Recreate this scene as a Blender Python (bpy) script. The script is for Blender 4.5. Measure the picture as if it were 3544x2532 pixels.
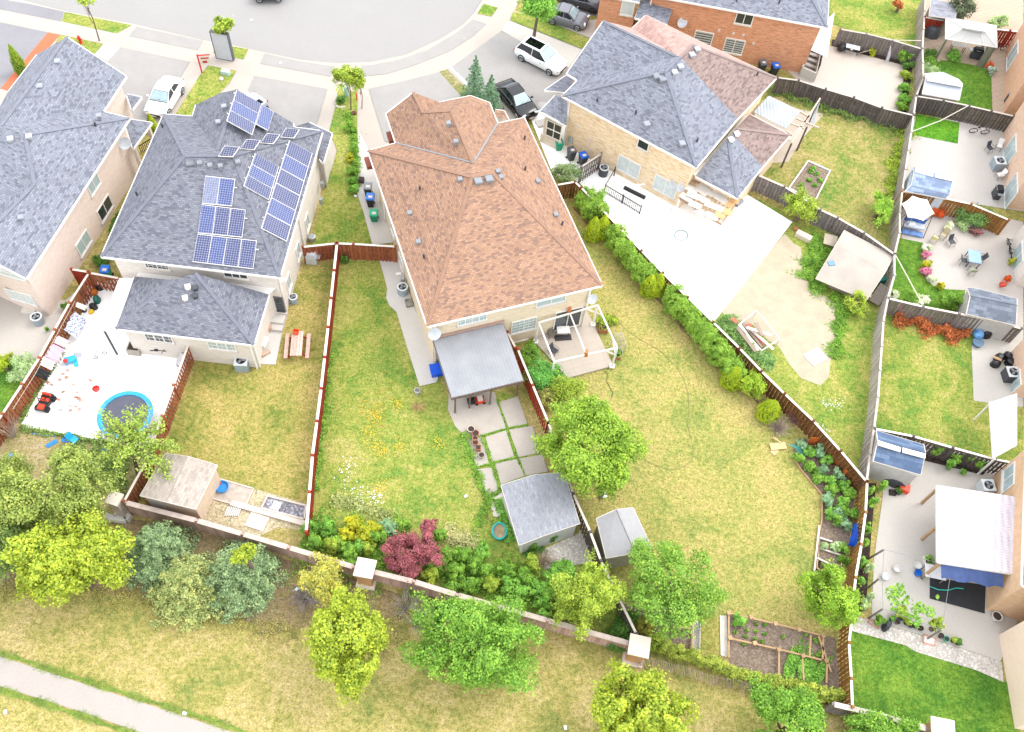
import bpy, math, random
import numpy as np
from math import radians as rad, sin, cos, pi
from mathutils import Vector, Matrix

random.seed(11)
RNG = np.random.default_rng(5)
for o in list(bpy.data.objects): bpy.data.objects.remove(o)
SC = bpy.context.scene
COL = SC.collection

# ------------------------------------------------------------ camera, sky, sun, exposure
FPX = 3193.8; CX, CY = 1772.0, 1266.0; CH = 53.8
RM = np.array([[0.993125758, 0.117052247, 0.0],
               [0.0987093514, -0.837496096, 0.537453954],
               [0.0629101927, -0.533759366, -0.843293097]])
cam = bpy.data.cameras.new('camera'); co = bpy.data.objects.new('camera', cam); COL.objects.link(co)
cam.sensor_width = 36; cam.lens = FPX / 3544 * 36; cam.clip_end = 1500; cam.clip_start = 0.5
r_, u_, b_ = RM @ np.array([1, 0, 0.]), -(RM @ np.array([0, 1, 0.])), -(RM @ np.array([0, 0, 1.]))
co.matrix_world = Matrix(((r_[0], u_[0], b_[0], 0), (r_[1], u_[1], b_[1], 0), (r_[2], u_[2], b_[2], CH), (0, 0, 0, 1)))
SC.camera = co
SUN_EL, SUN_AZ = 52, 62          # azimuth measured clockwise from +Y
w = bpy.data.worlds.new('World'); SC.world = w; w.use_nodes = True
nt = w.node_tree; bg = nt.nodes['Background']; sky = nt.nodes.new('ShaderNodeTexSky')
sky.sky_type = 'NISHITA'; sky.sun_disc = False; sky.sun_elevation = rad(SUN_EL); sky.sun_rotation = rad(SUN_AZ)
sky.dust_density = 3.0; sky.air_density = 1.0; sky.ozone_density = 0.6
hs = nt.nodes.new('ShaderNodeHueSaturation'); hs.inputs['Saturation'].default_value = .35
nt.links.new(sky.outputs[0], hs.inputs['Color']); gm = nt.nodes.new('ShaderNodeMix'); gm.data_type = 'RGBA'; gm.inputs[0].default_value = .72; gm.inputs[7].default_value = (8.2, 8.3, 8.6, 1)   # thin even cloud over the blue
nt.links.new(hs.outputs[0], gm.inputs[6]); nt.links.new(gm.outputs[2], bg.inputs[0]); bg.inputs[1].default_value = 0.15
sl = bpy.data.lights.new('sun', 'SUN'); so = bpy.data.objects.new('sun', sl); COL.objects.link(so)
sl.energy = 0.6; sl.angle = rad(24); sl.color = (1.0, 0.95, 0.88)
sd = Vector((sin(rad(SUN_AZ)) * cos(rad(SUN_EL)), cos(rad(SUN_AZ)) * cos(rad(SUN_EL)), sin(rad(SUN_EL))))
so.rotation_euler = sd.to_track_quat('Z', 'Y').to_euler()
SC.view_settings.view_transform = 'Standard'; SC.view_settings.look = 'None'
SC.view_settings.exposure = 1.38; SC.view_settings.gamma = 1
SC.render.resolution_x = 1024; SC.render.resolution_y = 732
SC.render.engine = 'CYCLES'

# ------------------------------------------------------------ measuring the photograph
def mk(ox, oy, s): return lambda x, y: (ox + x / s, oy + y / s)
A = mk(0, 0, 2.499); B = mk(800, 0, 2.499); C = mk(1600, 0, 2.499); D = mk(2400, 0, 2.499)
E = mk(0, 600, 2.499); F = mk(800, 600, 2.499); H = mk(1600, 600, 2.499); I = mk(2400, 600, 2.499)
J = mk(0, 1200, 2.499); K = mk(800, 1200, 2.499); L = mk(1600, 1200, 2.499); M = mk(2400, 1200, 2.499)
N = mk(0, 1800, 2.219); O = mk(1000, 1800, 2.219); Q = mk(1900, 1800, 2.219); R = mk(2700, 1800, 2.219)
S = mk(3000, 0, 2.498); T = mk(3000, 600, 2.498); U = mk(3000, 1200, 2.498); V = mk(0, 0, 1 / 1.5591)

def W(q, z=0.0):                       # the point at height z that the photograph shows at q
    d = RM @ np.array([q[0] - CX, q[1] - CY, FPX]); t = (z - CH) / d[2]
    return Vector((d[0] * t, d[1] * t, z))
def P2(fn, *xy, z=0.0):                # several points of one crop
    return [W(fn(xy[i], xy[i + 1]), z) for i in range(0, len(xy), 2)]
def PX(fn, *xy): return [fn(xy[i], xy[i + 1]) for i in range(0, len(xy), 2)]
def ppm(p):                            # photograph pixels per metre at a world point
    v = RM.T @ (np.array(p) - np.array([0, 0, CH])); return FPX / v[2]
def on_wall(a, b, q):                  # ray through q meets the vertical plane a-b: (distance along, height)
    d = RM @ np.array([q[0] - CX, q[1] - CY, FPX]); n = Vector((b.y - a.y, a.x - b.x))
    t = (n.x * a.x + n.y * a.y) / (n.x * d[0] + n.y * d[1]); p = Vector((d[0] * t, d[1] * t, CH + d[2] * t))
    dr = Vector((b.x - a.x, b.y - a.y)).normalized(); return (p.x - a.x) * dr.x + (p.y - a.y) * dr.y, p.z

# ------------------------------------------------------------ mesh builder
class MB:
    def __init__(s): s.v = []; s.f = []
    def poly(s, pts):
        n = len(s.v); s.v += [tuple(p) for p in pts]; s.f.append(tuple(range(n, n + len(pts)))); return s
    def hexa(s, p):                    # 8 points, bottom ring then top ring
        n = len(s.v); s.v += [tuple(q) for q in p]
        for f in ((3, 2, 1, 0), (4, 5, 6, 7), (0, 1, 5, 4), (1, 2, 6, 5), (2, 3, 7, 6), (3, 0, 4, 7)): s.f.append(tuple(n + i for i in f))
        return s
    def box(s, c, d, rz=0, tx=0):      # centre of the BASE, sizes
        a, b, h = d[0] / 2, d[1] / 2, d[2]; cs, sn = cos(rz), sin(rz); q = []
        for z in (0, h):
            for x, y in ((-a, -b), (a, -b), (a, b), (-a, b)):
                if z: x *= 1 - tx; y *= 1 - tx
                q.append((c[0] + x * cs - y * sn, c[1] + x * sn + y * cs, c[2] + z))
        return s.hexa(q)
    def beam(s, a, b, w, h):           # bar from a to b, w across, h high, centred
        a, b = Vector(a), Vector(b); d = (b - a)
        if d.length < 1e-6: return s
        d.normalize(); up = Vector((0, 0, 1)) if abs(d.z) < .95 else Vector((1, 0, 0))
        sx = d.cross(up).normalized() * w / 2; sy = sx.normalized().cross(d).normalized() * h / 2
        return s.hexa([a - sx - sy, a + sx - sy, b + sx - sy, b - sx - sy, a - sx + sy, a + sx + sy, b + sx + sy, b - sx + sy])
    def tube(s, pts, r, n=6, cap=True):
        pts = [Vector(p) for p in pts]; rr = r if isinstance(r, (list, tuple)) else [r] * len(pts); rings = []
        for i, p in enumerate(pts):
            d = (pts[min(i + 1, len(pts) - 1)] - pts[max(i - 1, 0)]).normalized()
            up = Vector((0, 0, 1)) if abs(d.z) < .9 else Vector((1, 0, 0))
            x = d.cross(up).normalized(); y = x.cross(d).normalized(); k = len(s.v); rings.append(k)
            for j in range(n): s.v.append(tuple(p + (x * cos(2 * pi * j / n) + y * sin(2 * pi * j / n)) * rr[i]))
        for i in range(len(rings) - 1):
            for j in range(n): s.f.append((rings[i] + j, rings[i] + (j + 1) % n, rings[i + 1] + (j + 1) % n, rings[i + 1] + j))
        if cap: s.f.append(tuple(rings[0] + j for j in range(n))[::-1]); s.f.append(tuple(rings[-1] + j for j in range(n)))
        return s
    def lathe(s, prof, c=(0, 0, 0), n=16, sx=1, sy=1, rz=0):
        k = len(s.v); cs, sn = cos(rz), sin(rz)
        for r, z in prof:
            for j in range(n):
                x, y = r * sx * cos(2 * pi * j / n), r * sy * sin(2 * pi * j / n)
                s.v.append((c[0] + x * cs - y * sn, c[1] + x * sn + y * cs, c[2] + z))
        for i in range(len(prof) - 1):
            for j in range(n): s.f.append((k + i * n + j, k + i * n + (j + 1) % n, k + (i + 1) * n + (j + 1) % n, k + (i + 1) * n + j))
        s.f.append(tuple(k + j for j in range(n))[::-1]); s.f.append(tuple(k + (len(prof) - 1) * n + j for j in range(n)))
        return s
    def prism(s, pts, z0, z1):
        a = sum(p[0] * q[1] - q[0] * p[1] for p, q in zip(pts, pts[1:] + pts[:1])); pts = pts if a > 0 else pts[::-1]
        k = len(s.v); n = len(pts); s.v += [(p[0], p[1], z0) for p in pts] + [(p[0], p[1], z1) for p in pts]
        s.f.append(tuple(range(k, k + n))[::-1]); s.f.append(tuple(range(k + n, k + 2 * n)))
        for i in range(n): s.f.append((k + i, k + (i + 1) % n, k + n + (i + 1) % n, k + n + i))
        return s
    def ball(s, c, r, n=10, m=6, sz=1):
        return s.lathe([(r * sin(pi * (i + .15) / (m + .3)), -r * sz * cos(pi * (i + .15) / (m + .3))) for i in range(m + 1)], c, n)

ORG = {}
def worg(o):
    p = Vector((0, 0, 0))
    while o is not None: p += ORG.get(o.name, Vector((0, 0, 0))); o = o.parent
    return p
def autouv(me, ang=0.0):
    uv = me.uv_layers.new(name='UVMap'); ca, sa = cos(ang), sin(ang)
    vs = me.vertices; d = uv.data
    for p in me.polygons:
        nx, ny, nz = p.normal; l = math.hypot(nx, ny)
        if l < 0.05: t = (ca, sa, 0); b = (-sa, ca, 0)
        else:
            t = (-ny / l, nx / l, 0); b = (ny * t[2] - nz * t[1], nz * t[0] - nx * t[2], nx * t[1] - ny * t[0])
        for li in p.loop_indices:
            c = vs[me.loops[li].vertex_index].co
            d[li].uv = (c[0] * t[0] + c[1] * t[1], c[0] * b[0] + c[1] * b[1] + c[2] * b[2])
def obj(name, mb, mat, parent=None, loc=None, smooth=False, ang=0.0, local=False):
    """links one mesh; mesh given in world coordinates unless local"""
    me = bpy.data.meshes.new(name); base = worg(parent) if parent else Vector((0, 0, 0)); off = Vector(loc) if loc else Vector((0, 0, 0))
    if local: vs = mb.v
    else: vs = [(v[0] - base.x - off.x, v[1] - base.y - off.y, v[2] - base.z - off.z) for v in mb.v]
    me.from_pydata(vs, [], mb.f); me.update()
    if len(mb.f) < 6000: autouv(me, ang)
    for m in (mat if isinstance(mat, (list, tuple)) else [mat]): me.materials.append(m)
    if smooth:
        for p in me.polygons: p.use_smooth = True
    o = bpy.data.objects.new(name, me); COL.objects.link(o); o.parent = parent; o.location = off; ORG[o.name] = off
    return o
def tag(o, label, cat, group=None):
    o['label'] = label; o['category'] = cat
    if group: o['group'] = group
    return o
def thing(name, label, cat, loc=(0, 0, 0), rz=0.0, group=None):
    o = bpy.data.objects.new(name, None); COL.objects.link(o); o.location = loc; o.rotation_euler = (0, 0, rz)
    o.empty_display_size = .2; ORG[o.name] = Vector(loc); return tag(o, label, cat, group)
def one(name, label, cat, mb, mat, group=None, loc=None, **k):
    if loc is None:
        xs = [v[0] for v in mb.v]; ys = [v[1] for v in mb.v]; loc = ((min(xs) + max(xs)) / 2, (min(ys) + max(ys)) / 2, min(v[2] for v in mb.v))
    return tag(obj(name, mb, mat, None, loc, **k), label, cat, group)
def dup(root, loc, rz=0.0, label=None, group=None, scale=None):
    kids = {}
    for o in bpy.data.objects:
        if o.parent: kids.setdefault(o.parent.name, []).append(o)
    def rec(o, par):
        c = o.copy(); COL.objects.link(c)
        if par: c.parent = par
        for ch in kids.get(o.name, []): rec(ch, c)
        return c
    r = rec(root, None); r.location = loc; r.rotation_euler = (0, 0, rz)
    if scale: r.scale = (scale,) * 3 if not isinstance(scale, tuple) else scale
    if label: r['label'] = label
    if group: r['group'] = group
    return r
def struct(name, mb, mat, kind='structure', ang=0.0):
    o = obj(name, mb, mat, ang=ang); o['kind'] = kind; return o

# ------------------------------------------------------------ materials
def lin(c):
    if isinstance(c, str): c = [int(c[i:i + 2], 16) / 255 for i in (0, 2, 4)]
    return tuple(x / 12.92 if x <= .04045 else ((x + .055) / 1.055) ** 2.4 for x in c) + (1,)
class NT:
    def __init__(s, name):
        s.m = bpy.data.materials.new(name); s.m.use_nodes = True; s.t = s.m.node_tree; s.n = s.t.nodes; s.b = s.n['Principled BSDF']; s.out = s.n['Material Output']
    def N(s, ty, **k):
        x = s.n.new('ShaderNode' + ty)
        for a, v in k.items():
            if a.startswith('i_'): x.inputs[a[2:].replace('_', ' ')].default_value = v
            else: setattr(x, a, v)
        return x
    def L(s, a, b): s.t.links.new(a, b)
    def uv(s, sc=(1, 1, 1)):
        c = s.N('TexCoord'); m = s.N('Mapping'); m.inputs['Scale'].default_value = sc; s.L(c.outputs['UV'], m.inputs[0]); return m.outputs[0]
    def pos(s, sc=(1, 1, 1)):
        g = s.N('NewGeometry'); m = s.N('Mapping'); m.inputs['Scale'].default_value = sc; s.L(g.outputs['Position'], m.inputs[0]); return m.outputs[0]
    def noise(s, vec, scale, detail=3, rough=.55, dist=0):
        x = s.N('TexNoise'); x.inputs['Scale'].default_value = scale; x.inputs['Detail'].default_value = detail; x.inputs['Roughness'].default_value = rough; x.inputs['Distortion'].default_value = dist
        if vec is not None: s.L(vec, x.inputs['Vector'])
        return x.outputs['Fac']
    def ramp(s, fac, stops, interp='LINEAR'):
        x = s.N('ValToRGB'); x.color_ramp.interpolation = interp; e = x.color_ramp.elements
        while len(e) < len(stops): e.new(.5)
        for k, (p, c) in zip(e, stops): k.position = p; k.color = c if len(c) == 4 else tuple(c) + (1,)
        s.L(fac, x.inputs[0]); return x.outputs[0]
    def mix(s, f, a, b, mode='MIX'):
        x = s.N('Mix', data_type='RGBA', blend_type=mode); x.clamp_result = True
        for i, v in ((0, f), (6, a), (7, b)):
            if isinstance(v, (int, float)): x.inputs[i].default_value = v
            elif isinstance(v, tuple): x.inputs[i].default_value = v
            else: s.L(v, x.inputs[i])
        return x.outputs[2]
    def bump(s, fac, st=.3, d=.02):
        x = s.N('Bump'); x.inputs['Strength'].default_value = st; x.inputs['Distance'].default_value = d; s.L(fac, x.inputs['Height']); s.L(x.outputs[0], s.b.inputs['Normal'])
    def done(s, col, rough=.8, metal=0, spec=.3):
        if isinstance(col, tuple): s.b.inputs['Base Color'].default_value = col
        else: s.L(col, s.b.inputs['Base Color'])
        s.b.inputs['Roughness'].default_value = rough; s.b.inputs['Metallic'].default_value = metal; s.b.inputs['Specular IOR Level'].default_value = spec
        return s.m
MATS = {}
def cache(fn):
    def g(*a, **k):
        key = (fn.__name__,) + a + tuple(sorted(k.items()))
        if key not in MATS: MATS[key] = fn(*a, **k)
        return MATS[key]
    return g
def sh(c, f): c = lin(c); return tuple(min(1, x * f) for x in c[:3]) + (1,)
def des(c, k, f=1.0):
    c = lin(c); l = .3 * c[0] + .6 * c[1] + .1 * c[2]; return tuple(min(.95, (x * (1 - k) + l * k) * f) for x in c[:3]) + (1,)
@cache
def plain(c, rough=.6, var=.12, metal=0, spec=.4, sc=3.0):
    t = NT('painted_surface'); p = t.pos(); n = t.noise(p, sc, 4)
    return t.done(t.ramp(n, [(.3, sh(c, 1 - var)), (.7, sh(c, 1 + var * .6))]), rough, metal, spec)
@cache
def shingle(c1, c2, c3, w=.27, h=.14):
    t = NT('asphalt_shingles'); u = t.uv(); b = t.N('TexBrick'); t.L(u, b.inputs['Vector'])
    b.offset = .5; b.inputs['Scale'].default_value = 1; b.inputs['Brick Width'].default_value = w; b.inputs['Row Height'].default_value = h
    b.inputs['Mortar Size'].default_value = .014; b.inputs['Mortar Smooth'].default_value = .3; b.inputs['Bias'].default_value = .0
    b.inputs['Color1'].default_value = (0, 0, 0, 1); b.inputs['Color2'].default_value = (1, 1, 1, 1); b.inputs['Mortar'].default_value = (.06, .06, .06, 1)
    col = t.ramp(b.outputs['Color'], [(0, sh(c3, .92)), (.15, sh(c3, 1.02)), (.3, lin(c2)), (.8, lin(c1)), (1, sh(c1, 1.15))])
    big = t.noise(t.pos(), .6, 5, .6); fine = t.noise(t.pos(), 14, 2)
    col = t.mix(.3, col, t.ramp(big, [(.3, (.72, .72, .72)), (.7, (1.2, 1.2, 1.2))]), 'MULTIPLY')
    col = t.mix(.7, col, t.ramp(fine, [(.3, (.8, .8, .8)), (.7, (1.15, 1.15, 1.15))]), 'MULTIPLY')
    t.bump(b.outputs['Fac'], .25, .01); return t.done(col, .9, 0, .2)
@cache
def brick(c1, c2, c3, cm, w=.3, h=.1):
    t = NT('brickwork'); u = t.uv(); b = t.N('TexBrick'); t.L(u, b.inputs['Vector']); b.inputs['Scale'].default_value = 1
    b.inputs['Brick Width'].default_value = w; b.inputs['Row Height'].default_value = h; b.inputs['Mortar Size'].default_value = .008; b.inputs['Bias'].default_value = 0
    b.inputs['Color1'].default_value = (0, 0, 0, 1); b.inputs['Color2'].default_value = (1, 1, 1, 1); b.inputs['Mortar'].default_value = (.5, .5, .5, 1)
    n = t.noise(t.uv((.9, 5, 1)), 1.6, 4, .7)
    col = t.ramp(b.outputs['Color'], [(0, lin(c3)), (.25, lin(c2)), (.7, lin(c1)), (1, sh(c1, 1.15))])
    col = t.mix(b.outputs['Fac'], col, lin(cm)); col = t.mix(.6, col, t.ramp(n, [(.38, lin(c3)), (.52, lin(c1)), (.7, sh(c1, 1.1))]))
    return t.done(col, .9, 0, .2)
@cache
def lawn(dry, mid, green, gs=.5, sc=.35, soil=None):
    t = NT('grass_ground'); p = t.pos(); big = t.noise(p, sc, 4, .65, .6); med = t.noise(p, 2.2, 5, .72); fine = t.noise(p, 9, 4, .75)
    spk = t.noise(p, 22, 3, .7)
    m = t.N('Math', operation='ADD'); t.L(big, m.inputs[0]); k = t.N('Math', operation='MULTIPLY_ADD'); t.L(med, k.inputs[0]); k.inputs[1].default_value = .8; k.inputs[2].default_value = -.4
    t.L(k.outputs[0], m.inputs[1]); k2 = t.N('Math', operation='MULTIPLY_ADD'); t.L(fine, k2.inputs[0]); k2.inputs[1].default_value = .45; k2.inputs[2].default_value = -.225
    m2 = t.N('Math', operation='ADD'); t.L(m.outputs[0], m2.inputs[0]); t.L(k2.outputs[0], m2.inputs[1])
    col = t.ramp(m2.outputs[0], [(gs - .2, des(dry, .07, 1.0)), (gs, des(mid, .07, 1.0)), (gs + .2, des(green, .1, 1.05))])
    if soil: col = t.mix(t.ramp(med, [(.56, (0, 0, 0)), (.68, (1, 1, 1))]), col, lin(soil))
    cl = t.noise(p, 4.2, 6, .8); col = t.mix(.8, col, t.ramp(cl, [(.40, (.6, .64, .5)), (.52, (1, 1, 1)), (.62, (1.22, 1.18, 1.15))]), 'MULTIPLY')
    col = t.mix(.85, col, t.ramp(fine, [(.38, (.5, .54, .42)), (.5, (1, 1, 1)), (.64, (1.3, 1.28, 1.25))]), 'MULTIPLY')
    col = t.mix(.7, col, t.ramp(spk, [(.36, (.5, .5, .45)), (.5, (1, 1, 1)), (.7, (1.2, 1.2, 1.2))]), 'MULTIPLY')
    t.bump(fine, .6, .06); return t.done(col, .95, 0, .1)
@cache
def paving(c, stain=.12, grid=0.0, sc=.5, joint='8a8580'):
    l_ = lin(c)[1]
    f_ = 1.0 if l_ < .3 or l_ > .8 else (.30 + (l_ - .3) * .36) / l_
    c = '%02x%02x%02x' % tuple(int(255 * (1.055 * (x * f_) ** (1 / 2.4) - .055)) for x in lin(c)[:3])
    t = NT('concrete_paving'); p = t.pos(); n = t.noise(p, sc, 6, .65); f = t.noise(p, 12, 3)
    col = t.ramp(n, [(.3, sh(c, 1 - stain)), (.68, sh(c, 1 + stain * .4))]); col = t.mix(.3, col, t.ramp(f, [(.35, (.8, .8, .8)), (.65, (1.08, 1.08, 1.08))]), 'MULTIPLY')
    if grid:
        b = t.N('TexBrick'); t.L(t.uv(), b.inputs['Vector']); b.offset = 0; b.inputs['Scale'].default_value = 1; b.inputs['Brick Width'].default_value = grid; b.inputs['Row Height'].default_value = grid
        b.inputs['Mortar Size'].default_value = .018; col = t.mix(b.outputs['Fac'], col, lin(joint))
    return t.done(col, .85, 0, .25)
@cache
def gravel(c1, c2, c3, sc=9):
    t = NT('loose_ground'); p = t.pos(); v = t.N('TexVoronoi'); t.L(p, v.inputs['Vector']); v.inputs['Scale'].default_value = sc; s = t.N('SeparateColor'); t.L(v.outputs['Color'], s.inputs[0])
    col = t.ramp(s.outputs[0], [(0, lin(c1)), (.5, lin(c2)), (1, lin(c3))]); n = t.noise(p, .9, 5, .7)
    col = t.mix(.5, col, t.ramp(n, [(.35, (.75, .75, .75)), (.65, (1.12, 1.12, 1.12))]), 'MULTIPLY'); t.bump(v.outputs['Distance'], .5, .04); return t.done(col, .95, 0, .1)
@cache
def wood(c1, c2, sc=1.0):
    t = NT('weathered_wood'); g = t.N('NewGeometry'); n = t.noise(t.pos((3, 3, .6)), 3 * sc, 5, .7)
    col = t.ramp(n, [(.3, lin(c2)), (.7, lin(c1))]); col = t.mix(.65, col, t.ramp(g.outputs['Random Per Island'], [(0, (.62, .62, .62)), (1, (1.25, 1.25, 1.25))]), 'MULTIPLY'); return t.done(col, .85, 0, .2)
@cache
def leaf(c1, c2, c3, tr=.35):
    t = NT('foliage'); g = t.N('NewGeometry')
    f1 = t.N('Math', operation='MULTIPLY_ADD'); t.L(g.outputs['Random Per Island'], f1.inputs[0]); f1.inputs[1].default_value = .45; f1.inputs[2].default_value = -.52
    f2 = t.N('Math', operation='MULTIPLY_ADD'); t.L(t.noise(t.pos(), 2.3, 4, .7), f2.inputs[0]); f2.inputs[1].default_value = 1.5; t.L(f1.outputs[0], f2.inputs[2])
    col = t.ramp(f2.outputs[0], [(0, sh(c3, 1.5)), (.42, sh(c2, 1.8)), (.8, sh(c1, 1.95)), (1, sh(c1, 2.4))])
    n = t.noise(t.pos(), .8, 3); col = t.mix(.5, col, t.ramp(n, [(.35, (.75, .8, .75)), (.65, (1.2, 1.15, 1.1))]), 'MULTIPLY')
    t.done(col, .7, 0, .25); tl = t.N('BsdfTranslucent'); t.L(col, tl.inputs[0]); mx = t.N('MixShader'); mx.inputs[0].default_value = tr
    t.L(t.b.outputs[0], mx.inputs[1]); t.L(tl.outputs[0], mx.inputs[2]); t.L(mx.outputs[0], t.out.inputs[0]); return t.m
@cache
def corrug(c1, c2, sc=6.0, rough=.4, metal=.3):
    t = NT('ribbed_sheet'); wv = t.N('TexWave'); t.L(t.uv(), wv.inputs['Vector']); wv.bands_direction = 'X'; wv.inputs['Scale'].default_value = sc
    n = t.noise(t.pos(), .8, 5); col = t.mix(t.ramp(n, [(.35, (0, 0, 0)), (.7, (1, 1, 1))]), lin(c1), lin(c2)); col = t.mix(.35, col, t.ramp(wv.outputs['Fac'], [(0, (.6, .6, .6)), (1, (1.15, 1.15, 1.15))]), 'MULTIPLY')
    t.bump(wv.outputs['Fac'], .6, .03); return t.done(col, rough, metal, .5)
def glassy(c, rough=.08): return plain(c, rough, .1, 0, .8)
GLASS = glassy('2b3338'); GLASS_PALE = glassy('9fb2b4', .15); CURTAIN = plain('b9c2c2', .5)
WHITE = plain('d9d6d2', .5, .05); OFFW = plain('c9c0b6', .6, .08); BLACK = plain('1d1e20', .5); GREY = plain('7d8186', .5); DGREY = plain('3c3f44', .5)
METAL = plain('a9adb2', .35, .08, .6); CHROME = plain('b8bcc0', .2, .05, .9); RED = plain('b3291c', .45); BLUE = plain('1d5fc0', .45); TEAL = plain('15906f', .5); BRIGHTBLUE = plain('2a9fd6', .5)
TYRE = plain('17181a', .8)
# ------------------------------------------------------------ the ground and everything flat on it
CONC = paving('a9a39c', .06); WHITEC = paving('f2f0ee', .03); PALE = paving('e6e1da', .06); PAVE2 = paving('bcb5ac', .08, 1.5)
ASPH = paving('918e8b', .07, 0, .8); ASPH2 = paving('807f83', .10, 0, .5); ROADM = paving('8e8c8a', .03, 0, .3)
PARK = lawn('b3a06c', '9c9250', '6f7a38', .54, .3)
LAWN_DRY = lawn('ab9a5e', '9a9650', '6f7f38', .53, .25); LAWN_MIX = lawn('a39c58', '8a923e', '5f802c', .48, .35)
LAWN_YEL = lawn('aa975a', '958e48', '66752c', .53, .3); LAWN_GRN = lawn('a39c54', '86923c', '5a8028', .52, .4)
LAWN_DEEP = lawn('75922e', '5e8426', '43701c', .45, .4); SAND = paving('b5a892', .16, 0, .9)
SOIL = gravel('6a5c50', '7b6c5e', '8f8072', 12); DARKSOIL = gravel('2c2522', '3b322d', '4b413a', 14); MULCH = lawn('8b7862', '867550', '6d6a3c', .56, .45)
GRAVELM = gravel('b4aea6', 'a09a93', 'd0cbc4', 12); STONEC = gravel('5e5b62', '77757c', 'a5a3a8', 9)

def sheet(name, pts, z, mat, ang=0.0):
    pts = [(p[0], p[1]) for p in pts]; mb = MB(); a = sum(p[0] * q[1] - q[0] * p[1] for p, q in zip(pts, pts[1:] + pts[:1]))
    mb.poly([(p[0], p[1], z) for p in (pts if a > 0 else pts[::-1])])
    return struct(name, mb, mat, ang=ang)
def slab(name, pts, z, mat, ang=0.0, z0=None):
    return struct(name, MB().prism([(p[0], p[1]) for p in pts], z - .12 if z0 is None else z0, z), mat, ang=ang)

g_ = MB().poly([(-600, -600, -.16), (600, -600, -.16), (600, 900, -.16), (-600, 900, -.16)]); struct('ground', g_, PARK)
# land at yard level: everything on this side of the kerb; the kerb is its step down to the road
kerb = P2(A, -900, -260, 270, 18, 560, 93, 1170, 208, 1750, 343) + P2(B, -60, 376, 0, 385, 290, 450, 600, 515, 900, 545, 1200, 535, 1500, 475, 1800, 340, 2000, 215, 2100, 110, 2180, -20, 2330, -300)
land = [(p.x, p.y) for p in kerb] + [(28, 140), (200, 200), (200, -60), (-150, -60), (-150, 80)]
slab('yard_ground', land, 0, PARK, z0=-.155)
road = [(p.x, p.y) for p in kerb]
sheet('road', [(-150, 80)] + road + [(28, 140), (60, 300), (-200, 300)], -.14, ROADM)
# pale kerb strip
def offs(line, d):
    out = []
    for i, p in enumerate(line):
        t = (line[min(i + 1, len(line) - 1)] - line[max(i - 1, 0)]).normalized(); out.append(Vector((p.x + t.y * d, p.y - t.x * d, 0)))
    return out
kb = [Vector((p.x, p.y, 0)) for p in kerb]; ks = MB(); o1 = offs(kb, .02); o2 = offs(kb, .42)
for i in range(len(kb) - 1): ks.hexa([(o2[i].x, o2[i].y, -.1), (o2[i + 1].x, o2[i + 1].y, -.1), (o1[i + 1].x, o1[i + 1].y, -.1), (o1[i].x, o1[i].y, -.1), (o2[i].x, o2[i].y, .012), (o2[i + 1].x, o2[i + 1].y, .012), (o1[i + 1].x, o1[i + 1].y, .012), (o1[i].x, o1[i].y, .012)])
struct('kerb', ks, paving('b5aea4', .05))
# paved frontage: one pale sheet between kerb and gardens, patches laid over it
front = P2(A, -400, -60, 0, 5, 270, 45, 560, 110, 1170, 228, 1750, 362) + P2(B, 0, 405, 290, 470, 600, 532, 900, 562, 1200, 552, 1500, 495, 1800, 360, 2015, 235, 2120, 110, 2200, -20) + P2(C, 520, -60, 450, 90, 1300, 330, 1000, 1000, 600, 1000) + P2(B, 1900, 1200, 1300, 1500, 900, 1500, 100, 1100) + P2(A, 1700, 1200, 300, 900, -400, 900)
sheet('pavement', front, .004, paving('b4aba2', .05))
sheet('sidewalk', P2(A, -300, 20, 0, 82, 530, 187, 1010, 292, 1115, 314, 1710, 437, 1850, 455, 2105, 517) + P2(B, 250, 552, 860, 667, 1150, 664, 1350, 642, 1600, 562, 1900, 442, 2100, 312, 2210, 207) + P2(C, 255, 147, 310, 67, 350, -60, 460, -60, 440, 95, 410, 178, 335, 267) + P2(B, 1900, 582, 1800, 622, 1500, 702, 1180, 767, 920, 777, 830, 768, 200, 655, 50, 622) + P2(A, 1770, 555, 1640, 532, 1040, 407, 890, 377, 520, 297, 0, 182, -300, 120), .009, paving('b5aca2', .05, 1.6, .5, 'a59b92'), ang=.3)
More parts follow.
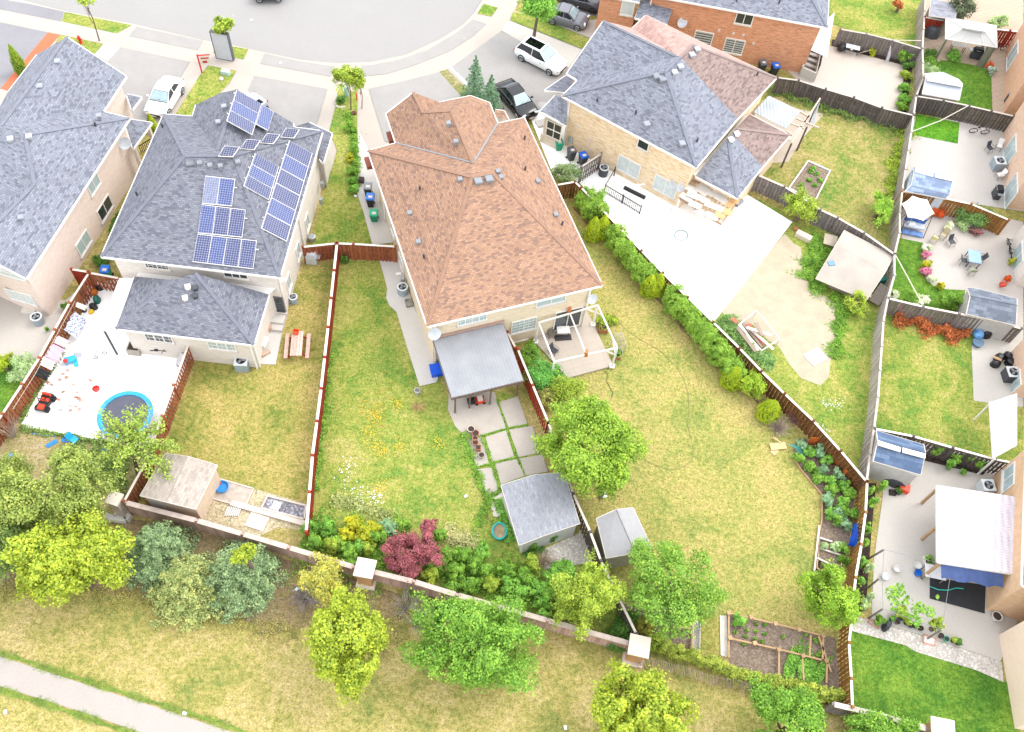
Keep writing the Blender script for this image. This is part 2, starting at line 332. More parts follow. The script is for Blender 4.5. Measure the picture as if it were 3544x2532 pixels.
for nm, pts, m in [
    ('driveway_apron', P2(A, -300, -60, 240, 30, 555, 100, 528, 185, 0, 80, -300, 15), ASPH2), ('verge_grass', P2(A, 560, 103, 1140, 217, 1010, 288, 535, 184), LAWN_MIX),
    ('driveway_apron', P2(A, 1180, 230, 1760, 352, 1710, 434, 1115, 311), ASPH), ('verge_grass', P2(A, 1875, 380, 2150, 425, 2105, 514, 1845, 458), LAWN_GRN),
    ('driveway_apron', P2(B, 290, 462, 600, 530, 885, 574, 860, 662, 250, 549), ASPH), ('driveway_apron', P2(B, 1125, 574, 1400, 532, 1700, 432, 1950, 282, 2090, 167, 2208, 207, 2098, 308, 1900, 438, 1600, 558, 1350, 638, 1150, 661), ASPH),
    ('verge_grass', P2(C, 182, 32, 308, 66, 252, 142, 130, 118), LAWN_GRN), ('driveway', P2(A, -500, 90, 0, 192, 425, 282, 60, 760, -300, 800), ASPH2),
    ('brick_strip', P2(A, 415, 280, 520, 300, 90, 790, 5, 765), paving('b8674a', .12)), ('front_lawn', P2(A, 522, 300, 890, 380, 820, 465, 480, 370), LAWN_MIX),
    ('garden_walk', P2(A, 900, 385, 1040, 407, 950, 540, 820, 470), paving('d8d0c4', .05)), ('driveway', P2(A, 1040, 411, 1640, 536, 1240, 1200, 500, 1000), ASPH),
    ('front_lawn', P2(A, 1800, 567, 2045, 612, 1985, 720, 1700, 1010, 1520, 985, 1730, 652), LAWN_GRN), ('driveway', P2(B, 200, 659, 830, 771, 740, 1070, 700, 1200, 100, 1100, 130, 812), ASPH),
    ('side_lawn', P2(B, 925, 779, 1095, 792, 1090, 1000, 1095, 1624) + P2(F, 1090, 180, 1145, 330, 1220, 620, 690, 640, 745, 400, 860, 0) + P2(B, 915, 1300, 850, 1130, 900, 930), LAWN_MIX),
    ('driveway', P2(B, 1190, 768, 1500, 702, 1800, 624, 2030, 835, 1900, 1100, 1400, 1240, 1330, 1220), ASPH), ('planting_strip', P2(B, 1800, 622, 1868, 600, 2050, 780, 2040, 850, 1985, 830), lawn('9a8f72', '86824f', '5f7a33', .5)),
    ('garden_walk', P2(B, 1870, 577, 1925, 577, 2065, 655, 2040, 745), WHITEC), ('driveway', P2(C, 337, 272, 520, 362, 1000, 650, 850, 1000, 600, 950, 300, 880, 150, 800, -60, 620, -95, 582), ASPH),
    ('front_walk', P2(C, 410, 180, 1030, 432, 920, 590, 337, 266), paving('d2ccc4', .05)), ('verge_grass', P2(C, 440, 102, 700, 152, 800, 212, 1115, 342, 1040, 425, 412, 176), LAWN_MIX),
    ('driveway', P2(C, 800, 212, 1240, 160, 1300, 300, 1115, 335), paving('c9c2ba', .06)), ('driveway', P2(C, 870, -60, 1400, -60, 1300, 180, 1220, 158, 850, 60), ASPH2)]:
    _zi = globals().get('_zi', .014) + .002; sheet(nm, pts, _zi, m)
sheet('garden_path', P2(F, 1092, -400, 1240, -100, 1420, 600, 1222, 620, 1143, 330, 1092, 180), .064, PALE)
# back gardens
LAYERS = [
    ('patio', P2(E, 760, 950, 1200, 900, 1300, 1500) + P2(J, 1660, 60, 1310, 880, 175, 690, 560, 0) + P2(E, 700, 1250), WHITEC, .05),
    ('neighbour_patio', P2(E, -200, 900, 60, 1000, 560, 1100, 690, 1000, 560, 1200, 330, 1624, 0, 1600, -200, 1500), paving('cdc5bc', .06), .03),
    ('lawn', P2(J, -300, 100, 330, 100, 190, 330, 0, 620, -300, 1000), LAWN_DEEP, .012),
    ('bare_ground', P2(J, -300, 800, 130, 695, 1310, 885, 1070, 1300, 900, 1500, -300, 1400), lawn('a8967a', '9b8c60', '6c7c3c', .5, .5), .008),
    ('lawn', P2(F, 660, 700, 895, 770) + P2(K, 830, 60, 800, 370, 765, 640, 720, 930, 690, 1250, 665, 1390, 300, 1270, 0, 1165) + P2(J, 1890, 1140, 1600, 960, 1430, 900, 1715, 120, 2040, 100) + P2(K, 200, 200, 300, -200) + P2(F, 560, 1000), LAWN_YEL, .012),
    ('concrete_walk', P2(F, 470, 1250, 330, 1190, 250, 1500) + P2(K, 230, 150, 385, 155), PALE, .05),
    ('lawn', P2(F, 905, 760, 1440, 750, 1700, 1624) + P2(K, 1800, 310, 2030, 740, 2249, 1300) + P2(L, 450, 1640) + P2(O, 1790, 210, 2300, 110) + P2(Q, 400, 300, 690, 900, 610, 960, 0, 780) + P2(O, 1500, 640, 600, 400, 70, 230) + P2(K, 700, 1250, 830, 0), LAWN_MIX, .012),
    ('side_path', P2(F, 1283, 752, 1440, 750, 1600, 1200, 1780, 1624) + P2(K, 1790, 280, 1770, 310, 1630, 343, 1520, 0) + P2(F, 1430, 1200, 1370, 1145, 1340, 1080, 1350, 1000, 1325, 900), PALE, .05),
    ('lawn', P2(H, 800, 150, 1000, 150, 1560, 880, 2300, 1624) + P2(M, 380, 330, 900, 760, 900, 1000, 1110, 1290, 1085, 1600) + P2(Q, 2040, 380, 2150, 430, 2200, 900, 1360, 715, 1310, 1060, 1160, 1000, 1100, 700, 640, 870, 560, 640) + P2(L, 1110, 1600, 740, 640, 530, 300) + P2(H, 400, 1400, 1000, 1000), LAWN_DRY, .012),
    ('garden_soil', P2(Q, 560, 640, 1106, 690, 1100, 1000, 700, 1010, 640, 880), SOIL, .016),
    ('garden_soil', P2(Q, 1366, 700, 2200, 905, 2250, 1400, 1640, 1300, 1380, 1080), SOIL, .016),
    ('grass_path', P2(Q, 1165, 720, 1310, 720, 1300, 1100, 1160, 1080), LAWN_YEL, .021),
    ('patio', P2(C, 560, 945, 705, 985, 1100, 1200) + P2(H, 1600, 50) + P2(I, 300, -60, 440, 170, 855, 420, 180, 1280) + P2(H, 1720, 840, 1010, 80) + P2(C, 780, 1500), paving('fbfaf9', .02), .04),
    ('lawn', P2(I, 440, 160, 800, 340, 1300, 560, 1760, 700) + P2(M, 1560, 60, 1450, 1060, 1480, 1150, 1000, 620, 330, -20) + P2(I, 180, 1280, 855, 425), LAWN_GRN, .012),
    ('bare_ground', P2(I, 790, 520, 860, 600, 930, 640, 950, 900, 1100, 1040, 1260, 1140, 1215, 1290, 1250, 1500) + P2(M, 1185, 110, 1170, 260, 1100, 335, 930, 270, 830, 150, 740, 0) + P2(I, 640, 1440, 500, 1300, 330, 1320, 250, 1200, 420, 960, 620, 720), SAND, .018),
    ('lawn', P2(D, 560, 780, 1900, 1030) + P2(I, 1770, 640, 1700, 690, 440, 20) + P2(D, 560, 1450), lawn('aa9a66', '8d8a48', '567a2a', .52, .3), .012),
    ('concrete_walk', P2(D, 480, 960, 700, 850, 890, 940, 1130, 985, 940, 1200, 820, 1400, 640, 1415), paving('c2b5a4', .06), .03),
    ('patio', P2(D, 1060, 380, 1180, 395, 1830, 570, 1775, 975, 900, 700, 800, 600), paving('cfc4b8', .04), .04),
    ('flower_bed', P2(D, 1200, 340, 1900, 500, 1895, 560, 1838, 985, 1778, 975, 1828, 572, 1190, 395), DARKSOIL, .02),
    ('lawn', P2(D, 1100, -100, 2020, -100, 1985, 430, 1340, 250, 1180, 200), LAWN_GRN, .012),
    ('paver_patio', P2(S, 520, -100, 1350, -100, 1350, 1000, 1080, 990, 430, 840), paving('b9a48f', .1, .5), .02),
    ('lawn', P2(S, 590, 570, 640, 520, 760, 530, 1000, 578, 1075, 640, 1085, 960, 760, 890, 600, 700), LAWN_DEEP, .03),
    ('patio', P2(S, 425, 995, 1350, 1120) + P2(T, 1350, 330, 1100, 290, 700, 230, 305, 140) + P2(S, 375, 1150), paving('cfc9c2', .04), .024),
    ('lawn', P2(S, 430, 985, 800, 1062, 785, 1243, 388, 1165), lawn('6f9c24', '5a9418', '3f7a10', .45), .034),
    ('patio', P2(T, 300, 180, 700, 260, 1350, 420, 1350, 1340, 820, 1200, 560, 1130, 400, 900, 300, 560), paving('c4bcb4', .05), .024),
    ('lawn', P2(T, 285, 560, 482, 600, 490, 860, 520, 930, 580, 975, 680, 1000, 850, 1010, 820, 1210, 190, 1085, 245, 760), LAWN_DEEP, .034),
    ('lawn', P2(T, 185, 1090, 1279, 1340) + P2(U, 1350, 600, 1350, 1000, 1080, 965, 70, 715, 140, 100), LAWN_MIX, .012),
    ('patio', P2(T, 930, 1400, 1350, 1350) + P2(U, 1350, 520, 1150, 500, 1060, 485, 922, 465, 905, 0), paving('cdc8c0', .05), .024),
    ('patio', P2(U, 60, 740, 1350, 1040) + P2(R, 1850, 700, 1690, 1085, 1540, 1030, 700, 760, 720, 300, 790, -200), paving('d0cac2', .04), .024),
    ('vegetable_bed', P2(U, 500, 905, 1100, 1010, 1000, 1110, 500, 985), DARKSOIL, .03),
    ('vegetable_bed', P2(U, 5, 1180, 80, 1180) + P2(R, 700, 90, 655, 700, 560, 700, 640, 180), DARKSOIL, .034),
    ('gravel_strip', P2(R, 560, 745, 690, 760, 1560, 1040, 1700, 1090, 1715, 1245, 1500, 1150, 1040, 1010, 960, 960, 545, 850), GRAVELM, .034),
    ('lawn', P2(R, 540, 850, 960, 962, 1130, 1035, 1500, 1150, 1740, 1240, 1850, 1700, 1000, 1600, 545, 1430), LAWN_DEEP, .028),
    ('vegetable_bed', P2(M, 900, 790, 990, 800, 1390, 1200, 1385, 1560) + P2(R, 560, 10, 470, 400, 340, 440, 262, 390, 305, 130) + P2(M, 1105, 1290, 905, 1030, 860, 900), SOIL, .02),
    ('vegetable_bed', P2(R, 275, 300, 460, 380, 440, 440, 340, 435, 265, 385), DARKSOIL, .026),
    ('gravel_yard', P2(O, 1940, 230, 2230, 100) + P2(Q, 240, 80, 390, 320, 60, 360) + P2(O, 1960, 380), GRAVELM, .02),
    ('mulch_bed', P2(N, -300, 0, 1000, -10, 1500, 60, 2200, 300) + P2(O, 600, 480, 1000, 620, 800, 900, 620, 1000, 200, 800) + P2(N, 2050, 900, 1700, 740, 1250, 620, 700, 560, 0, 520, -300, 520), MULCH, .008),
    ('park_path', P2(N, -400, 910, 0, 1045, 720, 1280, 1310, 1470, 1850, 1650, 2400, 1850, 1900, 1950, 1060, 1624, 640, 1475, 0, 1275, -400, 1150), paving('a39c96', .05, 0, .6), .02),
    ('terrace', P2(J, 1880, 1140) + P2(K, 0, 1165, 190, 1225, 340, 1265, 655, 1360, 640, 1590, 400, 1560) + P2(J, 2249, 1640, 1700, 1490, 1330, 1400, 1250, 1300), lawn('b9ab92', 'ac9d80', '8b8a5a', .62, .6), .02),
]
for nm, pts, m, z in LAYERS: sheet(nm, pts, z, m, ang=.55 if 'paver' in nm else 0)
# worn slabs with weedy joints behind the canopy
SL = [(-110, 300, 280, 395, 378, 705, 150, 768, 35, 788, -60, 690, -125, 540), (315, 480, 480, 430, 562, 665, 402, 706), (200, 782, 376, 724, 448, 950, 262, 1000), (402, 718, 608, 684, 668, 918, 488, 955),
      (282, 1012, 468, 972, 545, 1115, 335, 1190), (492, 970, 690, 932, 740, 1080, 548, 1114), (38, 802, 182, 782, 228, 1008, 122, 1046), (132, 1060, 258, 1046, 320, 1235, 212, 1288)]
sheet('weedy_joints', P2(L, -110, 300, 480, 425, 570, 670, 740, 1080, 330, 1200, 320, 1260, 200, 1295, 115, 1050, 20, 790, -60, 690, -125, 540), .022, LAWN_GRN)
for p in SL: slab('paving_slab', P2(L, *p), .05, paving('b9b0a6', .08, 0, .9), z0=.0)
# ------------------------------------------------------------ houses
def up(face):
    n = Vector((0, 0, 0))
    for p, q in zip(face, face[1:] + face[:1]): n += Vector(p).cross(Vector(q))
    return face if n.z >= 0 else face[::-1]
def ccw(pts):
    a = sum(p[0] * q[1] - q[0] * p[1] for p, q in zip(pts, pts[1:] + pts[:1])); return list(pts) if a > 0 else list(pts)[::-1]
def inset(pts, d):
    pts = ccw(pts); out = []
    for i, p in enumerate(pts):
        a = pts[i - 1]; b = pts[(i + 1) % len(pts)]; p2 = Vector((p[0], p[1])); u = (p2 - Vector((a[0], a[1]))).normalized(); v = (Vector((b[0], b[1])) - p2).normalized()
        n1 = Vector((-u.y, u.x)); n2 = Vector((-v.y, v.x)); k = 1 + n1.dot(n2); m = (n1 + n2) / max(k, .35); out.append(Vector((p2.x + m.x * d, p2.y + m.y * d)))
    return out
def ray_face(face, q):                 # photograph ray through q on the plane of a roof face
    p0, p1, p2 = [Vector(p) for p in face[:3]]; n = (p1 - p0).cross(p2 - p0).normalized(); n = n if n.z > 0 else -n
    d = Vector(RM @ np.array([q[0] - CX, q[1] - CY, FPX])); o = Vector((0, 0, CH)); t = (p0 - o).dot(n) / d.dot(n); return o + d * t, n
def eave_plane(a, b, slope, inner):    # plane rising from eave a-b towards the side of point inner
    d = Vector((b.x - a.x, b.y - a.y, 0)).normalized(); n = Vector((-d.y, d.x, 0))
    if n.dot(Vector(inner) - a) < 0: n = -n
    return [a, b, a + n + Vector((0, 0, slope))]
def roof(parent, mat, faces, eaves, ridges, capmat, z_e, name='roof', gut=True):
    mb = MB()
    for f in faces: mb.poly(up([Vector(p) for p in f]))
    r = obj(name, mb, mat, parent)
    rb = MB()
    for a, b in ridges: rb.beam(Vector(a), Vector(b), .24, .045)
    if ridges: obj('ridge_cap', rb, capmat, r)
    if gut:
        for a, b in eaves: obj('gutter', MB().beam(Vector(a) - Vector((0, 0, .09)), Vector(b) - Vector((0, 0, .09)), .14, .15), WHITE, parent)
    return r
def body(parent, mat, outline, z_e, d=.45, z0=0.0, name='wall'):
    ft = inset(outline, d); o = obj(name, MB().prism([(p.x, p.y) for p in ft], z0, z_e - .14), mat, parent)
    obj('soffit', MB().prism([(p[0], p[1]) for p in inset(outline, .06)], z_e - .139, z_e - .08), WHITE, parent); return ft
def vent(face, q, parent, s=.32, mat=None, kind='roof_vent'):
    p, n = ray_face(face, q); z = n.orthogonal(); mb = MB()
    if kind == 'vent_pipe': mb.tube([p - n * .05, p + Vector((0, 0, .38))], .07, 8)
    else:
        mb.box((p.x, p.y, p.z - .12), (s * .8, s * .8, .28), .4); mb.box((p.x, p.y, p.z + .16), (s * 1.1, s * 1.1, .07), .4, .15)
    obj(kind, mb, mat or GREY, parent)
class Wall:
    def __init__(s, a, b):
        s.a = Vector((a[0], a[1], 0)); s.b = Vector((b[0], b[1], 0)); s.u = (s.b - s.a).normalized(); s.n = Vector((s.u.y, -s.u.x, 0))
        if s.n.dot(Vector((0, 0, 0)) - s.a) < 0: s.n = -s.n       # towards the camera's side
    def pt(s, u, z, d=0.0): p = s.a + s.u * u + s.n * d; p.z = z; return p
    def at(s, q): return on_wall(s.a, s.b, q)
    def slab(s, mb, u0, u1, z0, z1, d0, d1):
        P = s.pt; return mb.hexa([P(u0, z0, d0), P(u1, z0, d0), P(u1, z0, d1), P(u0, z0, d1), P(u0, z1, d0), P(u1, z1, d0), P(u1, z1, d1), P(u0, z1, d1)])
def window(parent, wl, q=None, w=1.2, h=1.0, mull=1, rows=0, pane=None, name='window', sill=True, uz=None, blind=None, frame=None):
    u, z = uz if uz else wl.at(q); u0, u1, z0, z1 = u - w / 2, u + w / 2, z - h / 2, z + h / 2; t = .075; mb = MB(); fm = frame or WHITE
    for a in ((u0 - t, u1 + t, z0 - t, z0, 0, .07), (u0 - t, u1 + t, z1, z1 + t, 0, .07), (u0 - t, u0, z0, z1, 0, .07), (u1, u1 + t, z0, z1, 0, .07)): wl.slab(mb, *a)
    for k in range(mull): um = u0 + w * (k + 1) / (mull + 1); wl.slab(mb, um - .03, um + .03, z0, z1, 0, .05)
    for k in range(rows): zm = z0 + h * (k + 1) / (rows + 1); wl.slab(mb, u0, u1, zm - .015, zm + .015, .001, .045)
    if rows:
        for k in range(max(2, int(w / .3))): um = u0 + w * (k + .5) / max(2, int(w / .3)); wl.slab(mb, um - .012, um + .012, z0, z1, .002, .044)
    f = obj(name, mb, fm, parent); obj('pane', wl.slab(MB(), u0, u1, z0, z1, .004, .022), pane or GLASS, f)
    if sill: obj('sill', wl.slab(MB(), u0 - .14, u1 + .14, z0 - t - .09, z0 - t - .003, 0, .13), OFFW, f)
    if blind:
        bb = MB(); n = int(h / .22)
        for k in range(n): wl.slab(bb, u0, u1, z1 - h * (k + .62) / n, z1 - h * k / n - .01, .024, .034)
        obj('blind', bb, blind, f)
    return f
def pipe(parent, wl, u, z0, z1): obj('downspout', wl.slab(MB(), u - .05, u + .05, z0, z1, .02, .12), WHITE, parent)
def dish(parent, p, r=.4):
    mb = MB().tube([p, p + Vector((0, 0, .45))], .03, 6); mb2 = MB(); c = Vector(p) + Vector((0, 0, .6)); n = Vector((.1, -.75, .6)).normalized(); x = n.orthogonal().normalized(); y = n.cross(x); k = 16
    for i, (rr, dd) in enumerate(((.02, -.1), (r * .6, -.05), (r, .03), (r * 1.02, .03), (r * .6, -.08), (.02, -.13))):
        for j in range(k): mb2.v.append(tuple(c + (x * cos(2 * pi * j / k) * 1.1 + y * sin(2 * pi * j / k)) * rr + n * dd))
    for i in range(5):
        for j in range(k): mb2.f.append((i * k + j, i * k + (j + 1) % k, (i + 1) * k + (j + 1) % k, (i + 1) * k + j))
    mb2.tube([c - y * r * .8, c + n * .35], .02, 5); o = obj('satellite_dish', mb2, plain('b9bec4', .4), parent, smooth=False); obj('dish_mount', mb, GREY, o)
PANELM = None
def solar_mat(c1, c2):
    t = NT('solar_cells'); u = t.uv(); b = t.N('TexBrick'); t.L(u, b.inputs['Vector']); b.offset = 0; b.inputs['Scale'].default_value = 1; b.inputs['Brick Width'].default_value = .158; b.inputs['Row Height'].default_value = .158
    b.inputs['Mortar Size'].default_value = .011; b.inputs['Mortar Smooth'].default_value = .1; b.inputs['Color1'].default_value = lin(c1); b.inputs['Color2'].default_value = lin(c2); b.inputs['Mortar'].default_value = lin('8a90a6')
    return t.done(b.outputs['Color'], .3, 0, .35)
PV = [solar_mat('2a2f52', '34395e'), solar_mat('2a3768', '354474'), solar_mat('5c6278', '6c7186'), solar_mat('2a2c44', '34364c')]
def panels(parent, face, corners, rows, cols, mats, lift=.14):
    """corners in the photograph: top left, top right, bottom right, bottom left of an array lying on a roof face"""
    c = []
    for q in corners: p, n = ray_face([Vector(f) + Vector((0, 0, lift)) for f in face], q); c.append(p)
    bl = lambda u, v: (c[0] * (1 - u) + c[1] * u) * (1 - v) + (c[3] * (1 - u) + c[2] * u) * v
    for r in range(rows):
        for k in range(cols):
            q = [bl((k + .01) / cols, (r + .01) / rows), bl((k + .99) / cols, (r + .01) / rows), bl((k + .99) / cols, (r + .99) / rows), bl((k + .01) / cols, (r + .99) / rows)]
            if (q[1] - q[0]).cross(q[3] - q[0]).z < 0: q = [q[1], q[0], q[3], q[2]]
            m = sum(q, Vector()) / 4; g = [p + (p - m).normalized() * -.045 + n * .02 for p in q]
            fr = obj('solar_panel', MB().hexa([p - n * .05 for p in q] + [p + n * .003 for p in q]), WHITE, parent); me = MB().poly(g)
            obj('cell_sheet', me, mats[(r * cols + k) % len(mats)], fr)
            if k in (0, cols - 1): obj('rail_end', MB().beam(bl((k + .5) / cols, (r + .3) / rows) - n * .08, bl(-.05 / cols if k == 0 else 1 + .16 / cols, (r + .3) / rows) - n * .08, .05, .05), WHITE, fr)
def V3(p, z): return Vector((p[0], p[1], z))

SH_OR = shingle('987963', '90715c', '7d6458'); SH_GR = shingle('73757d', '696b73', '5c5e68'); SH_GR2 = shingle('7f838c', '767983', '676a74'); SH_BR = shingle('8b7973', '7f6e69', '6f605d', .3, .14)
SH_BR_LIT = shingle('b3958c', 'a88b83', '987c75', .35, .14); CAP_GR = plain('676973', .9); CAP_OR = plain('876a58', .9); CAP_BR = plain('84736f', .9)
BR_CREAM = brick('d8cab2', 'cfbfa4', 'c2af94', 'd0c3ac'); BR_TAN = brick('dac8ac', 'd0b896', 'b8946a', 'd6c8b0'); BR_RED = brick('c48e6e', 'b87f60', '96694f', 'c0a08a', .26, .09); BR_PINK = brick('d3c3b9', 'cebdb2', 'c6b4a8', 'd1c2b8', .25, .08)
BR_WHITE = brick('cdc6be', 'c9c1b8', 'c1b9b0', 'cbc4bb', .3, .09); PEACH = brick('ccb09a', 'c6aa94', 'bc9f8a', 'c9b09c', .3, .09); BR_BUFF = brick('d3c5ae', 'cdbea6', 'bfae94', 'cbbea8', .3, .1)

# ---- the house with the terracotta shingle roof
ZE = 5.2
def house_orange():
    h = thing('detached_house', 'pale brick house under a broad terracotta shingle hip roof', 'house', W((1700, 800), 0))
    FL, RL, RR, FR = [W(q, ZE) for q in ((1274, 520), (1480, 1128), (2084, 986), (1814, 406))]
    zr = ZE + 3.2; R1, R2 = W((1634, 612), zr), W((1703, 597), zr)
    v1, v2, v3, v4, v5, v6 = W(B(1340, 978), ZE), W(B(1575, 795), ZE + 1.9), W(B(1660, 970), ZE + 1.9), W(B(1905, 955), ZE + 2.9), W(B(2095, 1410), ZE + 2.9), W(B(1425, 1235), ZE)
    v7, v8, v9, v10 = W(B(1800, 882), ZE), W(B(2070, 825), ZE), W(C(235, 885), ZE), W(C(305, 1065), ZE)
    left, rear, right, front = [FL, RL, R1], [RL, RR, R2, R1], [RR, FR, R2], [FL, R1, R2, FR, v10, v5, v6]
    wing_l, wing_f, gable_r, wing_r = [v1, v2, v3, v4, v5, v6], [v7, v8, v4, v3], [v2, v7, v3], [v8, v9, v10, v5, v4]
    r = roof(h, SH_OR, [left, rear, right, [FL, R1, R2, FR, v10, v5], [FL, v5, v6], wing_l, wing_f, gable_r, [v8, v9, v4], [v9, v10, v5, v4]],
             [(FL, RL), (RL, RR), (RR, FR), (FR, v10), (v10, v9), (v9, v8), (v8, v7), (v1, v6), (v6, FL), (v1, v2)],
             [(RL, R1), (RR, R2), (R1, R2), (FL, R1), (v3, v4), (v4, v5), (v2, v3)], CAP_OR, ZE)
    obj('valley_flashing', MB().beam(v6 + Vector((0, 0, .03)), v5 + Vector((0, 0, .04)), .12, .03).beam(v10 + Vector((0, 0, .03)), v5 + Vector((0, 0, .04)), .12, .03), GREY, r)
    ft = body(h, BR_BUFF, [FL, RL, RR, FR, v10, v9, v8, V3(v7, 0), v1, v6], ZE)
    for q in (F(1545, 350), F(1620, 600)): vent(left, q, r)
    for q in (F(1630, 140), F(1665, 730)): vent(left, q, r, kind='vent_pipe', mat=DGREY)
    for q in (B(1880, 1075), B(1945, 1232), B(1980, 1560)): vent(wing_l if q[1] < 560 else left, q, r)
    for q in (C(60, 1205), C(310, 1490), C(335, 1540), C(655, 1575), H(808, 365), C(5, 1045)): vent(right if q[0] > 1650 else wing_r, q, r)
    for q in (C(540, 1205), C(545, 1470), H(865, 445)): vent(right, q, r, kind='vent_pipe', mat=DGREY)
    for q in (H(138, 75), H(232, 55)): vent(rear, q, r, .5, plain('7a7f86', .5), 'exhaust_hood')
    # small porch roof low beside the front door
    pz = 3.3; a, b, c, d = [W(q, pz) for q in (C(270, 1000), C(285, 945), C(362, 955), C(402, 1035))]; roof(h, SH_OR, [[a, b, c, d]], [(b, c), (c, d)], [], CAP_OR, pz, 'porch_roof')
    obj('porch_post', MB().box((c.x - .2, c.y - .2, 0), (.3, .3, pz - .1)), WHITE, h)
    lw = Wall(ft_pt(ft, FL), ft_pt(ft, RL)); rw = Wall(ft_pt(ft, RL), ft_pt(ft, RR))
    window(h, rw, H(85, 1255), 1.9, .75, 3, 1, GLASS_PALE); window(h, rw, H(768, 1095), 2.0, .7, 1, 0, GLASS_PALE)
    window(h, rw, H(530, 1310), 1.7, 1.25, 1, 3, GLASS_PALE); window(h, rw, H(505, 1465), .9, .55, 0, 0)
    wd = window(h, rw, H(910, 1255), 1.9, 2.1, 1, 0, GLASS, 'patio_door', False)
    for q in (F(1400, 480), F(1470, 760)): window(h, lw, q, 1.0, .9, 1, 0, GLASS_PALE)
    pipe(h, rw, .12, 0, ZE - .2); pipe(h, rw, (Vector(ft_pt(ft, RR)) - Vector(ft_pt(ft, RL))).length - .15, 0, ZE - .2); pipe(h, lw, 2.0, 0, ZE - .2); pipe(h, lw, 7.5, 0, ZE - .2)
    dish(h, W(F(1760, 1430), 3.4)); dish(h, W(H(1115, 1130), 3.0), .33)
    for q in (B(1385, 1200), B(1195, 1420)): o = obj('window_awning', MB().box(tuple(W(q, 4.0)), (.5, 1.0, .3), .4), plain('7a3d2b', .6), h)
    return h, ft, rw, lw
def ft_pt(ft, p): return min(ft, key=lambda q: (q.x - p.x) ** 2 + (q.y - p.y) ** 2)
orange, FTO, ORW, OLW = house_orange()

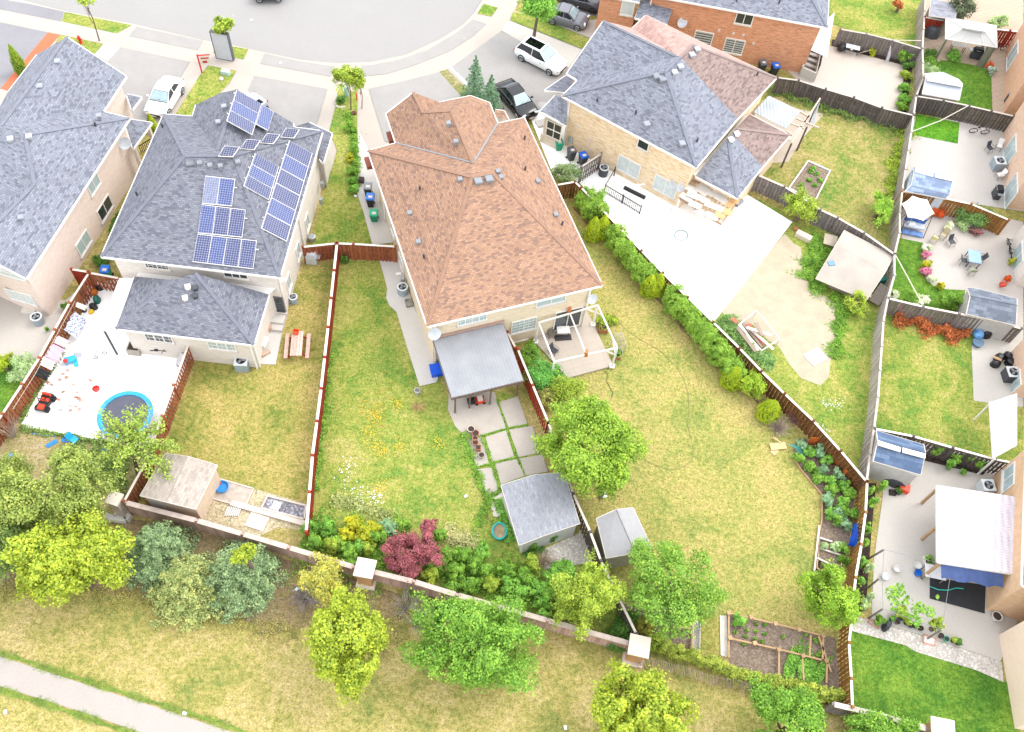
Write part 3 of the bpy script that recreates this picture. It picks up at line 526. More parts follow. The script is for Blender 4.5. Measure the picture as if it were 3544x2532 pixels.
# ---- the house with solar panels
def house_solar():
    h = thing('detached_house', 'cream house with blue solar panels on its dark grey shingle roof', 'house', W((730, 720), 0))
    FL, RL, RR, FR = [W(q, ZE) for q in ((566, 394), (350, 886), (968, 958), (1116, 452))]
    zr = ZE + 3.0; R1, R2 = W(A(1600, 1345), zr), W(A(2020, 1345), zr)
    W1, W2, P1, P2_, W3, W4 = W(A(1665, 1003), ZE), W(A(1695, 903), ZE), W(A(2045, 772), ZE + 2.3), W(A(1880, 1300), ZE + 2.5), W(B(535, 1062), ZE), W(B(540, 1097), ZE)
    Wm = W(A(1915, 800), ZE + 1.2)
    left, rear, right, front = [FL, RL, R1], [RL, RR, R2, R1], [RR, FR, R2], [FL, W1, P2_, R1]
    wr = [P1, W3, W4, P2_]
    r = roof(h, SH_GR, [left, rear, right, front, [R1, P2_, R2], [P2_, W4, FR, R2], [W1, W2, Wm, P1, P2_], wr],
             [(FL, RL), (RL, RR), (RR, FR), (FL, W1), (W1, W2), (W3, W4), (W4, FR)], [(RL, R1), (RR, R2), (R1, R2), (FL, R1), (FR, R2), (P1, P2_)], CAP_GR, ZE)
    ft = body(h, BR_WHITE, [FL, RL, RR, FR, W4, W3, W2, W1], ZE)
    pv = [PV[0], PV[1], PV[0], PV[0], PV[1]]
    panels(h, rear, PX(E, 1775, 15, 2035, 45, 2005, 285, 1745, 262), 1, 2, [PV[2], PV[1]]); panels(h, rear, PX(E, 1743, 264, 2125, 310, 2095, 555, 1709, 517), 1, 3, [PV[1], PV[0], PV[0]]); panels(h, rear, PX(E, 1708, 519, 2222, 578, 2190, 828, 1663, 765), 1, 4, pv)
    panels(h, right, PX(B, 500, 1210, 705, 1325) + PX(F, 483, 590, 257, 472), 6, 1, pv); panels(h, right, PX(B, 205, 1322, 416, 1440) + PX(F, 328, 230, 105, 105), 3, 1, [PV[0], PV[1]])
    panels(h, wr, PX(B, 45, 775, 268, 896, 185, 1165, -42, 1040), 3, 1, pv); panels(h, wr, PX(B, 272, 900, 370, 965, 320, 1130, 214, 1072), 1, 1, [PV[1]])
    for q in (PX(A, 1942, 1257, 2075, 1268, 2015, 1355, 1885, 1350), PX(B, 135, 1200, 255, 1210, 200, 1295, 75, 1285), PX(B, 310, 1150, 425, 1160, 365, 1243, 250, 1235), PX(B, 475, 1103, 592, 1118, 545, 1193, 425, 1185)):
        hz = R2.lerp(FR, max(0, min(1, (q[0][0] - 770) / 330))); panels(h, [hz + Vector((0, 0, .35)), hz + Vector((1, 0, .35)), hz + Vector((0, 1, .5))], q, 1, 1, [PV[3]], .05)
    vent(rear, A(1645, 1420), r, .5, plain('6a6d74', .5), 'exhaust_hood')
    for q in (A(1730, 1420), A(1820, 1440), A(1910, 1445), A(2060, 1410)): vent(rear, q, r)
    for q in (A(1405, 1100), E(1185, 190)): vent(left, q, r, kind='vent_pipe', mat=DGREY)
    for q in (A(1940, 930), A(1890, 1065), A(1545, 1355)): vent([W1, W2, P2_], q, r, .34, plain('8b8f97', .7))
    # low roof at the front right
    z = 3.3; a, b, c, d, e = W(B(545, 1095), z), W(B(672, 1055), z + .5), W(B(872, 1150), z), W(B(795, 1405), z), W(B(765, 1370), z); roof(h, SH_GR, [[a, b, c, d, e]], [(b, c), (c, d), (d, e)], [], CAP_GR, z, 'porch_roof')
    obj('porch_wall', MB().prism([(p.x, p.y) for p in inset([a, b, c, d, e], .3)], 0, z - .1), BR_WHITE, h)
    rw = Wall(ft_pt(ft, RL), ft_pt(ft, RR)); sw = Wall(ft_pt(ft, RR), ft_pt(ft, FR))
    window(h, rw, E(1355, 790), 1.5, .62, 1, 2); window(h, rw, E(2040, 875), 1.5, .5, 2, 0)
    window(h, rw, F(385, 1125), 1.05, 1.6, 0, 4, GLASS, 'french_door', True, frame=plain('54575c', .5))
    for q in (F(655, 420), F(575, 670), F(495, 940)): window(h, sw, q, .8, 1.2, 1, 0, GLASS_PALE)
    pipe(h, sw, .2, 0, ZE - .2); pipe(h, sw, 6.0, 0, ZE - .2)
    mm = MB()
    for q in (F(790, 100), F(780, 240)): p = W(q, 1.2); mm.box((p.x, p.y, 1.0), (.25, .3, .5))
    obj('meter_box', mm, METAL, h)
    # rear extension
    z = 3.35; e1, e2, e3, a1, a2 = W(E(1000, 1340), z), W(E(2195, 1480), z), W(E(2325, 1045), z), W(E(1165, 890), z), W(E(2300, 1020), z)
    q1, q2 = W(E(1500, 920), z + 1.15), W(E(1690, 862), z + 1.7); rr = roof(h, SH_GR, [[a1, e1, q1], [e1, e2, q2, q1], [e2, e3, q2]], [(a1, e1), (e1, e2), (e2, e3)], [(e1, q1), (e2, q2)], CAP_GR, z, 'extension_roof')
    for q in (E(1628, 990), E(1692, 1000), E(1605, 1085), E(1692, 1068)): vent([e1, e2, q2], q, rr, .34, WHITE if q[0] < 655 else DGREY)
    ob = ft_pt(ft, RL); ext = [e1, e2, V3(e3, 0), V3(rw.pt(11.2, 0, -1), 0), V3(rw.pt(1.2, 0, -1), 0)]; f2 = body(h, BR_WHITE, [Vector((p.x, p.y, 0)) for p in ext], z, .3, name='extension_wall')
    ew = Wall(ft_pt(f2, e1), ft_pt(f2, e2)); esw = Wall(ft_pt(f2, e2), ft_pt(f2, e3))
    window(h, ew, E(1375, 1420), 1.7, .7, 2, 1); window(h, ew, E(1920, 1490), 1.7, .7, 2, 1, GLASS_PALE); pipe(h, ew, (ew.b - ew.a).length - .1, 0, z - .1); pipe(h, esw, .1, 0, z - .1)
    zz = 3.15; q = [W(E(x, y), zz) for x, y in ((1032, 903), (1150, 905), (1003, 1372), (863, 1352))]
    aw = obj('awning', MB().prism([(p.x, p.y) for p in q], zz - .08, zz), plain('e6e4e2', .5), h)
    for p in (q[3],): obj('awning_post', MB().box((p.x + .15, p.y + .15, 0), (.1, .1, zz - .08)), DGREY, aw)
    # steps and landing by the french door
    st = MB(); p = W(F(385, 1235), .45); st.box((p.x, p.y, 0), (1.3, 1.0, .45)); st.box((p.x, p.y - .75, 0), (1.3, .5, .28)); obj('steps', st, PALE, h)
    return h, ft, ew, esw, sw
solar, FTS, EXW, EXS, SSW = house_solar()

# ---- the leftmost house
def house_left():
    h = thing('detached_house', 'pinkish brick house at the left edge under a long blue grey shingle roof', 'house', W(E(200, 500), 0)); z = 4.9
    c1, e0 = W(A(1120, 1018), z), W(E(225, 905), z); far = Vector((-60, e0.y, z)); sl = .52; pl = eave_plane(c1, e0, sl, (-60, 40, z))
    rp = lambda q: ray_face(pl, q)[0]
    k1, k2, k3, g0 = rp(A(215, 1165)), rp(E(300, 90)), rp(E(-150, 560)), rp(E(-120, 725))
    main = [c1, e0, g0, k3, k2, k1]
    lft = k1 - k2; d = Vector((-lft.y, lft.x, 0)).normalized(); d = d if d.x < 0 else -d
    m1, m2 = k1 + d * 9 - Vector((0, 0, 3)), k2 + d * 9 - Vector((0, 0, 3))
    c2, c3 = W(A(890, 962), z), W(A(1090, 657), z); c4, c5 = W(A(577, 318), z + 2.2), W(A(10, 1085), z + 2.4); c6, c7, c8 = W(A(320, 468), z + .6), W(A(75, 785), z + .2), W(A(-60, 1010), z + .8)
    r = roof(h, SH_GR2, [main, [k1, m1, m2, k2], [c1, k1, c5, c2], [c2, c3, c4, c5], [c4, c6, c7, c8, c5], [k2, m2, m2 + Vector((0, -8, -2)), k3], [k1, m1, c5]],
             [(c1, e0), (c2, c3), (c1, c2), (c6, c7), (e0, g0), (c3, c4)], [(k1, k2), (c1, k1), (c4, c5), (k2, k3)], plain('70747e', .9), z)
    e5 = c3 + (c3 - W(A(890, 962), z)) * 0
    g3 = Vector((e0.x - 16, e0.y - 1.0, 0)); out = [c1, e0, V3(g0, 0) + Vector((-3, -.2, 0)), V3(m1, 0), V3(c8, 0), c7, c6, V3(c3, 0), c2]
    out = [Vector((p.x, p.y, 0)) for p in (c1, e0, g0, m2, m1, c7, c6, c3, c2)]
    ft = body(h, BR_PINK, out, z, .4); sw = Wall(ft_pt(ft, c1), ft_pt(ft, e0)); rw = Wall(ft_pt(ft, e0), ft_pt(ft, g0))
    for q, w, hh, pn in ((E(805, 85), 1.3, 1.1, GLASS_PALE), (E(905, 300), 1.7, 1.1, GLASS), (E(720, 600), 1.5, 1.1, GLASS_PALE)): window(h, sw, q, w, hh, 1, 0, pn)
    window(h, rw, E(80, 850), 1.9, 1.0, 1, 0, CURTAIN); window(h, rw, E(180, 1065), 1.9, 1.0, 1, 3, CURTAIN)
    dish(h, W(A(1100, 1290), 3.2), .42)
    for q in (A(95, 1210), A(255, 1190)): vent([k1, m1, m2] if q[0] < 60 else main, q, r, .4, plain('a2a4a8', .6))
    for q in (E(185, 390), A(858, 1010)): vent(main, q, r, .36, plain('8a8e96', .6))
    vent(main, A(830, 1090), r, kind='vent_pipe', mat=DGREY)
    for q in (A(500, 540), A(345, 755)): vent([c2, c3, c4], q, r, .42, plain('8f949e', .6))
    zz = 3.1; a, b, c, dd = W(A(1128, 1030), zz), W(A(1312, 1057), zz), W(A(1150, 1280), zz), W(A(1088, 1090), zz); roof(h, SH_GR2, [[a, b, c, dd]], [(a, b), (b, c), (c, dd)], [], CAP_GR, zz, 'porch_roof')
    obj('porch_post', MB().box((b.x - .3, b.y - .2, 0), (.25, .25, zz - .1)).box((c.x - .1, c.y + .3, 0), (.25, .25, zz - .1)), OFFW, h)
    a, b, c = W(A(1095, 812), 3.2), W(A(1222, 837), 3.2), W(A(1140, 945), 3.2); roof(h, SH_GR2, [[a, b, c]], [(a, b), (b, c), (c, a)], [], CAP_GR, 3.2, 'door_canopy')
    ra = MB(); p0 = W(A(1200, 1260), 1.0); p1 = W(A(1300, 1200), 1.0)
    for k in range(8): p = p0.lerp(p1, k / 7); ra.box((p.x, p.y, .2), (.04, .04, .8))
    ra.beam(p0, p1, .06, .05); obj('porch_railing', ra, BLACK, h)
    return h, sw
leftH, LSW = house_left()

# ---- the semi-detached pair: slate roof and brown roof
def house_pair():
    h = thing('semi_detached_house', 'tan brick semi-detached pair, one roof slate grey and the other brown', 'house', W(C(1700, 900), 0)); z = ZE; zr = z + 3.1
    FLc, RLc, RRc, FRc = W(C(865, 825), z), W(C(2025, 1445), z), W(D(718, 668), z), W(C(1990, 325), z); A1, A2 = W(C(1757, 618), zr), W(C(1990, 385), zr); MID = W(C(1885, 490), zr)
    We1, We2, Wp, Wr = W(C(905, 632), z), W(C(1000, 690), z), W(C(1220, 180), z + 2.6), W(C(1850, 485), z + 2.9); Wq, Wt = W(C(1468, 243), z), W(C(1590, 128), z + .8)
    mr = W(D(382, 1022), z)
    left, rearS, rearB = [FLc, RLc, A1], [RLc, mr, MID, A1], [mr, RRc, A2, MID]
    r = roof(h, SH_GR2, [left, rearS, [FLc, A1, MID, Wr, We2], [We1, We2, Wr, Wp]], [(FLc, RLc), (RLc, mr), (FLc, We2), (We1, We2), (We1, Wp)], [(RLc, A1), (FLc, A1), (A1, MID), (Wp, Wr)], plain('6c707a', .9), z)
    r2 = roof(h, SH_BR, [rearB, [RRc, FRc, A2], [Wp, Wr, Wq], [Wq, Wr, MID, A2, FRc, Wt]], [(mr, RRc), (RRc, FRc), (FRc, Wt), (Wp, Wq), (Wq, Wt)], [(MID, A2), (RRc, A2)], CAP_BR, z, 'brown_roof')
    obj('lit_brown_slope', MB().poly(up([p + Vector((0, 0, .03)) for p in (Wp, Wr, Wq)])).poly(up([p + Vector((0, 0, .03)) for p in (Wq, Wr, MID, A2, FRc, Wt)])).poly(up([p + Vector((0, 0, .03)) for p in (RRc, FRc, A2)])), SH_BR_LIT, r2)  # pinker copy of the brown shingles; grazing brightness painted into these slopes
    for q in (C(1680, 668), C(1730, 692)): vent(left, q, r, .5, plain('777c84', .5))
    for q in (C(1835, 635), C(1885, 585)): vent(rearS, q, r, .45, plain('9a9ea4', .5))
    for q in (C(1985, 482), C(2030, 435)): vent(rearB, q, r2, .45, plain('9a9ea4', .5))
    for q in (C(1595, 1080), C(1900, 1248)): vent(left, q, r, .45, plain('8a8e96', .5))
    for q in (C(1165, 880), C(1497, 985), C(2030, 1225)): vent(left if q[0] < 2380 else rearS, q, r, kind='vent_pipe', mat=DGREY)
    vent(rearB, D(550, 650), r2, kind='vent_pipe', mat=DGREY)
    ft = body(h, BR_TAN, [Vector((p.x, p.y, 0)) for p in (FLc, RLc, RRc, FRc, Wt, Wq, Wp, We1, We2)], z)
    lw = Wall(ft_pt(ft, FLc), ft_pt(ft, RLc)); rw = Wall(ft_pt(ft, RLc), ft_pt(ft, RRc))
    window(h, lw, C(1568, 1240), .85, 1.0, 0, 0); window(h, lw, C(1440, 1440), 1.9, 1.4, 1, 0, CURTAIN); window(h, lw, H(1755, 110), 1.9, 1.4, 1, 0, CURTAIN)
    window(h, lw, H(1365, 105), 1.0, 1.6, 0, 4, GLASS, 'side_door', False); pipe(h, lw, .1, 0, z - .2)
    mm = MB(); u, zz = lw.at(C(940, 1205)); lw.slab(mm, u - .2, u + .2, zz - .3, zz + .3, 0, .15); obj('meter_box', mm, METAL, h)
    bb = MB()
    for q in (C(1000, 1090), C(1108, 1200), C(1115, 1292), C(1645, 1465)): u, zz = lw.at(q); lw.slab(bb, u - .11, u + .11, zz - .11, zz + .11, 0, .06)
    obj('wall_vent', bb, OFFW, h)
    for q in (H(1840, 75), H(1905, 98)): u, zz = lw.at(q); dish(h, lw.pt(u, zz - .7, .15), .36)
    # front porches
    z2 = 3.3
    a, b, c, d = W(C(712, 778), z2), W(C(925, 632), z2 + .3), W(C(1000, 692), z2 + .3), W(C(905, 795), z2); roof(h, SH_GR2, [[a, b, c, d]], [(a, b), (a, d)], [], CAP_GR, z2, 'porch_roof')
    a2, b2, c2, d2, e2 = W(C(670, 962), z2), W(C(806, 820), z2 + .2), W(C(908, 862), z2 + .5), W(C(900, 1085), z2 - .2), W(C(725, 990), z2); roof(h, SH_GR2, [[a2, b2, c2, d2, e2]], [(b2, a2), (a2, e2), (e2, d2)], [], CAP_GR, z2, 'porch_roof')
    pf = inset([Vector((p.x, p.y, 0)) for p in (a2, b2, c2, d2, e2)], .2); obj('porch_wall', MB().prism([(p.x, p.y) for p in pf], 0, .95).prism([(p.x, p.y) for p in inset([Vector((p.x, p.y, 0)) for p in pf], .12)], .95, 2.9), OFFW, h)
    pw = Wall(ft_pt(pf, e2), ft_pt(pf, d2)); window(h, pw, None, (pw.b - pw.a).length - .25, 1.5, 1, 0, GLASS, 'porch_window', False, uz=((pw.b - pw.a).length / 2, 1.9)); pg = MB(); L_ = (pw.b - pw.a).length; pw.slab(pg, .1, L_ - .1, 1.86, 1.93, 0, .08); obj('glazing_bar', pg, WHITE, h)
    # low rear roof
    z3 = 3.3; e1, e2_, e3, e4 = W(I(20, 20), z3), W(I(380, 210), z3), W(D(835, 1165), z3), W(D(485, 985), z3); q1, q2 = W(D(300, 1195), z3 + 1.4), W(D(375, 1110), z3 + 1.4); m = W(D(598, 1440), z3)
    q0 = W(C(2005, 1450), z3 + .6)
    rr = roof(h, SH_GR2, [[e1, e2_, q1], [e2_, m, (q1 + q2) / 2, q1]], [(e1, e2_), (e2_, m)], [(e2_, q1)], plain('6c707a', .9), z3, 'rear_roof')
    rb = roof(h, SH_BR, [[m, e3, q2, (q1 + q2) / 2], [e3, e4, q2]], [(m, e3), (e3, e4)], [(e3, q2)], CAP_BR, z3, 'brown_rear_roof')
    vent([e2_, m, q1], D(322, 1215), rr, .42, WHITE); vent([m, e3, q2], D(372, 1165), rb, .42, WHITE)
    body(h, BR_TAN, [Vector((p.x, p.y, 0)) for p in (e1, e2_, e3, e4, V3(rw.pt(8, 0, -1), 0), V3(rw.pt(1, 0, -1), 0))], z3, .35, name='extension_wall')
    return h, lw, rw, z3
pairH, PLW, PRW, _z = house_pair()

# ---- red brick house
def house_red():
    h = thing('detached_house', 'orange red brick house with slate grey roof and striped window blinds', 'house', W(D(700, 300), 0)); z = 5.3
    c = W(D(1160, 235), z); a = W(D(-60, 10), z); dr = (c - a).normalized(); a = c - dr * 15.5; pr = Vector((-dr.y, dr.x, 0)); pr = pr if pr.y > 0 else -pr
    b, d = c + pr * 11, a + pr * 11; t1, t2 = c - dr * 5 + pr * 5.5 + Vector((0, 0, 3.2)), a + dr * 5 + pr * 5.5 + Vector((0, 0, 3.2))
    left = [a, c, t1, t2]; r = roof(h, SH_GR2, [left, [c, b, t1], [b, d, t2, t1], [d, a, t2]], [(a, c), (c, b), (b, d), (d, a)], [(c, t1), (a, t2), (t1, t2)], plain('6c707a', .9), z)
    for q in (D(370, 10), D(738, 30)): vent(left, q, r, kind='vent_pipe', mat=DGREY)
    ft = body(h, BR_RED, [a, c, b, d], z); w = Wall(ft_pt(ft, a), ft_pt(ft, c)); zeb = plain('a6a9aa', .5)
    window(h, w, D(440, 158), 1.35, 1.0, 1, 0); window(h, w, D(85, 325), 1.5, 1.2, 0, 0, GLASS, blind=zeb); window(h, w, D(350, 395), 1.6, 1.35, 1, 0, GLASS, blind=zeb)
    bb = MB()
    for q in (D(222, 258), D(346, 286), D(432, 300), D(520, 370)): u, zz = w.at(q); w.slab(bb, u - .11, u + .11, zz - .11, zz + .11, 0, .06)
    obj('wall_vent', bb, OFFW, h); u, zz = w.at(C(1905, 180)); dish(h, w.pt(u, zz - .6, .2), .42); pipe(h, w, .15, 0, z - .2)
    # lower front annex
    o = W(C(1530, 30), 4.6); q = W(C(1300, -10), 4.6); dd = (o - q).normalized(); q2 = o + Vector((-dd.y, dd.x, 0)) * 6; f = [W(C(1300, -20), 4.6), W(C(1535, 15), 4.6)]; dr2 = dr; f0 = f[1] - dr2 * 3.6; g = [f0, f[1], f[1] + pr * 5, f0 + pr * 5]
    roof(h, SH_GR2, [[g[0], g[1], (g[1] + g[2]) / 2 + Vector((0, 0, 1.2)), (g[0] + g[3]) / 2 + Vector((0, 0, 1.2))], [g[2], g[3], (g[0] + g[3]) / 2 + Vector((0, 0, 1.2)), (g[1] + g[2]) / 2 + Vector((0, 0, 1.2))]], [(g[0], g[1])], [], CAP_GR, 4.6, 'annex_roof')
    f3 = body(h, BR_RED, [Vector((p.x, p.y, 0)) for p in g], 4.6, .2, name='annex_wall'); aw = Wall(ft_pt(f3, g[0]), ft_pt(f3, g[1])); window(h, aw, C(1430, 62), 1.0, 1.4, 0, 0, CURTAIN)
    z4 = 3.6; p = [W(C(*k), z4) for k in ((1495, 152), (1545, 20), (1850, 10), (1775, 205))]; roof(h, SH_GR2, [[p[0], p[1] + Vector((0, 0, .8)), p[2] + Vector((0, 0, .8)), p[3]]], [(p[0], p[3]), (p[0], p[1])], [], CAP_GR, z4, 'porch_roof')
    obj('porch_wall', MB().prism([(k.x, k.y) for k in inset([Vector((k.x, k.y, 0)) for k in p], .3)], 0, z4 - .1), BR_RED, h)
    # rear awning and sunken stair
    z5 = 3.0; p = [W(D(*k), z5) for k in ((1105, 238), (1210, 132), (1155, 490), (1018, 430))]; obj('awning', MB().poly(up([p[0] + Vector((0, 0, .5)), p[1] + Vector((0, 0, .3)), p[2], p[3]])).poly([k - Vector((0, 0, .06)) for k in (p[0] + Vector((0, 0, .5)), p[1] + Vector((0, 0, .3)), p[2], p[3])]), plain('dfe1e6', .4), h)
    p = [W(D(*k), 0) for k in ((1005, 450), (1085, 470), (1035, 710), (915, 655))]; st = MB(); q = [(k.x, k.y) for k in p]
    for k in range(4): st.beam(p[k] + Vector((0, 0, .5)), p[(k + 1) % 4] + Vector((0, 0, .5)), .15, 1.0)
    for k in range(6): m0, m1 = p[0].lerp(p[3], k / 6 + .1), p[1].lerp(p[2], k / 6 + .1); st.beam(m0 + Vector((0, 0, .7 - k * .12)), m1 + Vector((0, 0, .7 - k * .12)), .35, .06)
    s_ = obj('stairwell', st, PALE, h); ra = MB(); ra.beam(p[1] + Vector((0, 0, 1.9)), p[2] + Vector((0, 0, 1.9)), .05, .05)
    for k in range(12): m0 = p[1].lerp(p[2], k / 11); ra.box((m0.x, m0.y, 1.0), (.04, .04, .9))
    obj('railing', ra, BLACK, s_)
    return h
redH = house_red()

# ---- houses along the right edge: their left walls show
def house_right(lbl, mat, q0, q1, wins, z=5.0, roofm=None, depth=11):
    p0, p1 = W(q0, 0), W(q1, 0); h = thing('terraced_house', lbl, 'house', (p0 + p1) / 2); d = (p1 - p0).normalized(); n = Vector((-d.y, d.x, 0)); n = n if n.x > 0 else -n
    pts = [p0, p1, p1 + n * depth, p0 + n * depth]; obj('wall', MB().prism([(p.x, p.y) for p in pts], 0, z), mat, h)
    e = [p0 - n * .4 - d * .3, p1 - n * .4 + d * .3, p1 + n * (depth + .4) + d * .3, p0 + n * (depth + .4) - d * .3]; e = [V3(p, z + .05) for p in e]; m = (depth / 2)
    L_ = (p1 - p0).length; k = min(L_ / 2 - .3, 4.5); t1, t2 = p0 + d * k + n * m, p1 - d * k + n * m; t1.z = t2.z = z + 2.8
    roof(h, roofm or SH_GR2, [[e[0], e[1], t2, t1], [e[1], e[2], t2], [e[2], e[3], t1, t2], [e[3], e[0], t1]], [(e[0], e[1]), (e[1], e[2]), (e[3], e[0])], [(t1, t2)], CAP_GR, z)
    w = Wall(p0, p1)
    for q, ww, hh, nm in wins: window(h, w, q, ww, hh, 1, 0, GLASS_PALE, nm, nm == 'window')
    return h, w
RH1, RW1 = house_right('peach brick house wall beside the paver patio and gazebo', plain('c8a084', .9), S(1205, 430), S(1185, 975), [(S(1260, 480), 1.9, 1.9, 'patio_door')])
RH2, RW2 = house_right('pale pink brick house wall behind the barbecue and the lone air conditioner', PEACH, S(1183, 1130), T(1195, 290), [(S(1240, 1310), 2.2, 1.9, 'patio_door'), (T(1250, 150), 2.2, 1.9, 'patio_door')])
RH3, RW3 = house_right('white sided house wall beside two leaning bicycles', BR_WHITE, T(1262, 560), T(1275, 960), [(T(1290, 740), 2.0, 1.9, 'patio_door')])
RH4, RW4 = house_right('brown sided house wall beside black rubbish bags', PEACH, T(1230, 1560), U(1260, 420), [(U(1290, 300), 1.2, 1.2, 'window')])
RH5, RW5 = house_right('peach brick house with a latticed window behind the ribbed white patio cover', plain('c9a888', .9), U(1090, 1120), R(1580, 690), [(U(1230, 1130), 1.6, 1.3, 'window')])
RH6, RW6 = house_right('blank peach wall rising beside the gravel strip and deep green lawn', plain('d8c4b0', .9, .04), R(1680, 880), R(1800, 1600), [])
# ------------------------------------------------------------ fences, boundary wall, pillars
WB = wood('9a5c40', '7c442e'); WB2 = wood('7a5233', '58371f'); WG = wood('857d7a', '625a58'); WGL = wood('b5afa9', '958e88'); WD_ = wood('6a625f', '4a4340'); WGD = wood('9c6f3e', '76502a'); WPINK = wood('b7998c', '9a8076'); WPALE = wood('bfb2a4', 'a79888'); WTAN = wood('b89a78', '9b7d5c'); WREDD = wood('9c3c28', '7f2f20')
CAPP = plain('cfc3b8', .6, .08); CAPG = plain('b3aaa2', .7, .1); CAPW = plain('d5d0ca', .6, .05)
def fence(name, label, tops, bm, cm, h=1.8, style='shadow', seg=2.44, capw=.14, group=None, pm=None, cat='fence', cuts=None, posth=.08):
    pts = [W(q, h) for q in tops]; t = thing(name, label, cat, (pts[0].x, pts[0].y, 0), group=group); stops = [pts[0]]
    for a, b in zip(pts, pts[1:]):
        n = max(1, round((b - a).length / seg)); stops += [a.lerp(b, (k + 1) / n) for k in range(n)]
    for i, p in enumerate(stops):
        mb = MB().box((p.x, p.y, 0), (.11, .11, h + .01)); mb.box((p.x, p.y, h + .0105), (.16, .16, posth)); obj('post', mb, pm or bm, t)
    for a, b in zip(stops, stops[1:]):
        d = Vector((b.x - a.x, b.y - a.y, 0)); l = d.length
        if l < .3: continue
        d.normalize(); n = Vector((-d.y, d.x, 0)); mb = MB(); rz = math.atan2(d.y, d.x); x = .06; k = 0; bw = .14
        step = {'shadow': .135, 'solid': .15, 'wall': .22, 'lattice': .2}[style]
        while x < l - .06:
            off = (.045 if k % 2 else -.045) if style == 'shadow' else 0; c = a + d * (x + bw / 2) + n * off
            dz = random.uniform(-.012, .012); mb.box((c.x, c.y, .04), (bw if style != 'wall' else .205, .02 if style != 'wall' else .05, h - .1 + dz), rz); x += step; k += 1
        z = a.z
        for zz in ((.35, h * .5, h - .22) if style != 'wall' else (.2, h - .2)):
            p, q = a + d * .05, b - d * .05; mb.beam((p.x, p.y, zz), (q.x, q.y, zz), .055, .085)
        obj('panel', mb, bm, t)
        p, q = a + d * .086, b - d * .086; obj('top_rail', MB().beam((p.x, p.y, h - .02), (q.x, q.y, h - .02), capw, .045), cm, t)
    return t
fence('wooden_fence', 'red brown board fence with laundry along the left edge of the white patio', PX(E, 765, 862, 600, 1118, 340, 1592) + PX(J, 190, 322, 20, 578, -160, 830), WB, CAPP)
fence('wooden_fence', 'short red brown board fence behind the blue lidded bin', PX(E, 778, 858, 1035, 905), WB, CAPP)
fence('wooden_gate', 'red board gate leaning open between leftmost and solar houses', PX(E, 617, 826, 762, 850), WREDD, CAPP, style='solid', cat='gate')
fence('wooden_fence', 'red brown board fence between the trampoline and the yellowing lawn', PX(J, 1640, -52, 1500, 330, 1300, 880, 1265, 985, 1072, 1335), WB, CAPP)
fence('wooden_fence', 'long narrow red fence with pale capped posts between two middle lawns', [(1166, 843), (1135, 1132)] + PX(K, 778, 360, 703, 938, 678, 1255, 648, 1600), WREDD, CAPW, posth=.1, capw=.17)
fence('wooden_fence', 'red brown cross fence joining the cream and terracotta roofed houses', PX(F, 618, 634, 905, 603) , WB, CAPW, posth=.1)
fence('wooden_fence', 'red brown cross fence touching the terracotta roofed house', PX(F, 920, 603, 1058, 608, 1422, 630), WB, CAPW, posth=.1)
fence('wooden_fence', 'red brown fence running down from the grey metal canopy', PX(H, 392, 1372, 462, 1510) + PX(L, 480, 20, 745, 655), WREDD, CAPP)
fence('wooden_fence', 'dark weathered fence between the two sheds of the middle yards', PX(L, 745, 655, 960, 1270, 1108, 1600) + PX(Q, 400, 310, 510, 540, 672, 872), WD_, CAPP)
fence('wooden_fence', 'brown diagonal fence behind the clipped cedar hedge', PX(H, 1030, 122, 1735, 860) + PX(I, 400, 1510) + PX(M, 590, 210, 790, 405, 1040, 640, 1275, 900, 1500, 1165), WB2, CAPW, posth=.1)
fence('wooden_fence', 'golden brown fence with a white cap beside the vegetable bed', PX(M, 1503, 1170, 1490, 1430) + PX(R, 625, 185, 580, 440, 548, 780, 530, 940, 548, 1215, 556, 1432), WGD, CAPW, posth=.1)
fence('wooden_fence', 'small brown fence piece behind the dark bush at the hedge end', PX(H, 815, 98, 975, 70, 1028, 122), WB2, CAPP)
fence('wooden_fence', 'weathered grey picket piece beside the blue and black bins', PX(C, 1030, 1440, 1205, 1325), WG, CAPG)
fence('wooden_fence', 'long silvery grey fence dividing the right-hand yards', PX(S, 510, -60, 482, 415, 490, 672, 430, 822, 385, 1140) + PX(T, 310, 130, 288, 330, 285, 512, 240, 700, 240, 880, 185, 1070, 145, 1272, 130, 1490) + PX(U, 115, 200, 98, 430, 65, 690, 30, 922) + PX(M, 1500, 1150), WGL, CAPG)
fence('wooden_fence', 'dark grey fence behind the garden table on the beige patio', PX(D, 1272, 250, 1500, 290, 1725, 345, 1975, 420), WG, CAPG)
fence('wooden_fence', 'dark leaning fence between the beige patio and a dry lawn', PX(D, 728, 668, 910, 692, 1145, 768, 1390, 840, 1632, 930, 1905, 995), WD_, CAPG)
fence('wooden_fence', 'dark grey fence behind the large flat tan shed', PX(I, 560, 12, 790, 112, 1100, 312, 1250, 382, 1480, 512, 1738, 696), WG, CAPP)
fence('wooden_fence', 'dark brown fence behind the white shed and bicycle', PX(S, 430, 828, 665, 865, 885, 912, 1275, 1002), WD_, CAPG)
fence('wooden_fence', 'bright red fence piece behind the covered grill', PX(S, 503, 145, 675, 176), WREDD, CAPW)
fence('wooden_fence', 'bright red fence beyond the gazebo at the picture edge', PX(S, 1118, 250, 1240, 262, 1340, 275), WREDD, CAPW)
fence('wooden_fence', 'orange brown fence behind the cream parasol', PX(T, 303, 152, 575, 192, 905, 262, 1230, 400), WGD, CAPP)
fence('wooden_fence', 'dark grey fence behind the orange brown dead hedge', PX(T, 190, 1078, 490, 1150, 800, 1210, 1125, 1280, 1340, 1340), WG, CAPP)
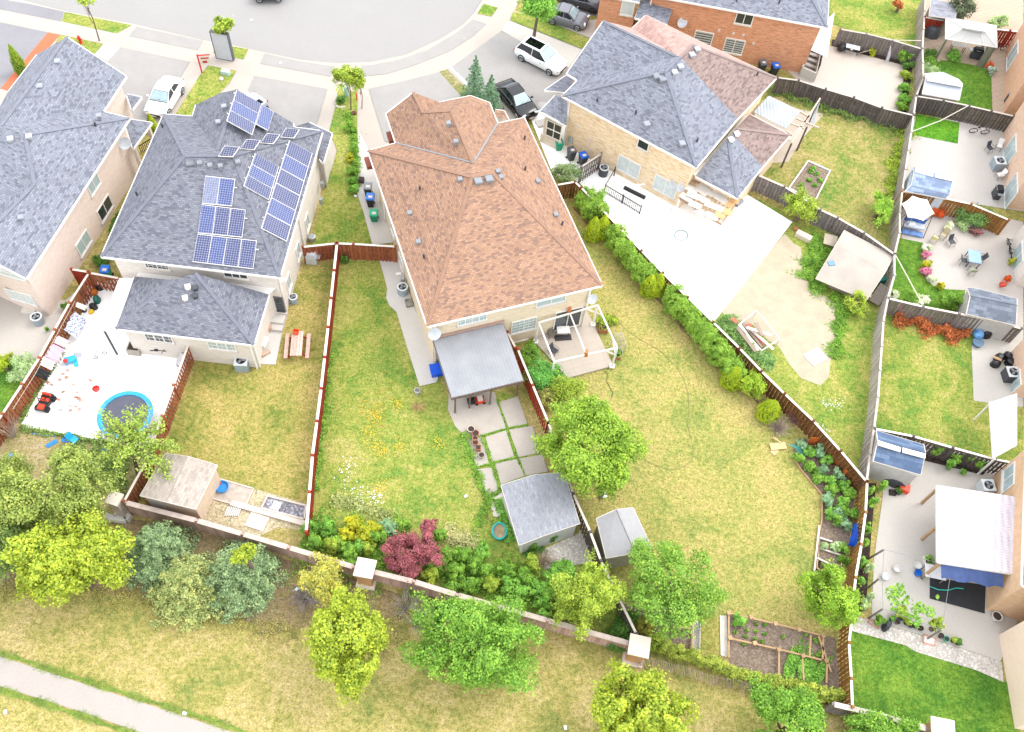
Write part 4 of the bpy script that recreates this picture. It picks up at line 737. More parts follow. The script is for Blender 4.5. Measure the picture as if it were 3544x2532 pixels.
fence('wooden_fence', 'charcoal fence with white top behind the blue grey shed', PX(U, 68, 706, 405, 772, 745, 870, 1105, 970, 1290, 1005), WD_, CAPW)
fence('boundary_wall', 'low pinkish plank wall below the brown roofed shed', PX(J, 1085, 1345, 1700, 1500) + PX(O, 0, 208, 500, 358), WPINK, plain('b3a39a', .8, .2), h=1.7, style='wall', capw=.3, cat='boundary wall', seg=3)
fence('boundary_wall', 'pinkish plank wall between the two square brick pillars', PX(O, 650, 395, 960, 470, 1290, 572, 1590, 656) + PX(Q, -10, 768, 260, 845, 620, 945), WPINK, plain('b3a39a', .8, .2), h=1.7, style='wall', capw=.3, cat='boundary wall', seg=3)
fence('boundary_wall', 'grey plank wall below the deep green lawn at bottom right', PX(R, 405, 1410, 750, 1492, 1130, 1600), WG, plain('bdb2a8', .8, .2), h=1.7, style='wall', capw=.3, cat='boundary wall', seg=3)
def pillar(q4, label, bm):
    z = 2.15; p = [W(q, z) for q in q4]; c = sum(p, Vector()) / 4; t = thing('brick_pillar', label, 'pillar', (c.x, c.y, 0), group='square capped pillars of the boundary wall'); rz = math.atan2(p[1].y - p[0].y, p[1].x - p[0].x)
    s = (p[1] - p[0]).length; obj('base', MB().box((c.x, c.y, 0), (s * 1.0, s * 1.0, .32), rz), plain('cbbfb2', .8), t); obj('shaft', MB().box((c.x, c.y, .32), (s * .74, s * .74, z - .52), rz), bm, t)
    cp = MB().box((c.x, c.y, z - .2), (s * .92, s * .92, .08), rz); cp.box((c.x, c.y, z - .12), (s, s, .12), rz); obj('capstone', cp, plain('cfc3b6', .8, .05), t); return t
BRP = brick('b98f66', 'a67d58', '936b4a', 'b39c80')
pillar(PX(O, 530, 278, 676, 305, 640, 462, 490, 415), 'square brick pillar beside the red leaved maple', BRP)
pillar(PX(Q, 630, 868, 790, 905, 762, 1066, 600, 1018), 'square brick pillar at the end of the pink wall by the lath fence', BRP)
pillar(PX(J, 962, 1215, 1070, 1250, 1000, 1400, 905, 1365), 'square pillar beside the large pine', plain('a99c90', .9))
pillar(PX(R, 1165, 1525, 1345, 1562, 1345, 1700, 1165, 1665), 'square pillar cut by the bottom edge below the green lawn', BRP)
# low curb of concrete blocks under the pine
c_ = MB(); pp = P2(J, 930, 1475, 1000, 1500, 1100, 1512, 1135, 1465)
for a, b in zip(pp, pp[1:]): c_.beam(a + Vector((0, 0, .2)), b + Vector((0, 0, .2)), .3, .4)
one('retaining_curb', 'low pale concrete curb under the large pine', 'curb', c_, PALE)
# lath snow fence
def lath():
    bot = P2(Q, 690, 1140, 800, 1130, 870, 1150, 1060, 1200, 1240, 1260, 1450, 1300, 1600, 1340, 1700, 1385, 1780, 1440); lab = 'sagging lath snow fence of thin bleached slats beside the brick pillar'
    t = thing('snow_fence', lab, 'fence', bot[0]); mb = MB(); wr = MB(); prev = None
    for a, b in zip(bot, bot[1:]):
        l = (b - a).length; n = int(l / .13)
        for k in range(n):
            p = a.lerp(b, k / n); tilt = Vector((-.32 + random.uniform(-.06, .06), .22, 1.1)); tp = p + tilt * random.uniform(.95, 1.1); mb.beam(p, tp, .045, .015)
            if prev:
                for f in (.25, .6, .9): wr.tube([prev[0].lerp(prev[1], f), p.lerp(tp, f)], .008, 4, False)
            prev = (p, tp)
    obj('slats', mb, wood('b5a08c', '8d7968'), t); obj('wires', wr, GREY, t)
lath()
# garden edging boards: hedge bed, vegetable beds
def edging(label, fn, xy, mat, hgt=.16, w=.06, name='garden_edging'):
    p = P2(fn, *xy); mb = MB()
    for a, b in zip(p, p[1:]): mb.beam(a + Vector((0, 0, hgt / 2)), b + Vector((0, 0, hgt / 2)), w, hgt)
    one(name, label, 'edging', mb, mat)
BRN = wood('7c6452', '5e4a3c')
edging('brown board edging along the foot of the long cedar hedge', H, (960, 300, 1080, 440, 1300, 680, 1560, 950, 1640, 1050, 1760, 1160, 1900, 1350, 2180, 1624, 2380, 1800, 2620, 2050), BRN)
edging('pale board edging round the lush vegetable bed', M, (860, 960, 920, 1060, 1110, 1290, 1105, 1500, 1085, 1600, 1075, 1800, 1060, 1915, 1145, 1980), WTAN)
def framed(label, fn, bars, z=.25, mat=None, knots=True, up_=.9, loc=None):
    t = thing('bed_frame', label, 'garden frame', P2(fn, *bars[0][:2])[0])
    for b in bars:
        p = P2(fn, *b, z=z); mb = MB()
        for a, c in zip(p, p[1:]): mb.beam(a, c, .1, .1)
        obj('timber', mb, mat or WTAN, t)
    return t
framed('pale timber frame dividing the large bare vegetable bed', Q, [(1380, 712, 1720, 790, 2105, 888), (1380, 905, 1760, 990, 2130, 1082), (1380, 725, 1380, 1055), (2105, 890, 2100, 1080), (2010, 885, 2000, 1045), (1765, 1000, 1765, 1185), (1945, 1045, 1955, 1225), (2135, 1085, 2130, 1250), (2070, 890, 2165, 1165)], mat=WTAN)
framed('pale timber frame of the small vegetable bed under the leafy tree', Q, [(1000, 745, 1100, 735, 1100, 1000), (950, 820, 1100, 830)], mat=WTAN)
framed('white timber dividers of the narrow vegetable bed', R, [(305, 135, 400, 165), (305, 215, 470, 270), (285, 290, 470, 380), (300, 40, 262, 390, 345, 440)], mat=OFFW, z=.15)
kn = MB()
for x, y in ((1380, 712), (1552, 745), (1740, 795), (1922, 840), (2105, 888), (1390, 905), (1580, 945), (1765, 995), (1950, 1042), (2130, 1080)): p = W(Q(x, y), .31); kn.box((p.x, p.y, .31), (.24, .24, .1), .3)
one('timber_blocks', 'row of small pale timber blocks on the vegetable bed frame', 'timber', kn, WTAN)
for i, (xy, l) in enumerate((((1105, 760, 1160, 800, 1155, 1000, 1105, 1000), 'white honeycomb paver strip left of the grass path'), ((1312, 740, 1360, 740, 1368, 1055, 1318, 1040), 'white honeycomb paver strip right of the grass path'))):
    mb = MB(); p = P2(Q, *xy)
    for a in range(5):
        for b in range(24):
            c = p[0].lerp(p[1], (a + .5) / 5).lerp(p[3].lerp(p[2], (a + .5) / 5), (b + .5 * (a % 2)) / 24); mb.box((c.x, c.y, .02), (.1, .1, .06), .7)
    one('paver_strip', l, 'pavers', mb, plain('d8d3ca', .8, .1))
# deck, pergola and trellis behind the terracotta roofed house
slab('tiled_terrace', P2(H, 610, 1450, 640, 1330, 1075, 1190) + P2(L, 1303, 172, 912, 277), .16, paving('bfb3a6', .05, .8, .6, '9f958c'), ang=math.atan2(*(W(L(1303, 172)) - W(L(912, 277))).yx))
def pergola():
    z = 2.5; c = [W(H(660, 1290), z), W(H(1170, 1140), z), W(L(1340, 8), z), W(L(795, 130), z)]; t = thing('pergola', 'white open pergola frame standing on the tiled terrace', 'pergola', (c[0].x, c[0].y, .16)); wm = plain('dcd8d4', .5)
    for a, b in zip(c, c[1:] + c[:1]): obj('beam', MB().beam(a, b, .09, .12), wm, t)
    m = [W(H(925, 1195), z), W(L(1070, 65), z)]; obj('beam', MB().beam(m[0], m[1], .08, .1), wm, t)
    for p in c: obj('post', MB().box((p.x, p.y, .16), (.13, .13, z - .26)).box((p.x, p.y, .16), (.34, .34, .1)), wm, t)
    for i, (p, q) in enumerate(((c[1], c[0]), (c[1], c[2]), (c[2], c[1]), (c[2], c[3]))): d = (q - p).normalized(); obj('brace', MB().beam(p + d * .8 - Vector((0, 0, .08)), p - Vector((0, 0, .85)), .08, .08), wm, t)
    for p in m: obj('bracket', MB().box((p.x, p.y, z - .1), (.2, .3, .5)), plain('b06a38', .6), t)
    tr = thing('trellis', 'white lattice trellis leaning out beside the pergola', 'trellis', W(H(1330, 1500), 0)); mb = MB(); a, b = W(H(1310, 1385), 1.6), W(L(1345, 50), 1.6); n = Vector((1.0, .1, 0))
    g = [a, W(H(1385, 1380), 1.7), W(H(1418, 1475), 1.4), W(L(1375, 70), .4)]
    for k in range(8): mb.beam(g[0].lerp(g[3], k / 7), g[1].lerp(g[2], k / 7), .03, .03)
    for k in range(5): mb.beam(g[0].lerp(g[1], k / 4), g[3].lerp(g[2], k / 4), .03, .03)
    for p in g: mb.beam(p, (p.x, p.y, 0), .03, .03)
    obj('lattice', mb, WPALE, tr)
pergola()
# grey ribbed metal canopy
def canopy():
    zh, zl = 3.1, 2.45; c = [W((1500, 1176), zh), W((1741, 1118), zh), W(L(527, 290), zl), W(K(1908, 440), zl)]; t = thing('metal_canopy', 'grey corrugated metal canopy behind the terracotta roofed house', 'canopy', (c[0].x, c[0].y, 0))
    n = 44; mb = MB(); th = Vector((0, 0, .03)); P = []
    for k in range(n + 1): o = Vector((0, 0, .02 if k % 2 else 0)); P.append((c[0].lerp(c[1], k / n) + o, c[3].lerp(c[2], k / n) + o))
    for a, b in zip(P, P[1:]): mb.poly(up([a[0], b[0], b[1], a[1]])); mb.poly([a[1] - th, b[1] - th, b[0] - th, a[0] - th])
    obj('metal_sheet', mb, corrug('85878c', '939599', 3.0, .6, .05), t); fr = MB()
    for a, b in ((c[0], c[1]), (c[3], c[2]), (c[0], c[3]), (c[1], c[2])): fr.beam(a - Vector((0, 0, .14)), b - Vector((0, 0, .14)), .1, .18)
    obj('frame', fr, wood('7b6a60', '5e5049'), t)
    for p in (c[3] + Vector((.2, .3, 0)), c[2] + Vector((-.3, .3, 0)), (c[2] + c[3]) / 2 + Vector((.2, .3, 0)), (c[2] * .25 + c[3] * .75) + Vector((0, .3, 0))): obj('post', MB().box((p.x, p.y, .0), (.11, .11, p.z - .22)), wood('7b6a60', '5e5049'), t)
    obj('fascia', MB().beam(c[0] + Vector((0, .25, .1)), c[1] + Vector((0, .25, .1)), .5, .06), plain('9c8478', .8), t)
canopy()
# patio covers
def board_pergola():
    z = 2.5; c = [W(H(1985, 60), z), W(I(395, 215), z), W(I(240, 440), 2.3), W(H(1880, 215), 2.3)]; t = thing('pergola', 'timber pergola roofed with loose white boards against the tan brick wall', 'pergola', (c[0].x, c[0].y, 0)); fr = MB()
    for k in range(12): fr.beam(c[0].lerp(c[1], k / 11), c[3].lerp(c[2], k / 11), .06, .1)
    fr.beam(c[0], c[1], .1, .14).beam(c[3], c[2], .1, .14); obj('rafters', fr, wood('a88a70', '8a6e58'), t)
    for p in (c[2], c[3]): obj('post', MB().box((p.x, p.y, 0), (.12, .12, p.z - .06)), WHITE, t)
    for u, v, a in ((.1, .4, .1), (.3, .3, -.2), (.5, .25, .1), (.72, .3, -.1), (.2, .65, .15), (.42, .6, 0), (.62, .65, .12), (.85, .6, .1), (.1, .85, -.1), (.35, .95, .1), (.55, 1.05, -.15), (.75, .98, .1), (.3, .12, .1), (.65, .1, 0)):
        p = c[0].lerp(c[1], u).lerp(c[3].lerp(c[2], u), v); obj('loose_board', MB().box((p.x, p.y, p.z + .06 + .09 * random.random()), (1.0, .6, .03), -.5 + a), plain('b9b3ac', .6, .1), t)
    for u, v in ((.9, .35), (.97, .6), (.95, .15), (.88, .8)): p = c[0].lerp(c[1], u).lerp(c[3].lerp(c[2], u), v); obj('loose_board', MB().box((p.x, p.y, p.z + .13), (.7, .6, .03), -.4), plain('c0976a', .6), t)
board_pergola()
def white_pergola():
    z = 2.7; t = thing('pergola', 'weathered white pergola with a clear sheet roof beside the brown roof', 'pergola', W(D(900, 1260), 0)); c = [W(D(*k), z) for k in ((650, 832), (925, 965), (795, 1115), (515, 975))]
    mb = MB().poly(up([p + Vector((0, 0, .08)) for p in c])); mb.poly([p + Vector((0, 0, .05)) for p in c]); obj('clear_sheet', mb, corrug('8f969c', 'aab0b5', 1.2, .2, 0), t)
    bars = [((850, 1235), (1095, 850)), ((800, 1130), (860, 1170)), ((885, 1020), (1085, 1105)), ((925, 965), (1000, 1010)), ((840, 1065), (960, 1110)), ((830, 1215), (1000, 1000))]
    for a, b in bars: obj('beam', MB().beam(W(D(*a), z), W(D(*b), z), .12, .12), WPALE, t)
    for k in ((850, 1235), (1090, 860), (985, 1090)): p = W(D(*k), z); obj('post', MB().box((p.x, p.y, 0), (.12, .12, z - .08)), WD_, t)
    p = [W(D(*k), zz) for k, zz in (((1100, 850), 2.4), ((1040, 1080), .4), ((1005, 1065), .5), ((1070, 900), 2.3))]; obj('hanging_sheet', MB().poly(p), plain('b5b9bd', .6), t)
white_pergola()
def ribbed_cover():
    z = 2.75; c = [W(U(612, 1195), z), W(U(1330, 1300), z + .3), W(R(1900, 425), z + .3), W(R(1215, 318), z)]; t = thing('patio_cover', 'large white ribbed patio cover over the right-hand terrace', 'patio cover', (c[0].x, c[0].y, 0)); n = 60; mb = MB(); P = []
    for k in range(n + 1): o = Vector((0, 0, .04 if k % 2 else 0)); P.append((c[0].lerp(c[3], k / n) + o, c[1].lerp(c[2], k / n) + o))
    for a, b in zip(P, P[1:]): mb.poly(up([a[0], b[0], b[1], a[1]])); mb.poly([q - Vector((0, 0, .03)) for q in (a[1], b[1], b[0], a[0])])
    obj('ribbed_sheet', mb, corrug('c9c3cf', 'd6d2d8', .8, .4, 0), t); obj('edge_rail', MB().beam(c[0] - Vector((0, 0, .1)), c[3] - Vector((0, 0, .1)), .14, .2).beam(c[3] - Vector((0, 0, .1)), c[2] - Vector((0, 0, .1)), .1, .16), WHITE, t)
    for p in (c[0], (c[0] + c[3]) / 2, c[3]): obj('post', MB().box((p.x + .2, p.y, 0), (.14, .14, z - .2)), WTAN, t)
    a, b = c[3].lerp(c[2], .05), c[3].lerp(c[2], .75); mb = MB()
    for k in range(8):
        q0, q1 = a.lerp(b, k / 8), a.lerp(b, (k + 1) / 8); w0 = .1 * sin(k * 1.9); w1 = .1 * sin(k * 1.9 + 1.9); mb.poly([q0 - Vector((0, 0, .25)), q1 - Vector((0, 0, .25)), q1 + Vector((.15, -.7 + w1, -.75)), q0 + Vector((.15, -.7 + w0, -.75))])
    obj('blue_tarp', mb, plain('3b4f7e', .6, .2), t)
    lt = MB(); p0, p1 = W(U(1105, 1110), 2.2), W(U(1279, 1000), 2.2)
ribbed_cover()
def lean_to():
    z = 2.4; c = [W(U(1062, 480), z), W(U(1300, 400), z + .5), W(U(1300, 850), z + .5), W(U(1095, 965), z)]; t = thing('patio_cover', 'translucent lean-to cover with a white edge at the right margin', 'patio cover', (c[0].x, c[0].y, 0)); mb = MB().poly(up(c)); mb.poly([p - Vector((0, 0, .04)) for p in c]); obj('clear_sheet', mb, corrug('aab2b6', 'c0c6c9', 1, .2, 0), t); obj('edge_rail', MB().beam(c[0], c[3], .12, .14), WHITE, t)
    for p in (c[0], c[3]): obj('post', MB().box((p.x + .1, p.y, 0), (.1, .1, z)), WHITE, t)
lean_to()
# ------------------------------------------------------------ sheds
def shed(label, wallq, z, roofs, rm, wm, edges=(), extras=None, name='garden_shed', inset_=.12, caps=()):
    """roofs: list of faces [(crop, x, y, z)]; wallq: eave outline in the photograph at height z"""
    pts = [W(q, z) for q in wallq]; c = sum(pts, Vector()) / len(pts); t = thing(name, label, 'shed', (c.x, c.y, 0)); ft = inset([V3(p, 0) for p in pts], inset_); obj('wall', MB().prism([(p.x, p.y) for p in ft], 0, z - .02), wm, t)
    mb = MB(); fs = []
    for f in roofs: g = up([W(fn(x, y), zz) for fn, x, y, zz in f]); mb.poly(g); mb.poly([p - Vector((0, 0, .06)) for p in g[::-1]]); fs.append(g)
    r = obj('roof', mb, rm, t); e = MB()
    for f in fs:
        for a, b in zip(f, f[1:] + f[:1]): e.beam(a - Vector((0, 0, .05)), b - Vector((0, 0, .05)), .05, .09)
    obj('roof_trim', e, OFFW, r)
    for a, b, w_ in caps: obj('ridge_cap', MB().beam(a, b, w_, .08), WHITE, r)
    if extras: extras(t, r, ft, fs)
    return t
def ex1(t, r, ft, fs):
    w = Wall(*[ft_pt(ft, W(J(x, y), 2.1)) for x, y in ((1210, 1285), (1690, 1402))]); obj('door', w.slab(MB(), .2, 1.1, .05, 1.9, 0, .05), PALE, t)
shed('long tan shed with a brown grey shingle roof in the walled corner', PX(J, 1430, 920, 1880, 1022, 1690, 1402, 1210, 1285), 2.2, [[(J, 1430, 920, 2.25), (J, 1620, 945, 2.8), (J, 1440, 1340, 2.8), (J, 1210, 1285, 2.25)], [(J, 1620, 945, 2.8), (J, 1880, 1022, 2.25), (J, 1690, 1402, 2.25), (J, 1440, 1340, 2.8)]], shingle('a3998f', '9d938a', '958b83', .3, .16), plain('c5b29d', .8), extras=ex1)
shed('wide grey shingled shed beside the round maple', PX(L, 335, 1195, 880, 1085, 1016, 1526, 520, 1700), 2.2, [[(L, 335, 1195, 2.25), (L, 625, 1105, 2.6), (O, 1962, 115, 2.6), (O, 1768, 190, 2.25)], [(L, 625, 1105, 2.6), (L, 880, 1085, 2.25), (L, 1016, 1526, 2.25), (O, 1962, 115, 2.6)]], shingle('87898f', '84868c', '7f8188', .3, .15), plain('b9b9b6', .7))
shed('grey resin shed with a skylight beside the dark fence', PX(L, 1162, 1482, 1478, 1392) + PX(Q, 775, 240, 450, 300), 2.1,
     [[(L, 1160, 1482, 2.1), (L, 1330, 1405, 2.75), (Q, 660, 250, 2.75), (Q, 440, 290, 2.1)], [(L, 1330, 1405, 2.75), (L, 1478, 1390, 2.55), (Q, 780, 190, 2.2), (Q, 790, 230, 2.0), (Q, 660, 250, 2.75)]], plain('8d8c8e', .5, .08), plain('a6a096', .6))
shed('large flat tan shed with patched felt roof beside the silvery fence', PX(I, 1335, 520, 1700, 710, 1490, 1060, 1085, 895), 1.0, [[(I, 1305, 490, 1.5), (I, 1732, 710, 1.5), (I, 1660, 850, 1.85), (I, 1235, 610, 1.85)], [(I, 1235, 610, 1.85), (I, 1660, 850, 1.85), (I, 1500, 1090, 1.05), (I, 1060, 905, 1.05)]], plain('a0988f', .9, .12, 0, .2, .8), plain('8b7d70', .8), inset_=.3)
shed('white and grey resin shed on the small lawn beside the gazebo', PX(S, 495, 635, 790, 690, 800, 860, 480, 800), 2.0, [[(S, 500, 632, 2.0), (S, 660, 622, 2.3), (S, 795, 682, 2.1), (S, 830, 722, 2.5), (S, 512, 670, 2.6)], [(S, 512, 670, 2.6), (S, 830, 722, 2.5), (S, 800, 862, 2.0), (S, 480, 805, 2.0)]], plain('9aa0ab', .5, .05), plain('a09a98', .6), caps=[(W(S(520, 680), 2.62), W(S(825, 735), 2.54), .45)])
shed('blue grey resin shed on the white patio behind the parasol', PX(S, 385, 1440) + PX(T, 750, 30, 690, 215, 335, 130), 2.0, [[(S, 395, 1440, 2.1), (S, 745, 1535, 2.1), (T, 748, 30, 2.6), (S, 410, 1480, 2.6)], [(S, 410, 1480, 2.6), (T, 748, 30, 2.6), (T, 715, 180, 2.3), (T, 385, 100, 2.3)], [(T, 385, 100, 2.3), (T, 715, 180, 2.3), (T, 685, 218, 2.0), (T, 330, 150, 2.0)]], shingle('8290a4', '77859b', '6c7a92', .5, .3), plain('b5c0c8', .6), caps=[(W(S(418, 1470), 2.6), W(S(570, 1510), 2.6), .4), (W(S(590, 1515), 2.6), W(S(745, 1550), 2.6), .4)])
shed('grey shingled shed half behind the dark grey fence', PX(T, 868, 985, 1300, 1080, 1290, 1330, 865, 1215), 2.0, [[(T, 868, 985, 2.0), (T, 960, 995, 2.0), (T, 1300, 1080, 2.0), (T, 1300, 1140, 2.6), (T, 895, 1058, 2.6)], [(T, 895, 1058, 2.6), (T, 1300, 1140, 2.6), (T, 1290, 1310, 2.0), (T, 860, 1212, 2.0)]], shingle('737a85', '6a717c', '5f6671', .5, .3), plain('a9a7a4', .6))
shed('blue grey shed with white ridge and dark door beside the tarpaulin', PX(U, 82, 722, 505, 855, 450, 1135, 30, 990), 2.1, [[(U, 82, 722, 2.2), (U, 495, 845, 2.2), (U, 508, 915, 2.8), (U, 95, 815, 2.8)], [(U, 95, 815, 2.8), (U, 508, 915, 2.8), (U, 465, 1105, 2.2), (U, 55, 985, 2.2)]], shingle('5f7089', '56677f', '4d5e78', .6, .3), plain('a8a6a2', .6), caps=[(W(U(97, 830), 2.82), W(U(290, 890), 2.82), .34), (W(U(308, 892), 2.82), W(U(505, 945), 2.82), .34)],
     extras=lambda t, r, ft, fs: obj('door', MB().box(tuple(W(U(275, 1065), .9)), (1.2, .1, 1.0), -.2), BLACK, t))
shed('small light grey shed under the dark tree at the top', PX(S, 555, 0, 790, 32, 765, 160, 540, 130), 2.0, [[(S, 560, -10, 2.1), (S, 792, 28, 2.1), (S, 765, 160, 2.4), (S, 538, 132, 2.4)]], shingle('8b8c94', '82838b', '77787f', .4, .22), plain('b0aca6', .6))
# gazebo with posts and curtains
def gazebo():
    z = 2.3; c = [W(S(*k), z) for k in ((682, 148), (1120, 222), (1125, 410), (680, 335))]; m = sum(c, Vector()) / 4; t = thing('gazebo', 'pale hardtop gazebo over barbecue and table in the top right yard', 'gazebo', (m.x, m.y, 0)); a, b = W(S(835, 240), 3.1), W(S(1010, 262), 3.1); mb = MB()
    for f in ([c[0], c[1], b, a], [c[1], c[2], b], [c[2], c[3], a, b], [c[3], c[0], a]): mb.poly(up(list(f)))
    r = obj('roof', mb, plain('a9a9a6', .5, .04), t); rb = MB()
    for p, q in ((c[0], a), (c[1], b), (c[2], b), (c[3], a), (c[0], c[1]), (c[1], c[2]), (c[2], c[3]), (c[3], c[0])): rb.beam(p, q, .07, .07)
    for k in range(1, 4):
        rb.beam(c[0].lerp(c[1], k / 4), a.lerp(b, k / 4), .04, .04); rb.beam(c[3].lerp(c[2], k / 4), a.lerp(b, k / 4), .04, .04)
    obj('roof_ribs', rb, plain('c2c2bf', .5), r); q = [W(S(*k), 3.25) for k in ((855, 205), (1010, 232), (1030, 275), (828, 240))]; obj('vent_cap', MB().prism([(p.x, p.y) for p in q], 3.14, 3.28), plain('b0b0ad', .5), r)
    for p in c: g = p + (m - p) * .06; obj('post', MB().box((g.x, g.y, 0), (.14, .14, z)), plain('6a6a5c', .6), t)
    g = c[2] + (m - c[2]) * .05; obj('curtain', MB().box((g.x - .25, g.y + .1, .02), (.7, .2, z - .05), .1), plain('77776a', .8), t)
gazebo()
# ------------------------------------------------------------ plants
def leaf_mesh(name, P, Nn, size, mat, aspect=.7, jit=.35, seed=0):
    """P, Nn: numpy (n,3) leaf centres and facing; one small four-sided leaf each"""
    rg = np.random.default_rng(seed); n = len(P); r = rg.normal(size=(n, 3)); Nn = Nn / (np.linalg.norm(Nn, axis=1, keepdims=True) + 1e-9)
    t = np.cross(Nn, r); t /= np.linalg.norm(t, axis=1, keepdims=True) + 1e-9; b = np.cross(Nn, t); s = size * (1 + jit * rg.uniform(-1, 1, (n, 1)))
    t = t * s * .5; b = b * s * .5 * aspect; k = Nn * s * .12
    v = np.stack([P - t, P - b * 1.0 + k, P + t, P + b + k], 1).reshape(-1, 3).astype(np.float32)
    me = bpy.data.meshes.new(name); me.vertices.add(4 * n); me.vertices.foreach_set('co', v.ravel()); me.loops.add(4 * n); me.loops.foreach_set('vertex_index', np.arange(4 * n, dtype=np.int32))
    me.polygons.add(n); me.polygons.foreach_set('loop_start', np.arange(0, 4 * n, 4, dtype=np.int32)); me.update(calc_edges=True); me.validate(); me.materials.append(mat); return me
def cloud(lobes, n, seed, thick=.35, up_=.35, rnd=.55):
    """points on the shells of lobes [(centre, (rx, ry, rz))], denser on their tops"""
    rg = np.random.default_rng(seed); a = np.array([l[1][0] * l[1][1] + l[1][0] * l[1][2] for l in lobes]); c = (a / a.sum() * n).astype(int) + 1; P = []; Q_ = []
    for (ce, rr), m in zip(lobes, c):
        d = rg.normal(size=(m, 3)); d[:, 2] += .35; d /= np.linalg.norm(d, axis=1, keepdims=True); rad_ = 1 - thick * rg.random((m, 1)) ** 1.6; rad_ += .10 * (rg.random((m, 1)) ** 6)
        P.append(np.array(ce) + d * rad_ * np.array(rr)); q = d + rg.normal(size=(m, 3)) * rnd; q[:, 2] += up_; Q_.append(q)
    P = np.concatenate(P); Q_ = np.concatenate(Q_); sc = 2.6 / max(.5, min(1.6, max(l[1][0] for l in lobes) * 1.6)); f = 0
    for k in range(5): w_ = rg.normal(size=3) * sc * (1 + .5 * k); f = f + np.sin(P @ w_ + rg.random() * 6.28) / (1 + .3 * k)
    keep = f > np.quantile(f, .2); return P[keep], Q_[keep]
def put(name, me, parent, loc): o = bpy.data.objects.new(name, me); COL.objects.link(o); o.parent = parent; o.location = loc; return o
LIME = leaf('989f34', '7d8c30', '566c28', .3); LIMEG = leaf('779638', '5f8232', '406428', .3); GREENT = leaf('7aa044', '618a38', '456c2e', .3); OLIVE = leaf('76874a', '5f733c', '43572f', .25)
YGREEN = leaf('96a23e', '7a8c34', '57702c', .3); SPRUCE = leaf('86956a', '6b7f5a', '4c6248', .15); SPRUCEY = leaf('aaa060', '8a8f58', '667850', .15); REDL = leaf('96595e', '7c464d', '5a3238', .25)
DARKG = leaf('5c7a34', '46682c', '304e24', .25); CEDAR = leaf('7c9638', '64832f', '456a28', .15); EMER = leaf('8e9a1c', '77891c', '586f18', .15); PALEG = leaf('a3b08a', '8b9f70', '6c8554', .3)
YELLOW = leaf('a39a22', '8c8f26', '657c2a', .3); RUST = leaf('a8663a', '8e5230', '6a3e2a', .2); TAN = leaf('b39c74', '9c8660', '7d6a4c', .2); GREYTW = plain('8d827c', .9, .2); BARK = plain('6a5b50', .9, .3); PINE = leaf('818a42', '6c7a3a', '4c5c30', .15)
PINK = leaf('c07a94', 'a86080', '6f8a4a', .3); ORANGEF = leaf('c8502a', 'a84a26', '5f7a34', .3); WHITEF = leaf('d8d6cc', 'b8bc9e', '7d9460', .3); GREYG = leaf('7f9a78', '688562', '4c6c4a', .25)
def trunk(parent, base, top, r, lobes, mat=BARK, rg=None, nl=6):
    mb = MB(); mid = base.lerp(top, .5) + Vector((.12, .05, 0)); mb.tube([base, mid, top], [r, r * .75, r * .35], 8)
    for l in lobes[:nl]: s = base.lerp(top, random.uniform(.4, .8)); e = Vector(l[0]); mb.tube([s, s.lerp(e, .5) + Vector((0, 0, .15)), e], [r * .45, r * .28, r * .1], 5)
    obj('trunk', mb, mat, parent)
def tree(label, q, zc, rx, ry, mat, n=9000, size=.2, lobes=16, rz=None, name='tree', group=None, seed=1, tr=.16, thick=.4, spread=.66, lr=.42, cat='tree', aspect=.75, low=0.0):
    n = int(n * 1.55); size *= .8; c = W(q, zc); k = ppm(c); RX, RY = rx / k, ry / k; RZ = rz or min(zc * .72, (RX + RY) * .42); rg = np.random.default_rng(seed); L_ = [((c.x, c.y, c.z + RZ * .1), (RX * .55, RY * .55, RZ * .6))]
    for i in range(lobes):
        d = rg.normal(size=3); d[2] = d[2] * .8 + low; d /= np.linalg.norm(d); s = spread * rg.uniform(.72, 1.24); f = lr * rg.uniform(.6, 1.15); L_.append(((c.x + d[0] * RX * s, c.y + d[1] * RY * s, c.z + d[2] * RZ * s), (RX * f, RY * f, RZ * f)))
    t = thing(name, label, cat, (c.x, c.y, 0), group=group); P, Nn = cloud(L_, n, seed, thick); P -= np.array([c.x, c.y, 0]); P[:, 2] = np.maximum(P[:, 2], .06)
    # ragged tips
    na = max(6, n // 130); i = rg.integers(0, len(P), na); ce = np.array([0, 0, c.z]); an = P[i] + (P[i] - ce) * rg.uniform(.0, .2, (na, 1)); j = rg.integers(0, na, int(n * .3)); T_ = an[j] + rg.normal(size=(len(j), 3)) * min(.17, RX * .12) - (an[j] - ce) * rg.uniform(0, .12, (len(j), 1)); T_[:, 2] = np.maximum(T_[:, 2], .05)
    P = np.concatenate([P, T_]); Nn = np.concatenate([Nn, Nn[i][j] + rg.normal(size=(len(j), 3)) * .3])
    put('crown', leaf_mesh('crown', P, Nn, size, mat, aspect, seed=seed), t, (0, 0, 0)); trunk(t, Vector((c.x, c.y, 0)), Vector((c.x, c.y, c.z + RZ * .2)), tr, L_[1:]); return t
G1 = 'lime green street maples in the park strip'
tree('round bright green maple standing between the canopy and the large yellow lawn', L(1090, 850), 3.6, 178, 178, leaf('879a38', '6d8830', '4a6828', .3), 17000, .19, 34, seed=3, lr=.34, spread=.72)
tree('lime yellow maple at the left of the park strip, biggest of its colour', N(520, 320), 4.0, 205, 148, LIME, 15000, .2, 30, seed=4, lr=.32, spread=.74)
tree('tall narrow lime yellow maple between the brick pillar and the wide green tree', O(455, 915), 4.2, 140, 170, LIME, 14000, .19, 28, seed=5, lr=.32, spread=.74)
tree('wide fresh green multi-stemmed tree in the park strip behind the plank wall', O(1420, 960), 3.2, 225, 160, LIMEG, 18000, .17, 40, seed=6, lr=.3, spread=.78)
